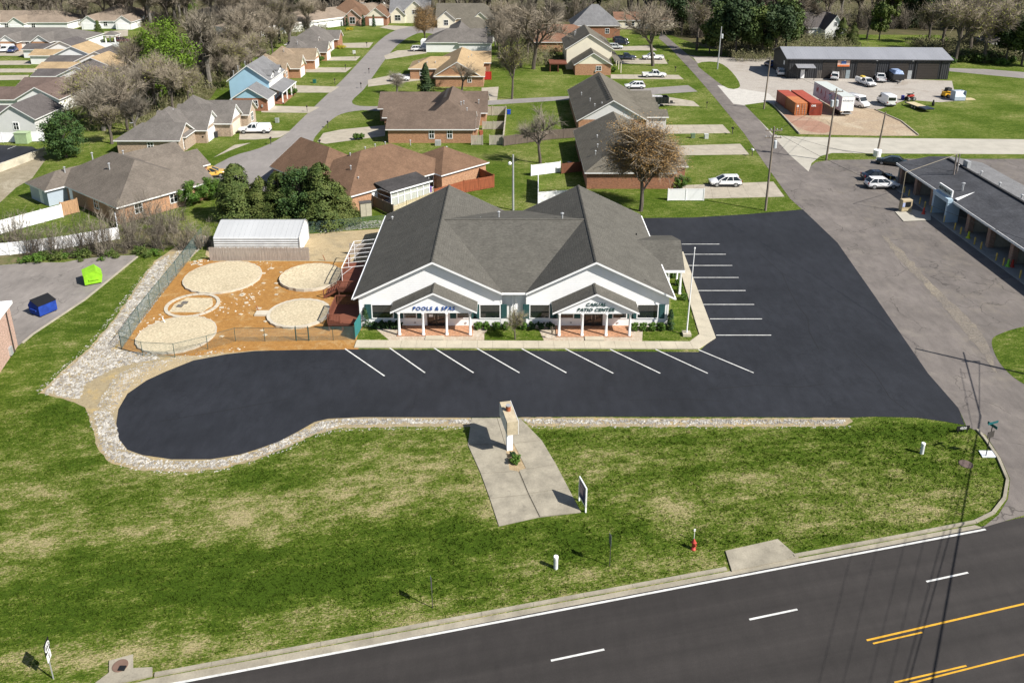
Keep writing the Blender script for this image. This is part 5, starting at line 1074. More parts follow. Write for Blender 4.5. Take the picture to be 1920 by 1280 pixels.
for px, py, c, lab in ((406, 258, (.03, .03, .035), 'charcoal wheelie bin between the two brick garages'), (492, 206, (.04, .05, .06), 'dark wheelie bin at the blue house garage'), (1068, 316, (.02, .02, .022), 'black grill on the small patio behind the olive roof'), (902, 256, (.3, .09, .05), 'rust red planter box by the picket fence')):
    x, y = G(px, py); t = thing('wheelie_bin', lab, 'bin', x, y, 20); MB().hexa([(-.25, -.3, .05), (.25, -.3, .05), (.25, .3, .05), (-.25, .3, .05), (-.3, -.36, 1.0), (.3, -.36, 1.0), (.3, .36, 1.0), (-.3, .36, 1.0)]).build('body', plain(c, .5), t); MB().cbox(0, 0, 1.04, .66, .78, .08).build('lid', plain(c, .5), t)
# mailboxes
for k, (px, py) in enumerate(((508, 271), (600, 276), (615, 240), (383, 268), (576, 210), (628, 158), (648, 131), (666, 110), (688, 88), (677, 166), (692, 138), (1410, 293), (1373, 252), (1325, 203), (1252, 122), (1266, 135), (1887 // 1, 0))):
    if py == 0: continue
    lab = ['black mailbox by the drive of the white pickup', 'black mailbox on a brick base at the kerb bulb', 'dark mailbox on the inside curve of the side street', 'brown mailbox beside the yellow car drive', 'black mailbox at the drive of the blue house', 'black mailbox at the lawn past the blue house', 'dark mailbox at the tan house drive', 'dark mailbox by the clipped shrub drive', 'dark mailbox at the upper dark green lawn', 'dark mailbox across the street from the blue house', 'grey mailbox across the street near the bare shrub', 'white mailbox at the drive of the white suv', 'dark mailbox at the second drive of the right street', 'dark mailbox by the dump trailer drive', 'dark mailbox near the big bare street tree', 'dark mailbox by the white pickup on the right street'][k]
    x, y = G(px, py); t = thing('mailbox', lab, 'mailbox', x, y, rng.uniform(-20, 20), 'mailboxes along the residential streets'); MB().cbox(0, 0, .55, .1, .1, 1.1).build('post', m_dkpole, t)
    MB().extr_y([(-.14, 1.05), (.14, 1.05), (.14, 1.22), (.08, 1.32), (-.08, 1.32), (-.14, 1.22)], -.28, .28).build('box', m_white if 'white mailbox' in lab else m_black, t); MB().cbox(.16, .1, 1.25, .02, .06, .2).build('flag', plain((.4, .03, .03), .5), t)
# utility poles
def upole(lab, px, py, top, lean=0.0, arm=0, trans=0, lamp=False, white=False, grp='utility poles along the right street'):
    x, y = G(px, py); h = HT(px, py, top); t = thing('utility_pole', lab, 'pole', x, y, 0, grp)
    MB().tube((0, 0, 0), (lean, 0, h), .17, .11, 10).build('pole', m_galv if white else m_pole, t)
    for i in range(arm):
        MB().cbox(lean, 0, h - .5 - i * 1.0, 2.2, .12, .14).build('crossarm', m_pole, t)
        for k in (-1, -.4, .4, 1): MB().lathe(lean + k, 0, [(.05, h - .43 - i), (.08, h - .35 - i), (.03, h - .2 - i)], 8).build('insulator', m_galv, t)
    for k in range(trans):
        a = k * 2.6 + .4; MB().lathe(lean + .42 * math.cos(a), .42 * math.sin(a), [(.24, h - 3.0), (.26, h - 2.9), (.26, h - 2.0), (.16, h - 1.9)], 10).build('transformer', plain((.5, .53, .55), .4), t)
    return t, x, y, h
P1 = upole('utility pole with a crossarm at the right street beside the parking lot', 1435, 395, 238, 0, 2, 1); P2 = upole('utility pole with grey transformers in front of the orange containers', 1549, 301, 166, .2, 1, 2); P3 = upole('slim dark pole standing in a white tub by the pale cross street', 1644, 291, 210, .4); P4 = upole('pale grey pole on the grass wedge at the far end of the street', 1345, 130, 50, .2, 0, 1, white=True); P5 = upole('thin pole on the grass left of the orange containers', 1432, 205, 105, .3)
x, y = G(1644, 293); tb = thing('planter_tub', 'white round tub around the foot of the slim dark pole', 'tub', x, y); MB().lathe(0, 0, [(.6, 0), (.65, 1.1), (.55, 1.12)], 16).build('tub', m_white, tb)
t, x, y, h = upole('grey yard light pole with a white lamp globe behind the shop', 962, 394, 290, 0, white=True, grp='light poles'); MB().beam((0, 0, h - 1.2), (-.35, 0, h - 1.2), .05).build('arm', m_galv, t); MB().lathe(-.45, 0, [(.1, h - 1.5), (.24, h - 1.35), (.24, h - 1.15), (.1, h - 1.0)], 12).build('lamp', m_white, t)
def wire(lab, a, b, sag=.6, r=.018, g='overhead wires'):
    a, b = Vector(a), Vector(b); pts = [a.lerp(b, i / 14) - Vector((0, 0, sag * 4 * (i / 14) * (1 - i / 14))) for i in range(15)]
    return tag(MB().sweep(pts, r, 4).build('wire', m_black), lab, 'wire', g)
# pole just outside the frame on the right, whose shadow and wires' shadows fall across the street
tx, ty = G(1718, 654); f_ = 12.2 / math.tan(R(SUN_EL)); ox, oy = tx + f_ * math.cos(R(SUN_AZ)), ty + f_ * math.sin(R(SUN_AZ))
t = thing('utility_pole', 'tall utility pole beyond the right edge whose shadow crosses the street', 'pole', ox, oy, 0, 'utility poles along the right street'); MB().tube((0, 0, 0), (0, 0, 12.2), .2, .12, 10).build('pole', m_pole, t); MB().cbox(0, 0, 7.9, 1.6, .12, .14).build('crossarm', m_pole, t)
def shpt(px, py, h):
    x, y = G(px, py); f = h / math.tan(R(SUN_EL)); return (x + f * math.cos(R(SUN_AZ)), y + f * math.sin(R(SUN_AZ)), h)
for k, (a, b, c, h, r) in enumerate((((1806, 660), (1838, 780), (1745, 1290), 8.0, .05), ((1836, 676), (1836, 800), (1700, 1290), 7.6, .022), ((1800, 690), (1822, 800), (1690, 1290), 9.4, .018))):
    A, B, C = [Vector(shpt(*q, h)) for q in (a, b, c)]; C2 = C + (C - B) * .8
    tag(MB().sweep([A, B, C, C2], r, 5).build('wire', m_black), 'overhead cable beyond the right edge shading the lawn and highway', 'wire', 'cables along the right edge')
for k, px in enumerate((1530, 1575, 1625, 1660)):
    A, B = Vector(shpt(px + 60, 1060, 10.5)), Vector(shpt(px, 1300, 10.5)); tag(MB().sweep([A + (A - B) * .6, A, B, B + (B - A) * .6], .010, 4).build('wire', m_black), 'thin overhead line beyond the right edge shading the highway', 'wire', 'thin lines over the highway')
e1 = (P1[1], P1[2], P1[3] - .6); e2 = (P2[1] + .2, P2[2], P2[3] - .6); e3 = (P3[1], P3[2], P3[3] - .2); e5 = (P5[1], P5[2], P5[3] - .2); e4 = (P4[1], P4[2], P4[3] - .5)
wire('wire from the street pole by the lot to the transformer pole', e1, e2); wire('wire from the transformer pole to the pole in the white tub', e2, e3, .8); wire('wire from the transformer pole back to the thin pole', e2, e5, .8); wire('wire from the thin pole to the pale grey pole', e5, e4, 1.0); wire('wire from the street pole by the lot towards the car wash roof', e1, (64.0, 108, 5.2), .8); wire('wire from the street pole to the pole beyond the right edge', e1, (ox, oy, 11.5), 1.2)
wire('guy wire slanting down left of the transformer pole', (P2[1] + .1, P2[2], 7.5), (*G(1523, 217), 0), 0); wire('second guy wire slanting down left of the transformer pole', (P2[1] + .1, P2[2], 6.0), (*G(1545, 223), 0), 0)
# car wash kiosk, gantry, cones
m_gan = plain((.30, .26, .19), .6)
t = thing('pay_kiosk', 'beige payment kiosk on a concrete island at the car wash', 'kiosk', *G(1696, 396), 8); MB().cbox(0, 0, .9, 1.5, .8, 1.75).build('body', plain((.42, .34, .22), .6), t, bevel=.08); MB().cbox(.1, -.46, 1.15, .75, .03, .7).build('screen', m_black, t); MB().cbox(-.55, -.46, 1.1, .35, .03, .6).build('poster', plain((.35, .4, .6), .5), t); MB().cbox(0, -.47, .3, 1.6, .03, .12).build('ledge', m_yelw, t)
sheet('kiosk_island', [(1678, 398), (1712, 394), (1745, 402), (1745, 414), (1694, 416)], m_bright, .09)
a, b, c = (*G(1686, 396), 0), (*G(1686, 396), 5.6), (62.5, 112, 6.8); wp = thing('pipe_gantry', 'thin yellowish pipe gantry from the kiosk up to the car wash roof', 'pipe', *a[:2]); v0 = Vector(a)
MB().tube((0, 0, 0), Vector(b) - v0, .05).build('upright', m_gan, wp); MB().tube(Vector(b) - v0, Vector(c) - v0, .03).build('boom', m_gan, wp); MB().tube(Vector(c) - v0, Vector((62.6, 112, 3.5)) - v0, .12).tube(Vector((63.1, 112.3, 3.6)) - v0, Vector((63.1, 112.3, 6.8)) - v0, .08).build('mast', plain((.22, .19, .17), .7), wp)
for px, lab, c in (((1731, 402), 'red bucket on the car wash island', (.5, .05, .03)), ((1815, 447), 'yellow green cone stand before the car wash bay', (.5, .55, .02)), ((1889, 500), 'small green caddy by the car wash pillar', (.2, .5, .05)), ((1897, 501), 'small red caddy by the car wash pillar', (.4, .03, .02))):
    x, y = G(*px); tag(MB().lathe(x, y, [(.3, .06), (.28, .1), (.16, .3), (.09, .95)], 10).build('bucket_stand' if 'bucket' in lab else 'tool_caddy', plain(c, .5)), lab, 'bucket' if 'bucket' in lab else 'caddy')
t = thing('vacuum_station', 'blue domed vacuum station on the far side of the car wash', 'vacuum', *G(1912, 372)); MB().lathe(0, 0, [(.55, 0), (.55, 1.1), (.6, 1.15), (.45, 1.75), (.15, 1.95)], 14).build('tank', plain((.015, .16, .55), .4), t, True); MB().tube((-.5, 0, 1.2), (-1.4, -.3, .6), .09).build('hose', m_white, t); MB().cbox(-.85, -.1, .6, .5, .5, 1.2).build('coin_box', m_galv, t)
# ================================================================== VEHICLES
cw, cblk, cblue = (.78, .78, .79), (.008, .010, .016), (.02, .035, .075)
m_rimm = plain((.38, .39, .40), .3, metal=.6); m_red = plain((.25, .012, .012), .3); m_lamp = plain((.7, .7, .68), .15); m_plas = plain((.03, .03, .032), .7)
def wheels(t, xs_, w, r=.36):
    for x in xs_:
        for s in (-1, 1):
            o = MB().tube((x, s * (w / 2 - .2), r), (x, s * (w / 2 + .01), r), r, r, 16).build('wheel', m_tyre, t); MB().tube((x, s * (w / 2 + .01), r), (x, s * (w / 2 + .025), r), r * .62, r * .55, 12).build('rim', m_rimm, o)
def loft(secs):
    mb = MB(); n = len(secs[0])
    for s in secs: mb.v += s
    for k in range(len(secs) - 1):
        for i in range(n): mb.f.append((k * n + i, k * n + (i + 1) % n, (k + 1) * n + (i + 1) % n, (k + 1) * n + i))
    mb.f.append(tuple(range(n - 1, -1, -1))); mb.f.append(tuple((len(secs) - 1) * n + i for i in range(n))); return mb
def sect(x, z0, z1, w, tuck=.06):
    h = w / 2; return [(x, -h + tuck, z0), (x, h - tuck, z0), (x, h, z0 + (z1 - z0) * .35), (x, h - .02, z0 + (z1 - z0) * .75), (x, h - .1, z1), (x, -h + .1, z1), (x, -h + .02, z0 + (z1 - z0) * .75), (x, -h, z0 + (z1 - z0) * .35)]
def cabin(t, b0, b1, t0, t1, zb, zt, wb, wt, paint, pill=(.5,)):
    "glass house from b0 (rear) to b1 (front) at belt, t0..t1 at roof"
    g = MB().hexa([(b0, -wb / 2, zb), (b1, -wb / 2, zb), (b1, wb / 2, zb), (b0, wb / 2, zb), (t0, -wt / 2, zt), (t1, -wt / 2, zt), (t1, wt / 2, zt), (t0, wt / 2, zt)]); g.build('glasshouse', m_glass, t)
    r = MB().hexa([(t0 - .05, -wt / 2 - .01, zt - .01), (t1 + .05, -wt / 2 - .01, zt - .01), (t1 + .05, wt / 2 + .01, zt - .01), (t0 - .05, wt / 2 + .01, zt - .01), (t0 + .1, -wt / 2 + .12, zt + .07), (t1 - .15, -wt / 2 + .12, zt + .06), (t1 - .15, wt / 2 - .12, zt + .06), (t0 + .1, wt / 2 - .12, zt + .07)]); r.build('roof', paint, t)
    p = MB()
    for s in (-1, 1):
        for f in (0, *pill, 1):
            p.beam((b0 + (b1 - b0) * f, s * (wb / 2 + .005), zb), (t0 + (t1 - t0) * f, s * (wt / 2 + .005), zt), .09 if f in (0, 1) else .07)
    p.build('pillar', paint, t)
def ends(t, xf, xr, w, zf, zr, plate=True):
    for s in (-1, 1):
        MB().cbox(xf, s * (w / 2 - .22), zf, .08, .36, .15).build('headlight', m_lamp, t); MB().cbox(xr, s * (w / 2 - .12), zr, .08, .18, .28).build('taillight', m_red, t)
    MB().cbox(xf + .01, 0, zf - .12, .06, w * .5, .2).build('grille', m_plas, t)
    MB().cbox(xf, 0, .42, .12, w - .15, .2).cbox(xr, 0, .45, .12, w - .15, .2).build('bumper', m_plas, t)
    if plate: MB().cbox(xr - .06, 0, .75, .02, .34, .15).build('number_plate', m_white, t)
def car(name, lab, x, y, rz, kind, col, cat='car', grp=None):
    t = thing(name, lab, cat, x, y, rz, grp); P = carpaint(col)
    if kind == 'suv':
        L, w = 4.7, 1.86; S_ = [(-2.33, .5, .95, 1.62), (-2.2, .35, 1.05, 1.8), (-1.2, .32, 1.08, 1.86), (.9, .32, 1.04, 1.86), (1.5, .32, 1.0, 1.84), (2.1, .36, .9, 1.74), (2.35, .5, .75, 1.5)]
        loft([sect(*s) for s in S_]).build('body', P, t, True, bevel=.03); cabin(t, -2.2, 1.2, -1.55, .2, 1.04, 1.6, 1.72, 1.3, P, (.36, .68)); MB().box(-2.1, -.945, .3, 2.0, .945, .5).build('sill_cladding', m_plas, t); wheels(t, (-1.4, 1.42), w, .37); ends(t, 2.28, -2.3, w, .78, .95); MB().cbox(-1.7, 0, 1.64, .3, 1.15, .05).build('spoiler', P, t)
        for s in (-1, 1): MB().cbox(.85, s * 1.0, 1.05, .18, .2, .14).build('mirror', P, t)
    elif kind in ('sedan',):
        L, w = 4.8, 1.84; S_ = [(-2.38, .5, .88, 1.6), (-2.2, .32, .98, 1.78), (-1.0, .28, .98, 1.84), (.9, .28, .95, 1.84), (1.6, .3, .88, 1.8), (2.15, .34, .8, 1.7), (2.4, .48, .68, 1.45)]
        loft([sect(*s) for s in S_]).build('body', P, t, True, bevel=.03); cabin(t, -1.75, 1.2, -1.0, .25, .94, 1.43, 1.66, 1.25, P, (.5,)); wheels(t, (-1.42, 1.45), w, .34); ends(t, 2.32, -2.33, w, .7, .82)
        for s in (-1, 1): MB().cbox(.9, s * .98, .98, .18, .18, .13).build('mirror', P, t)
    elif kind == 'pickup':
        L, w = 5.8, 1.98; loft([sect(*s) for s in [(-.55, .45, 1.12, w), (1.2, .42, 1.12, w), (2.3, .42, 1.08, w - .04), (2.8, .5, .98, w - .2), (2.9, .6, .8, w - .4)]]).build('body', P, t, True, bevel=.03)
        b = MB().box(-2.85, -w / 2, .5, -.56, -w / 2 + .09, 1.12).box(-2.85, w / 2 - .09, .5, -.56, w / 2, 1.12).box(-2.86, -w / 2 + .09, .5, -2.77, w / 2 - .09, 1.1).box(-.68, -w / 2 + .09, .5, -.57, w / 2 - .09, 1.1); b.build('bed', P, t, bevel=.02); MB().box(-2.77, -w / 2 + .09, .5, -.68, w / 2 - .09, .62).build('bed_floor', m_plas, t)
        cabin(t, -.5, 1.55, -.35, .75, 1.1, 1.78, 1.82, 1.5, P, (.48,)); wheels(t, (-1.85, 1.9), w, .4); ends(t, 2.86, -2.86, w, .86, .95)
        for s in (-1, 1): MB().cbox(1.15, s * 1.08, 1.2, .16, .22, .22).build('mirror', P, t)
    elif kind == 'van':
        L, w = 5.3, 2.0; loft([sect(*s) for s in [(-2.6, .45, 2.35, 1.86), (-2.5, .35, 2.42, w), (1.0, .35, 2.42, w), (1.25, .35, 2.3, w), (1.75, .36, 1.35, w), (2.5, .4, 1.1, w - .1), (2.68, .5, .9, w - .35)]]).build('body', P, t, True, bevel=.03)
        wheels(t, (-1.6, 1.75), w, .36); ends(t, 2.6, -2.6, w, .9, 1.0); MB().hexa([(1.34, -.86, 2.18), (1.74, -.86, 1.42), (1.74, .86, 1.42), (1.34, .86, 2.18), (1.40, -.8, 2.2), (1.80, -.82, 1.44), (1.80, .82, 1.44), (1.40, .8, 2.2)]).build('windscreen', m_glass, t); MB().box(-2.64, -.75, 1.4, -2.58, .75, 2.05).build('rear_window', m_glass, t)
        for s in (-1, 1): MB().box(.45, min(s * .97, s * 1.01), 1.4, 1.2, max(s * .97, s * 1.01), 2.0).build('side_window', m_glass, t); MB().cbox(1.3, s * 1.12, 1.5, .15, .2, .3).build('mirror', m_plas, t)
    elif kind == 'minivan':
        w = 1.8; loft([sect(*s) for s in [(-2.15, .45, 1.1, 1.6), (-2.05, .35, 1.15, w), (1.1, .33, 1.1, w), (1.7, .35, 1.0, w - .06), (2.15, .45, .8, w - .3)]]).build('body', P, t, True, bevel=.03)
        cabin(t, -2.1, 1.25, -1.95, .45, 1.1, 1.78, 1.66, 1.45, P, (.33, .66)); wheels(t, (-1.35, 1.4), w, .33); ends(t, 2.1, -2.13, w, .8, 1.2)
        MB().box(-1.6, -.6, 1.86, .2, -.55, 1.95).box(-1.6, .55, 1.86, .2, .6, 1.95).box(-1.2, -.6, 1.9, -1.1, .6, 1.95).box(-.2, -.6, 1.9, -.1, .6, 1.95).build('roof_rack', m_galv, t)
    return t
def at(px, py): return G(px, py)
gs = 'vehicles parked at the black workshop'; gd = 'vehicles parked in driveways'
car('pickup_truck', 'white pickup with a capped bed in the drive of the grey brick house', *at(479, 249), 182, 'pickup', cw, 'pickup', gd)
MB().hexa([(-2.8, -.95, 1.12), (-.6, -.95, 1.12), (-.6, .95, 1.12), (-2.8, .95, 1.12), (-2.7, -.75, 1.75), (-.6, -.75, 1.75), (-.6, .75, 1.75), (-2.7, .75, 1.75)]).build('bed_cap', carpaint(cw), S.objects['pickup_truck'])
car('small_car', 'yellow car at the kerb behind the angled house', *at(396, 332), 20, 'suv', (.62, .38, .08), 'car', gd)
car('pickup_truck', 'white pickup parked sideways on the concrete drive nearest the big bare tree', *at(1226, 145), 0, 'pickup', cw, 'pickup', gd); car('small_car', 'white car half hidden by the long olive grey roof', *at(1190, 166), 180, 'suv', cw, 'car', gd)
car('suv', 'white suv in the concrete drive by the vinyl fence', *at(1359, 348), 180, 'suv', cw, 'suv', gd); car('pickup_truck', 'dark blue grey pickup beside the white two storey house', *at(1172, 112), 0, 'pickup', (.035, .045, .075), 'pickup', gd); car('pickup_truck', 'white pickup behind the trunk of the big bare tree', *at(1224, 112), 180, 'pickup', cw, 'pickup', gd)
car('small_car', 'silver car in the farthest drive of the right street', *at(1153, 92), 0, 'suv', (.5, .52, .53), 'car', gd); car('suv', 'dark navy suv behind the silver car', *at(1165, 84), 0, 'suv', (.01, .013, .03), 'suv', gd); car('suv', 'second dark navy suv farthest up the drive', *at(1163, 78), 0, 'suv', (.008, .012, .025), 'suv', gd)
gc = 'cars parked at the car wash'
car('suv', 'white suv parked beside the car wash', *at(1652, 352), 0, 'suv', cw, 'suv', gc); car('sedan', 'black sedan next to the white suv at the car wash', *at(1645, 337), 0, 'sedan', (.006, .008, .018), 'car', gc); car('sedan', 'dark green black sedan parked by the grass verge', *at(1671, 309), 153, 'sedan', (.008, .013, .013), 'car', gc)
car('van', 'small white van in the shade of the workshop left end', *at(1463, 141), 80, 'minivan', cw, 'van', gs); car('small_car', 'blue car behind the left end of the workshop', *at(1444, 125), 95, 'suv', (.02, .06, .2), 'car', gs); car('van', 'white minivan with a roof rack before the workshop doors', *at(1565, 149), 66, 'minivan', cw, 'van', gs)
u = car('service_truck', 'white service truck with yellow load facing the camera', *at(1623, 160), -80, 'pickup', cw, 'truck', gs); MB().box(-2.85, -1.1, .7, -.7, -.65, 1.65).box(-2.85, .65, .7, -.7, 1.1, 1.65).build('tool_box', carpaint(cw), u); MB().cbox(-1.6, 0, 1.5, 1.2, .9, .9).build('load', plain((.6, .42, .06), .6), u, bevel=.2)
car('pickup_truck', 'white crew cab pickup backed up beside the tarped trailer', *at(1650, 152), 74, 'pickup', cw, 'pickup', gs); car('van', 'white van half hidden behind the long box trailer', *at(1606, 199), -65, 'van', cw, 'van', gs); car('van', 'tall white cargo van seen from behind on the grass edge', *at(1661, 196), 90, 'van', cw, 'van', gs)
for px, c, l in (((10, 97), cw, 'white car by the brick fronted duplex garage'), ((25, 98), (.03, .05, .14), 'navy car by the brick fronted duplex garage'), ((229, 80), (.07, .01, .02), 'dark red car beside the gazebo'), ((785, 96), (.6, .6, .6), 'pale grey car under the bare shrubs across the street'), ((750, 152), (.7, .7, .72), 'white car half covered by bare branches in the middle drive')): car('small_car', l, *at(*px), -80 if px[0] < 100 else 10, 'suv', c, 'car', gd)
# tarped black trailer
t = thing('tarped_trailer', 'black trailer heaped under a blue and white tarp at the workshop', 'trailer', *at(1678, 152), 82); MB().box(-2.6, -1.3, .7, 2.6, 1.3, 2.0).build('bed', m_plas, t, bevel=.05); MB().hexa([(-2.5, -1.2, 2.0), (2.5, -1.2, 2.0), (2.5, 1.2, 2.0), (-2.5, 1.2, 2.0), (-2.0, -.8, 2.8), (2.0, -.9, 2.7), (2.1, .8, 2.6), (-2.1, .7, 2.9)]).build('tarp', plain((.25, .33, .5), .5, var=.5), t, bevel=.2); wheels(t, (-.5, .5), 2.5, .35); MB().beam((-2.6, -.6, .6), (-4.2, 0, .55), .1).beam((-2.6, .6, .6), (-4.2, 0, .55), .1).build('drawbar', m_galv, t)
t = thing('dump_trailer', 'black dump trailer with a ribbed box parked across the drive', 'trailer', *at(1230, 199), 2); b = MB().box(-2.6, -1.15, .75, 2.4, -1.05, 2.1).box(-2.6, 1.05, .75, 2.4, 1.15, 2.1).box(-2.6, -1.05, .75, -2.5, 1.05, 2.1).box(2.3, -1.05, .75, 2.4, 1.05, 2.1).box(-2.5, -1.05, .75, 2.3, 1.05, .85); b.build('box', carpaint(cblk), t)
for i in range(8): MB().box(-2.5 + i * .66, -1.22, .8, -2.42 + i * .66, -1.16, 2.05).build('rib', m_plas, t)
MB().box(-2.0, -.5, 1.9, 1.2, .6, 2.25).build('load', plain((.35, .35, .36), .8, var=.5), t, bevel=.2); wheels(t, (-.7, .25), 2.5, .38); MB().beam((2.4, -.7, .65), (4.0, 0, .6), .12).beam((2.4, .7, .65), (4.0, 0, .6), .12).cbox(3.2, 0, .9, .5, .5, .45).build('drawbar', m_plas, t)
# containers
def container(lab, pl, pr, dep, col, doors, yoff=0.0, rz=0, letters=None):
    a, b = Vector(G(*pl)), Vector(G(*pr)); d = b - a; t = thing('shipping_container', lab, 'container', a.x, a.y + yoff, math.degrees(math.atan2(d.y, d.x)), 'shipping containers on the dirt pad'); w = 2.44; h = 2.59; m = corrugated(col, 1, .28, .3); me = corrugated(col, 0, .28, .3)
    MB().box(.05, .05, .15, w - .05, dep - .05, h - .06).build('side', m, t); MB().box(0, 0, h - .06, w, dep, h).build('roof', corrugated(tuple(min(1, c * 1.25) for c in col), 1, .28, .35), t)
    f = MB()
    for x in (.06, w - .06):
        for y in (.06, dep - .06): f.cbox(x, y, h / 2, .14, .14, h)
    for y in (.06, dep - .06): f.cbox(w / 2, y, .1, w, .14, .18).cbox(w / 2, y, h - .12, w, .14, .16)
    f.build('frame', plain(col, .6), t)
    if doors:
        for k in range(2):
            x = .14 + k * 1.09; o = MB().box(x, -.01, .2, x + 1.06, .05, h - .2).build('door', plain(tuple(c * .95 for c in col), .6, var=.4), t)
            for q in (.28, .78): MB().tube((x + q, -.05, .2), (x + q, -.05, h - .2), .03, .03, 6).build('lock_rod', m_galv, o)
            for z in (.5, .95, 1.4, 1.85, 2.2): MB().box(x + .05, -.03, z, x + 1.0, -.012, z + .12).build('panel_rib', plain(tuple(min(1, c * 1.35) for c in col), .6), o)
        MB().box(.3, -.035, 1.75, .7, -.02, 2.15).build('notice', m_white, t)
    else:
        MB().box(.14, .0, .2, w - .14, .045, h - .2).build('end_panel', me, t)
        for i in range(9): MB().box(.2 + i * .235, -.05, .2, .3 + i * .235, .0, h - .22).build('rib', plain(col, .6), t)
        if letters: text(letters, .65, -.07, 2.0, .5, m_white, t, ext=.01, off=.015)
    return t
container('weathered orange container with double doors facing forward', (1489, 217), (1513, 217), 6.06, (.40, .135, .045), True); container('rust red container joined behind the weathered orange one', (1489, 217), (1513, 217), 6.06, (.30, .055, .03), False, 6.15); container('long rust red container right of the weathered orange one', (1517, 217), (1541, 217), 12.2, (.30, .055, .03), False, letters='OPE')
a, b = Vector(G(1574, 219)), Vector(G(1598.5, 217)); t = thing('box_trailer', 'long white box trailer with faded red letters on its side', 'trailer', a.x, a.y, 1.5); wd = 2.6; LT = 14.8
MB().box(0, 0, 1.1, wd, LT, 4.0).build('box', corrugated((.60, .58, .62), 1, .6, .1), t); MB().box(-.03, -.03, 4.0, wd + .03, LT + .03, 4.08).build('roof', plain((.50, .53, .51), .5, var=.1), t); o = MB().box(.08, -.05, 1.15, wd / 2 - .02, -.005, 3.92).box(wd / 2 + .02, -.05, 1.15, wd - .08, -.005, 3.92).build('rear_door', m_white, t)
text('BULLDOGS', wd / 2, -.06, 3.2, .42, plain((.16, .17, .2), .5), o, ext=.004, off=.012)
for i, ch in enumerate('MAJO'): text(ch, -.02, LT - 2.2 - i * 2.2, 2.75, 1.7, plain((.34, .05, .08), .5), t, 'side_letter', (90, 0, -90), ext=.008, off=.03)
MB().box(.2, -.04, .55, wd - .2, .1, .7).cbox(.5, .05, .85, .1, .1, .5).cbox(wd - .5, .05, .85, .1, .1, .5).build('rear_bumper', m_galv, t)
for y in (1.6, 2.9):
    for x in (.3, wd - .3): MB().tube((x - .18, y, .5), (x + .18, y, .5), .5, .5, 14).build('wheel', m_tyre, t)
for k in (0.6, 2.0): MB().cbox(k, LT - 2.5, .55, .15, .15, 1.1).build('landing_leg', m_galv, t)
for y in (2.3, 5.4): MB().cbox(-.3, y, 2.6, .5, 1.0, 1.3).build('side_unit', plain((.5, .58, .66), .4), t)
# flatbed trailer with quad bike
t = thing('flatbed_trailer', 'low black flatbed trailer with pale planks and ramps', 'trailer', *at(1722, 204), 100); wheels(t, (-.3, .6), 2.3, .33)
MB().box(-3.4, -1.1, .55, 3.2, 1.1, .68).build('frame', m_plas, t)
for k in range(4): MB().box(-1.0 - (k % 2) * .5, -1.0 + k * .5, .69, 3.1, -.55 + k * .5, .75).build('plank', m_yelw, t)
for s in (-1, 1): MB().box(-3.5, s * .55 - .5, .69, -1.3, s * .55 + .5, .85).build('ramp', plain((.03, .04, .06), .5), t)
MB().beam((3.2, -.7, .6), (4.6, 0, .55), .1).beam((3.2, .7, .6), (4.6, 0, .55), .1).build('drawbar', m_plas, t)
t = thing('quad_bike', 'red and black quad bike on the front of the flatbed trailer', 'quad bike', *at(1706, 189), 10, z=.0); MB().cbox(0, 0, 1.1, 1.5, .6, .45).build('body', plain((.4, .04, .03), .4), t, bevel=.1); MB().cbox(.1, 0, 1.45, .8, .35, .2).build('seat', m_black, t, bevel=.05); MB().tube((.55, -.4, 1.75), (.55, .4, 1.75), .04).tube((.5, 0, 1.2), (.55, 0, 1.75), .05).cbox(-.5, 0, 1.45, .6, .9, .08).build('handlebar', m_black, t); wheels(t, (-.6, .6), 1.2, .42)
t = thing('blue_drum', 'blue drum beside the red quad bike', 'drum', *at(1692, 187)); MB().lathe(0, 0, [(.35, 0), (.36, .4), (.35, .9), (.3, .92)], 12).build('drum', plain((.02, .03, .25), .4), t)
# skid steer
t = thing('skid_steer', 'yellow and black skid steer loader at the gravel edge', 'loader', *at(1776, 183), 20); my = plain((.62, .34, .02), .5); MB().cbox(-.2, 0, .95, 2.2, 1.1, .9).build('body', my, t, bevel=.08); MB().hexa([(-.7, -.5, 1.4), (.7, -.5, 1.4), (.7, .5, 1.4), (-.7, .5, 1.4), (-.6, -.45, 2.2), (.4, -.45, 2.2), (.4, .45, 2.2), (-.6, .45, 2.2)]).build('cab', m_plas, t)
for s in (-1, 1): MB().beam((-1.1, s * .7, 1.6), (1.2, s * .7, 1.1), .16).beam((1.2, s * .7, 1.1), (1.6, s * .7, .4), .16).build('lift_arm', my, t)
MB().extr_y([(1.5, .2), (2.2, .15), (1.7, .9)], -.9, .9).build('bucket', m_plas, t); wheels(t, (-.65, .65), 1.7, .45)
t = thing('metal_crate', 'grey blue open metal bin beside the skid steer', 'bin', *at(1795, 188), 4); mgb = plain((.36, .42, .50), .5); MB().box(-1.2, -.9, .1, 1.2, -.85, .9).box(-1.2, .85, .1, 1.2, .9, 2.1).box(-1.2, -.85, .1, -1.15, .85, 2.1).box(1.15, -.85, .1, 1.2, .85, 2.1).box(-1.15, -.85, .1, 1.15, .85, .16).hexa([(-1.2, -.9, .9), (1.2, -.9, .9), (1.2, -.2, 2.1), (-1.2, -.2, 2.1), (-1.2, -.85, .9), (1.2, -.85, .9), (1.2, -.15, 2.1), (-1.2, -.15, 2.1)]).build('shell', mgb, t)
t = thing('lumber_pile', 'small pile of pale timber on the grass beyond the metal bin', 'timber', *at(1817, 187), 8)
for k in range(8): MB().beam((-1.2 + rng.uniform(-.2, .2), -.7 + k * .2, .08 + (k % 3) * .1), (1.1 + rng.uniform(-.2, .2), -.6 + k * .18, .08 + (k % 2) * .1), .16, .09).build('board', m_yelw, t)
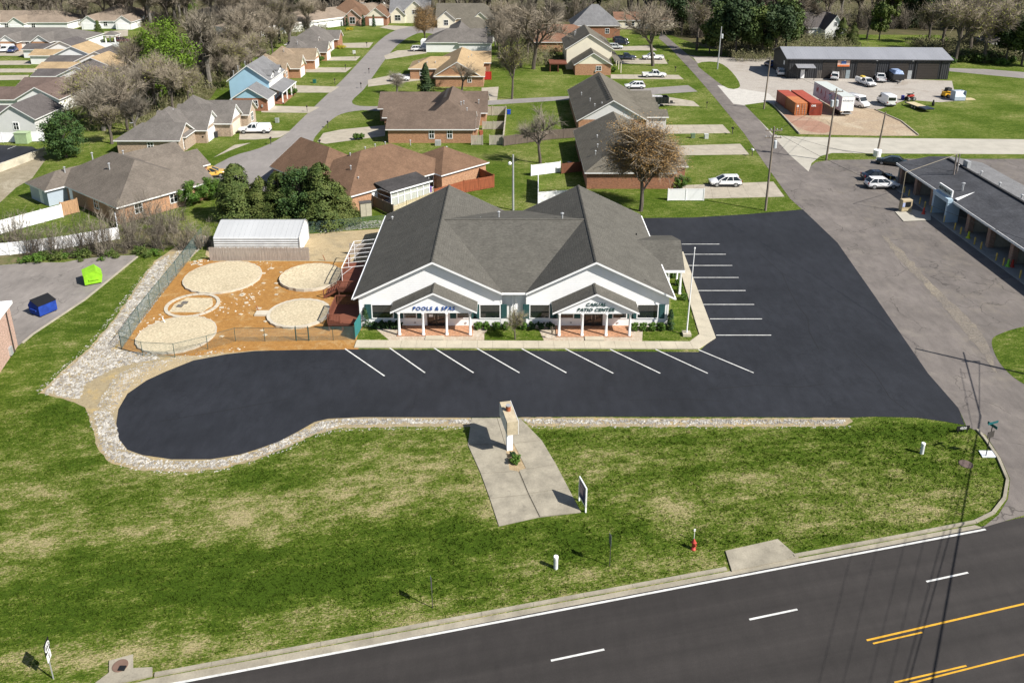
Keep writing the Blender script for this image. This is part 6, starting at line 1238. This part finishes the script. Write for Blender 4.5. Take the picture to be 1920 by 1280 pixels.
x, y = at(1749, 199); tag(MB().lathe(x, y, [(.25, 0), (.3, .5), (.2, .9), (.12, 1.3)], 8).build('black_stand', m_black), 'small black stand alone in the grass right of the flatbed', 'stand')
# ================================================================== TREES AND PLANTS
def mesh_of(mb, name, mat):
    me = bpy.data.meshes.new(name); me.from_pydata(mb.v, [], mb.f); me.update(); me.materials.append(mat); return me
def rand_dir(rg):
    z = rg.uniform(-1, 1); a = rg.uniform(0, 6.283); r = math.sqrt(1 - z * z); return Vector((r * math.cos(a), r * math.sin(a), z))
def leaf(mb, p, s, rg, n=None):
    n = n or rand_dir(rg); a = n.orthogonal().normalized(); a.rotate(Matrix.Rotation(rg.uniform(0, 6.28), 3, n)); b = n.cross(a); s1 = s * rg.uniform(.6, 1.2); i = len(mb.v)
    mb.v += [tuple(p - a * s1), tuple(p + b * s1 * .55), tuple(p + a * s1), tuple(p - b * s1 * .55)]; mb.f.append((i, i + 1, i + 2, i + 3))
def bare(seed, h=10.0, spread=.42, twig=5, fork=.25, leaves=0, lsz=.16, upright=.35, tw=.02, r0=.02, low=False):
    "trunk+limbs mesh, twig mesh, leaf mesh"
    rg = random.Random(seed); T = MB(); Q = MB(); Lf = MB(); ends_ = []
    def br(p, d, L, r, lv):
        segs = 3 if lv < 3 else 2; q = p
        for i in range(segs):
            d2 = (d + rand_dir(rg) * (.10 + .05 * lv) + Vector((0, 0, .05 * upright))).normalized(); n = q + d2 * (L / segs); r2 = r * (1 - .28 * (i + 1) / segs)
            (T if lv < 4 else Q).tube(q, n, r * (1 - .28 * i / segs), r2, 7 if lv == 0 else 5 if lv < 3 else 3, False); q = n; d = d2
            if (lv >= 1 or (low and i > 0)) and i < segs - 1 + low and lv < 4: kids(q, d, L * .62, r2 * .55, lv + 1, 1)
        if lv < 4: kids(q, d, L * rg.uniform(.66, .84), r * .66, lv + 1, 3 if lv < 2 else rg.choice((2, 3)))
        else: ends_.append((q, d))
        if lv >= 3:
            for _ in range(twig):
                t_ = q - d * L * rg.random(); e = (d + rand_dir(rg) * .9 + Vector((0, 0, .25))).normalized(); l = rg.uniform(.6, 1.7) * h / 11; m_ = t_ + e * l; sd_ = e.orthogonal().normalized() * tw; i = len(Q.v)
                Q.v += [tuple(t_ - sd_), tuple(t_ + sd_), tuple(m_)]; Q.f.append((i, i + 1, i + 2))
                s2 = (e + rand_dir(rg) * .8).normalized(); b_ = t_ + e * l * .4; i = len(Q.v); Q.v += [tuple(b_ - sd_ * .8), tuple(b_ + sd_ * .8), tuple(b_ + s2 * l * .6)]; Q.f.append((i, i + 1, i + 2))
                for _ in range(leaves): leaf(Lf, t_ + e * l * rg.random() + rand_dir(rg) * .2, lsz, rg)
    def kids(p, d, L, r, lv, n):
        a0 = rg.uniform(0, 6.28)
        for k in range(n):
            o = d.orthogonal().normalized(); o.rotate(Matrix.Rotation(a0 + k * 6.283 / n + rg.uniform(-.4, .4), 3, d)); sp = spread * rg.uniform(.7, 1.4)
            br(p if True else p, (d * math.cos(sp) + o * math.sin(sp) + Vector((0, 0, upright * .3))).normalized(), L * rg.uniform(.65, 1.12), max(r, .012), lv)
    br(Vector((0, 0, -.1)), Vector((0, 0, 1)), h * fork, h * r0, 0)
    zm = max(v[2] for v in Q.v) * .96; k = h / zm
    for m_ in (T, Q, Lf): m_.v = [(a * k, b * k, c * k) for a, b, c in m_.v]
    return T, Q, Lf
def conifer(seed, h=9, rad=2.4, n=5200, s=.3, base=.06, power=.8):
    rg = random.Random(seed); C = MB(); T = MB().tube((0, 0, 0), (0, 0, h * .9), h * .018 + .05, .03, 8)
    bumps = [(rg.uniform(0, 6.28), rg.uniform(base, .95), rg.uniform(.7, 1.25)) for _ in range(90)]
    for i in range(n):
        a, t, k = bumps[rg.randrange(90)]; a += rg.gauss(0, .22); t = min(.99, max(base, t + rg.gauss(0, .03))); R_ = rad * (1 - t) ** power * k + .1; r = R_ * (rg.random() ** .4)
        p = Vector((r * math.cos(a), r * math.sin(a), h * t - .12 * r)); leaf(C, p, s, rg, (Vector((math.cos(a), math.sin(a), rg.uniform(-.2, .9))) + rand_dir(rg) * .5).normalized())
    return T, C
def clumpy(seed, h, rad, n=5000, s=.28, zc=.6, ncl=40, flat=.8, trunk=True):
    rg = random.Random(seed); C = MB(); T = MB()
    if trunk: T.tube((0, 0, 0), (0, 0, h * zc), h * .022, h * .012, 8)
    cl = []
    for _ in range(ncl):
        d = rand_dir(rg); k = rg.uniform(.45, 1.0); c = Vector((d.x * rad * k, d.y * rad * k, h * zc + d.z * h * (1 - zc) * k * flat)); cl.append((c, rg.uniform(.22, .42) * rad))
        if trunk and c.z > h * .2: T.tube((0, 0, h * zc * rg.uniform(.35, .9)), c, .05 * h / 10, .015, 4, False)
    for i in range(n):
        c, r = cl[rg.randrange(ncl)]; d = rand_dir(rg); leaf(C, c + d * r * rg.random() ** .45, s, rg, (d + rand_dir(rg) * .6).normalized())
    return T, C
m_twig = leafmat((.17, .148, .115), (.24, .21, .165), .9); m_twig2 = leafmat((.21, .175, .13), (.28, .24, .185), .9); m_lime_leaf = leafmat((.11, .185, .014), (.075, .13, .012)); m_bud = leafmat((.25, .25, .055), (.19, .20, .045)); m_orange = leafmat((.40, .24, .085), (.31, .20, .085)); m_olive = leafmat((.20, .19, .075), (.16, .15, .055))
m_pine = leafmat((.042, .072, .018), (.075, .105, .024)); m_spruce = leafmat((.02, .042, .014), (.038, .06, .018)); m_cedar = leafmat((.06, .095, .02), (.10, .125, .026)); m_box = leafmat((.05, .11, .015), (.085, .15, .02)); m_boxd = leafmat((.02, .05, .018), (.035, .07, .02)); m_yel = leafmat((.42, .33, .02), (.3, .26, .02)); m_white_bl = leafmat((.6, .58, .5), (.5, .48, .4))
def proto(parts):
    "parts: [(name, mb, mat)] -> list of (name, mesh)"
    return [(n, mesh_of(mb, n, m)) for n, mb, m in parts if mb.f]
def plant(pr, name, lab, cat, x, y, sc=1.0, rz=None, grp=None):
    t = thing(name, lab, cat, x, y, rng.uniform(0, 360) if rz is None else rz, grp); t.scale = (sc,) * 3 if not isinstance(sc, tuple) else sc
    for n, me in pr:
        o = bpy.data.objects.new(n, me); COL.objects.link(o); o.parent = t
    return t
BARE = []
for i, (sp_, up, fk) in enumerate(((.45, .3, .24), (.38, .5, .2), (.5, .2, .28), (.42, .4, .16), (.36, .6, .3))):
    T, Q, _ = bare(100 + i, 10, sp_, 4, fk, 0, upright=up, tw=.021); BARE.append(proto([('trunk', T, m_greybark if i % 2 else m_bark), ('crown', Q, m_twig if i % 2 else m_twig2)]))
def budded(seed, mat, n=1, ls=.1, tw=m_twig2, **k):
    T, Q, Lf = bare(seed, 10, leaves=n, lsz=ls, **k); return proto([('trunk', T, m_bark), ('crown', Q, tw), ('leaves', Lf, mat)])
BUD = [budded(201, m_bud, 1, .085, upright=.4), budded(202, m_olive, 1, .07, upright=.5), budded(203, m_orange, 11, .04, upright=.3, fork=.2, tw=m_twig2, r0=.013, low=True)]
(T, Lf) = clumpy(204, 10, 3.3, 10000, .13, .54, 70, 1.0); LIME = proto([('trunk', T, m_greybark), ('crown', Lf, m_lime_leaf)])
T, Q, _ = bare(205, 10, .55, 2, .22, 0, upright=.2); OPEN = proto([('trunk', T, m_bark), ('crown', Q, m_twig)])
CON = [proto([('trunk', T, m_bark), ('crown', C, m)]) for (T, C), m in ((conifer(1, 9, 2.3, 5200, .26, .05, .75), m_spruce), (conifer(2, 9, 3.0, 6500, .28, .08, .55), m_cedar), (conifer(3, 9, 2.6, 6000, .27, .06, .6), m_pine))]
PINE = [proto([('trunk', T, m_bark), ('crown', C, m)]) for (T, C), m in ((clumpy(4, 10, 3.2, 5200, .3, .6, 46), m_pine), (clumpy(5, 10, 2.8, 5200, .3, .55, 42), m_cedar), (clumpy(6, 10, 3.4, 5600, .3, .62, 50), m_spruce))]
EVG = [proto([('trunk', T, m_bark), ('crown', C, m)]) for (T, C), m in ((conifer(14, 10, 3.3, 15000, .17, .05, .5), leafmat((.05, .08, .018), (.095, .12, .028))), (conifer(15, 10, 3.2, 15000, .17, .05, .55), leafmat((.065, .095, .02), (.12, .135, .035))), (clumpy(16, 10, 3.6, 11000, .2, .5, 90, .95), leafmat((.035, .075, .025), (.06, .105, .022))))]
def bushp(seed, rad, hh, mat, n=1400, s=.09): T, C = clumpy(seed, hh, rad, n, s, .5, 26, .9, False); return proto([('foliage', C, mat)])
BUSH = [bushp(31, .42, .85, m_box), bushp(32, .4, .8, m_boxd), bushp(33, 2.0, 3.6, m_box, 11000, .11)]
# multi-stem bare shrubs
def shrub(seed, h):
    rg = random.Random(seed); T = MB(); Q = MB()
    for _ in range(15):
        d = (Vector((0, 0, 1)) + rand_dir(rg) * .42).normalized(); p = Vector((rg.uniform(-.5, .5), rg.uniform(-.4, .4), 0)); L = h * rg.uniform(.5, 1)
        for i in range(4):
            q = p + d * L / 4; T.tube(p, q, .035 * (1 - i * .22), .035 * (.78 - i * .22), 4, False)
            for _ in range(5):
                e = (d + rand_dir(rg) * .7).normalized(); b = p.lerp(q, rg.random()); l = rg.uniform(.5, 1.3); sdv = e.orthogonal().normalized() * .016; k = len(Q.v); Q.v += [tuple(b - sdv), tuple(b + sdv), tuple(b + e * l)]; Q.f.append((k, k + 1, k + 2))
                e2 = (e + rand_dir(rg) * .7).normalized(); b2 = b + e * l * .4; k = len(Q.v); Q.v += [tuple(b2 - sdv), tuple(b2 + sdv), tuple(b2 + e2 * l * .6)]; Q.f.append((k, k + 1, k + 2))
            p = q; d = (d + rand_dir(rg) * .15).normalized()
    return proto([('stems', T, m_bark), ('twigs', Q, m_twig)])
SHR = [shrub(41, 5), shrub(42, 5), shrub(43, 4.5)]
def tree(pr, lab, px, py, top, cat='tree', name='bare_tree', h0=10.0, wx=1.0, grp=None, hh=None):
    x, y = G(px, py); h = hh or HT(px, py, top); s = h / h0; return plant(pr, name, lab, cat, x, y, (s * wx, s * wx, s), None, grp)
# --- single trees
tree(BUD[2], 'orange brown budding tree overhanging the olive roof by the vinyl fence', 1201, 396, 206, name='budding_tree', wx=1.08)
tree(OPEN, 'bare forked tree beside the two panel white fence in the back yards', 1013, 306, 185, wx=.95)
tree(BUD[0], 'yellow green budding tree on the lawn right of the red fence panel', 960, 186, 70, name='budding_tree', wx=.75)
tree(BARE[2], 'big bare tree between two white pickups on the right street', 1224, 124, 0, wx=1.15)
tree(BUD[1], 'olive budding tree standing before the pines on the right street', 1306, 94, -8, name='budding_tree')
tree(BUD[2], 'golden budding tree at the far bend of the residential street', 797, 82, 6, name='budding_tree', wx=.95)
tree(BARE[3], 'small bare ornamental tree in the yard before the dark cedar', 745, 178, 128, wx=1.3)
tree(BARE[0], 'bare tree tucked behind the dark cedar on the middle lawn', 866, 172, 112, wx=1.2)
tree(CON[0], 'dark conical cedar in front of the light tan roof', 799, 178, 118, name='conifer', h0=9, wx=1.15)
tree(LIME, 'bright lime green leafing tree in the left grove', 318, 188, 36, name='leafing_tree', wx=1.12)
tree(BUD[0], 'small lime budding tree right below the bright lime tree', 362, 188, 120, name='budding_tree')
tree(EVG[2], 'big bushy green evergreen beside the retaining wall', 125, 296, 208, name='evergreen_tree', wx=1.15)
tree(BARE[1], 'tall dark bare tree right behind the bright lime tree', 395, 165, 5, wx=1.1)
tree(BUD[1], 'olive budding tree left of the bright lime tree', 262, 190, 55, name='budding_tree'); tree(BUD[0], 'yellow budding tree over the maroon roofs', 172, 232, 115, name='budding_tree', wx=1.2); tree(BARE[3], 'bare leaning tree right of the bushy evergreen', 195, 245, 130, wx=1.1); tree(BUD[1], 'olive twiggy tree behind the bushy evergreen', 210, 270, 190, name='budding_tree', wx=1.4)
tree(BARE[0], 'bare grey tree in front of the long white building at the top', 455, 110, 5, wx=1.2); tree(BUD[1], 'olive bare tree at the upper end of the grove', 525, 80, -10, name='budding_tree', wx=1.1)
gG = 'bare trees of the left grove'
rg = random.Random(77)
for i in range(38):
    u = rg.random(); px = 225 + u * 250 + rg.uniform(-25, 25); py = 235 - u * 120 + rg.uniform(-25, 30)
    if 385 < px and py > 170: py -= 40
    pr = rg.choice(BARE + [BUD[1], BUD[0], BUD[0]]); x, y = G(px, py); bud = pr[-1][0] == 'leaves'; plant(pr, 'budding_tree' if bud else 'bare_tree', 'pale budding tree mixed into the thick grove behind the grey brick houses' if bud else 'bare grey brown tree in the thick grove behind the grey brick houses', 'tree', x, y, rg.uniform(.8, 1.25), None, 'budding trees of the left grove' if bud else gG)
for i, (px, py, top, wx) in enumerate(((960, 95, -8, 1.0), (1000, 130, 0, 1.25), (1040, 70, -10, 1.1), (930, 60, -5, 1.0), (985, 62, -12, 1.0), (1075, 50, -18, 1), (890, 40, -20, 1), (1120, 60, 8, 1.0))):
    tree([BARE[0], BARE[2], BARE[1], BUD[1], BARE[3], BARE[4], BARE[1], BUD[0]][i], ORD[sorted((960, 1000, 1040, 930, 985, 1075, 890, 1120)).index(px)] + ' bare grey tree from the left between the grey roofs and the rust roof', px, py, top, wx=wx, grp='bare trees between the houses')
for i, (px, py, top, k) in enumerate(((1352, 104, 5, 0), (1378, 106, -5, 2), (1402, 106, 8, 0), (1428, 107, 2, 1), (1452, 108, 0, 2), (1472, 100, -10, 0), (1330, 100, 30, 1), (1390, 92, -15, 2))):
    tree(PINE[k], ORD[sorted((1352, 1378, 1402, 1428, 1452, 1472, 1330, 1390)).index(px)] + ' dark pine from the left in the row left of the black workshop', px, py, top, name='pine_tree', grp='dark pines left of the workshop')
tree(PINE[1], 'brown green cedar with a bare twin trunk behind the workshop', 1648, 76, -5, name='evergreen_tree', wx=.8); tree(CON[0], 'very dark spruce behind the workshop, right of the cedar', 1708, 52, -10, name='conifer', h0=9, wx=1.1); tree(EVG[1], 'rounded green evergreens by the white gable', 1576, 82, 32, name='evergreen_tree'); tree(EVG[1], 'lower rounded green evergreen beside the taller one by the white gable', 1598, 84, 42, name='evergreen_tree', wx=.9); tree(BARE[0], 'bare pinkish tree behind the workshop', 1625, 72, -5)
for i, (px, py, top) in enumerate(((1790, 118, -10), (1815, 105, -15), (1845, 118, -5), (1765, 95, -10), (1875, 100, -10), (1740, 82, -5), (1800, 80, -20))): tree(BUD[(0, 1, 0, 1, 0, 1, 0)[i]], ORD[sorted((1790, 1815, 1845, 1765, 1875, 1740, 1800)).index(px)] + ' pale budding tree from the left, beyond the right end of the workshop', px, py, top, name='budding_tree', wx=1.15, grp='budding trees right of the workshop')
for i, (px, py, top) in enumerate(((1885, 118, 25), (1915, 122, 20), (1945, 125, 10), (1905, 95, 0))): tree(PINE[(2, 0, 2, 2)[i]], ORD[sorted((1885, 1915, 1945, 1905)).index(px)] + ' dark pine from the left at the right edge beyond the lane', px, py, top, name='pine_tree', grp='dark pines at the right edge')
for i, (px, py, top, k, wx, lab) in enumerate(((448, 412, 306, 0, 1.35, 'leftmost dark evergreen of the clump behind the shed'), (492, 414, 330, 1, 1.35, 'olive tinted evergreen of the clump, second from left'), (528, 416, 322, 0, 1.35, 'dark evergreen in the middle of the clump behind the shed'), (570, 418, 312, 2, 1.0, 'tallest evergreen of the clump behind the shed'), (608, 420, 305, 0, 1.35, 'evergreen of the clump touching the red brown roof'), (640, 419, 345, 1, 1.35, 'lowest evergreen of the clump next to the brick wall'))):
    tree(EVG[k], lab, px, py, top, name='evergreen_tree', wx=wx, grp='evergreens behind the shed')
tree(EVG[0], 'dark round evergreen by the gazebo lawn', 185, 64, 38, name='evergreen_tree'); tree(CON[0], 'dark conical evergreen beside the pale duplex', 240, 40, 12, name='conifer', h0=9, wx=1.5); tree(CON[1], 'small conical evergreen by the far white fence', 447, 33, 18, name='conifer', h0=9)
tree(CON[2], 'small green evergreen in the upper grove', 468, 66, 32, name='conifer', h0=9)
gU = 'bare trees at the upper end of the grove'
for i in range(22):
    x, y = G(rg.uniform(425, 560), rg.uniform(42, 105)); plant(rg.choice(BARE + [BUD[1]]), 'bare_tree', 'bare brown tree where the grove thins out towards the top', 'tree', x, y, rg.uniform(.9, 1.35), None, gU) if x < -62 else None
# --- woods along the top edge
def woods(x0, x1, y0, y1, n, protos, lab, grp, s0=.9, s1=1.5, name='bare_tree'):
    for _ in range(n):
        x, y = rg.uniform(x0, x1), rg.uniform(y0, y1); plant(rg.choice(protos), name, lab, 'tree', x, y, rg.uniform(s0, s1), None, grp)
woods(-185, -95, 290, 312, 46, BARE + BARE + [BUD[1]], 'bare brown tree in the wood above the pale duplexes', 'wood above the pale duplexes', 1.35, 2.0)
woods(-128, -112, 300, 325, 5, [LIME, BUD[0]], 'fresh green tree at the gap in the wood above the pale duplexes', 'green trees in the upper left wood', .7, 1.0, 'leafing_tree')
woods(-100, -30, 314, 334, 34, BARE + [PINE[0], PINE[2]], 'tree in the dark wood at the top behind the street head', 'wood behind the street head', 1.35, 2.0)
woods(-30, 60, 304, 328, 40, BARE + BARE + [PINE[0], BUD[1]], 'tree in the wood at the top centre behind the roofs', 'wood at the top centre', 1.35, 2.0)
woods(52, 98, 268, 300, 30, BARE + [BUD[1], BUD[0], PINE[2]], 'tree in the wood at the top behind the ranch house', 'wood behind the ranch house', 1.35, 2.0)
woods(92, 200, 284, 315, 44, BARE + [BUD[1], BUD[0], PINE[2], PINE[1]], 'tree in the wood at the top right behind the workshop', 'wood behind the workshop', 1.35, 2.0)
woods(150, 215, 225, 285, 26, BARE + [BUD[0], BUD[1], PINE[2]], 'tree in the wood at the right top corner', 'wood at the right top corner', 1.0, 1.4)
woods(-85, -62, 255, 300, 10, BARE + [BUD[1]], 'bare tree left of the red brown roofed pink brick house', 'bare trees by the upper street', .8, 1.2)
woods(-76, -64, 165, 235, 16, BARE + [BUD[1]], 'bare tree on the grove edge beside the tan roofed houses', 'bare trees on the grove edge', .55, .9)
# --- low brush filling the floor of the woods
def brush(name, rects, n, seed):
    r2 = random.Random(seed); mb = MB()
    for _ in range(n):
        x0, x1, y0, y1 = r2.choice(rects); x, y = r2.uniform(x0, x1), r2.uniform(y0, y1); h = r2.uniform(1.0, 3.5)
        for k in range(7):
            d = (Vector((0, 0, 1)) + rand_dir(r2) * .8).normalized(); p = Vector((x, y, 0)) + Vector((r2.uniform(-.8, .8), r2.uniform(-.8, .8), h * r2.random() * .5)); q = p + d * h * r2.uniform(.4, .8); s_ = d.orthogonal().normalized() * .05; i = len(mb.v)
            mb.v += [tuple(p - s_), tuple(p + s_), tuple(q)]; mb.f.append((i, i + 1, i + 2))
            if k < 3: leaf(mb, q, .28, r2)
    tag(mb.build(name, leafmat((.15, .13, .08), (.11, .12, .045), .9)), kind='stuff')
brush('undergrowth', [(-190, -95, 288, 320), (-100, -30, 312, 335), (-30, 98, 302, 330), (52, 98, 268, 320), (92, 200, 284, 340), (150, 215, 225, 290), (60, 100, 222, 262), (118, 140, 222, 250)], 16000, 5)
brush('grove_undergrowth', [(-92, -66, 150, 200), (-86, -70, 196, 250), (-85, -62, 250, 300), (0, 20, 215, 262)], 2600, 6)
# --- bare hedge of multi-stem shrubs
for i in range(24):
    px = -10 + i * 17.5 + rg.uniform(-8, 8); py = 478 - max(0, px - 150) * .075 + rg.uniform(-8, 6)
    x, y = G(px, py); plant(SHR[i % 3], 'bare_multistem', 'bare brown multi stemmed shrub in the hedge by the old lot', 'shrub', x, y, rg.uniform(.75, 1.25), None, 'bare hedge by the old lot')
for i in range(10):
    x, y = G(235 + i * 12 + rg.uniform(-6, 6), 428 + rg.uniform(-16, 14)); plant(SHR[i % 3], 'bare_multistem', 'bare brown multi stemmed shrub on the bank below the brick wall', 'shrub', x, y, rg.uniform(.6, 1.0), None, 'bare shrubs on the bank')
for i in range(10):
    x, y = G(1000 + rg.uniform(-60, 120), 70 + rg.uniform(-10, 60)); plant(SHR[i % 3], 'bare_multistem', 'bare undergrowth shrub among the trees between the houses', 'shrub', x, y, rg.uniform(.6, 1.0), None, 'undergrowth between the houses')
for i in range(14):
    x, y = G(rg.uniform(915, 1060), rg.uniform(55, 125)); plant(rg.choice(BARE + [BUD[1]]), 'bare_tree', 'slender bare tree in the thicket between the grey roofs and the rust roof', 'tree', x, y, rg.uniform(.8, 1.3), None, 'thicket between the houses')
for x0, x1, y0, y1, n, lab in ((-185, -95, 287, 294, 34, 'tall bare brush of saplings at the edge of the wood above the duplexes'), (-100, -30, 310, 317, 22, 'tall bare brush of saplings at the edge of the wood behind the street head'), (-30, 60, 300, 307, 30, 'tall bare brush of saplings at the edge of the wood at the top centre'), (54, 98, 264, 272, 18, 'tall bare brush of saplings at the wood edge behind the ranch house'), (94, 200, 280, 288, 36, 'tall bare brush of saplings at the edge of the wood behind the workshop')):
    for i in range(n): plant(SHR[i % 3], 'bare_multistem', lab, 'shrub', rg.uniform(x0, x1), rg.uniform(y0, y1), rg.uniform(1.3, 2.2), None, lab.replace('tall bare brush', 'brush'))  # multi-stem saplings filling the wood edge, built from the enlarged shrub mesh
BR = [bushp(51, 1.3, 1.1, m_box, 700, .16), bushp(52, 1.4, 1.3, leafmat((.06, .11, .02), (.1, .12, .03)), 700, .16)]
for i in range(20):
    px = rg.uniform(40, 300); x, y = G(px, 488 - max(0, px - 150) * .07 + rg.uniform(-6, 4)); plant(BR[i % 2], 'low_bush', 'low green bush at the foot of the bare hedge', 'bush', x, y, rg.uniform(.25, .85), None, 'low bushes under the bare hedge')
for i in range(46):
    px, py = rg.choice(((rg.uniform(250, 420), rg.uniform(150, 225)), (rg.uniform(380, 470), rg.uniform(60, 130)), (rg.uniform(1740, 1900), rg.uniform(100, 128)), (rg.uniform(560, 620), rg.uniform(5, 30)))); x, y = G(px, py); plant(BR[i % 2], 'low_bush', 'low green undergrowth bush between the bare trees', 'bush', x, y, rg.uniform(1.0, 2.0), None, 'undergrowth below the trees')
# --- shrubs by the buildings
def bush(k, lab, px, py, sc=1.0, grp=None): x, y = G(px, py); return plant(BUSH[k], 'clipped_shrub', lab, 'shrub', x, y, sc, None, grp)
for i, px in enumerate((702, 714, 726, 737, 747)): bush(1, ORD[i] + ' dark green clipped shrub from the left, left of the pools porch', px, 616, 1.05, 'shrubs left of the pools porch')
for i, px in enumerate((896, 912, 930, 948)): bush(0, ORD[i] + ' round green shrub from the left in the left half between the porches', px, 617, 1.0, 'shrubs between the porches')
for i, px in enumerate((981, 998, 1014, 1031)): bush(1 if i else 0, ORD[i] + ' round shrub from the left in the right half between the porches', px, 617, 1.0, 'shrubs between the porches')
for i, px in enumerate((1189, 1205, 1222, 1240)): bush(0, ORD[i] + ' round green shrub from the left, right of the patio porch', px, 619, 1.05, 'shrubs right of the patio porch')
for i, (px, py) in enumerate(((1272, 535), (1275, 548), (1282, 562), (1262, 520))): bush(0, ('third', 'second', 'nearest', 'farthest')[i] + ' round green shrub along the right walkway of the shop, counted from the front', px, py, .95, 'shrubs along the right walkway')
for px, py, lab in ((686, 612, 'slim pointed conifer at the left corner of the shop'), (1256, 616, 'slim pointed conifer at the right corner of the shop')):
    T, C = conifer(8, 2.2, .42, 900, .09, .03, .7); plant(proto([('foliage', C, m_boxd)]), 'small_conifer', lab, 'conifer', *G(px, py))
tree(BUD[0], 'young staked tree budding pale green between the porches', 966, 636, 578, name='young_tree', wx=.9)
tree(BARE[4], 'leafless young sapling with a white wrap by the patio porch', 1035, 636, 610, name='young_tree', wx=.6)
bush(0, 'leafy green shrub in the planter of the walkway', 966, 868, .95); bush(1, 'small green shrub at the foot of the sign post planter', 961, 856, .6)
for px, py, sc, lab in ((363, 384, 1.0, 'big round green shrub at the corner of the angled brick house, left one'), (398, 372, .95, 'big round green shrub at the corner of the angled brick house, right one'), (240, 404, .9, 'round green shrub against the rear brick wall')): bush(2, lab, px, py, sc)
for px, py, sc, lab in ((597, 119, .7, 'round clipped shrub by the tan roofed houses'), (547, 180, .6, 'dark round shrub before the blue house porch'), (668, 262, .35, 'small round shrub by the middle drive, left'), (677, 262, .35, 'small round shrub by the middle drive, right'), (1150, 136, .4, 'low shrub by the white house porch'), (1278, 352, .6, 'yellow green shrub behind the vinyl fence')): bush(2, lab, px, py, sc)
T, C = conifer(9, 4, .7, 1400, .14, .02, .45); COLM = proto([('foliage', C, m_boxd)])
for px in (651, 681, 701): plant(COLM, 'column_shrub', {651: 'left', 681: 'middle', 701: 'right'}[px] + ' of three tall column shrubs before the pink brick house', 'shrub', *G(px, 50), 1.0, None, 'column shrubs at the pink brick house')
for px, py in ((935 / 1, 0),): pass
for px, py in ((456, 232), (464, 228)): plant(COLM, 'column_shrub', ('front' if px == 456 else 'rear') + ' small column shrub beside the tan garage door', 'shrub', *G(px, py), .7, None, 'column shrubs at the garage')
for px, py in ((655, 57), (640, 91)): plant(bushp(61, 1.6, .8, m_yel, 700, .14), 'flower_bush', ('upper' if py == 57 else 'lower') + ' yellow flowering hedge by the upper drives', 'shrub', *G(px, py), 1.0, None, 'yellow flowering hedges')
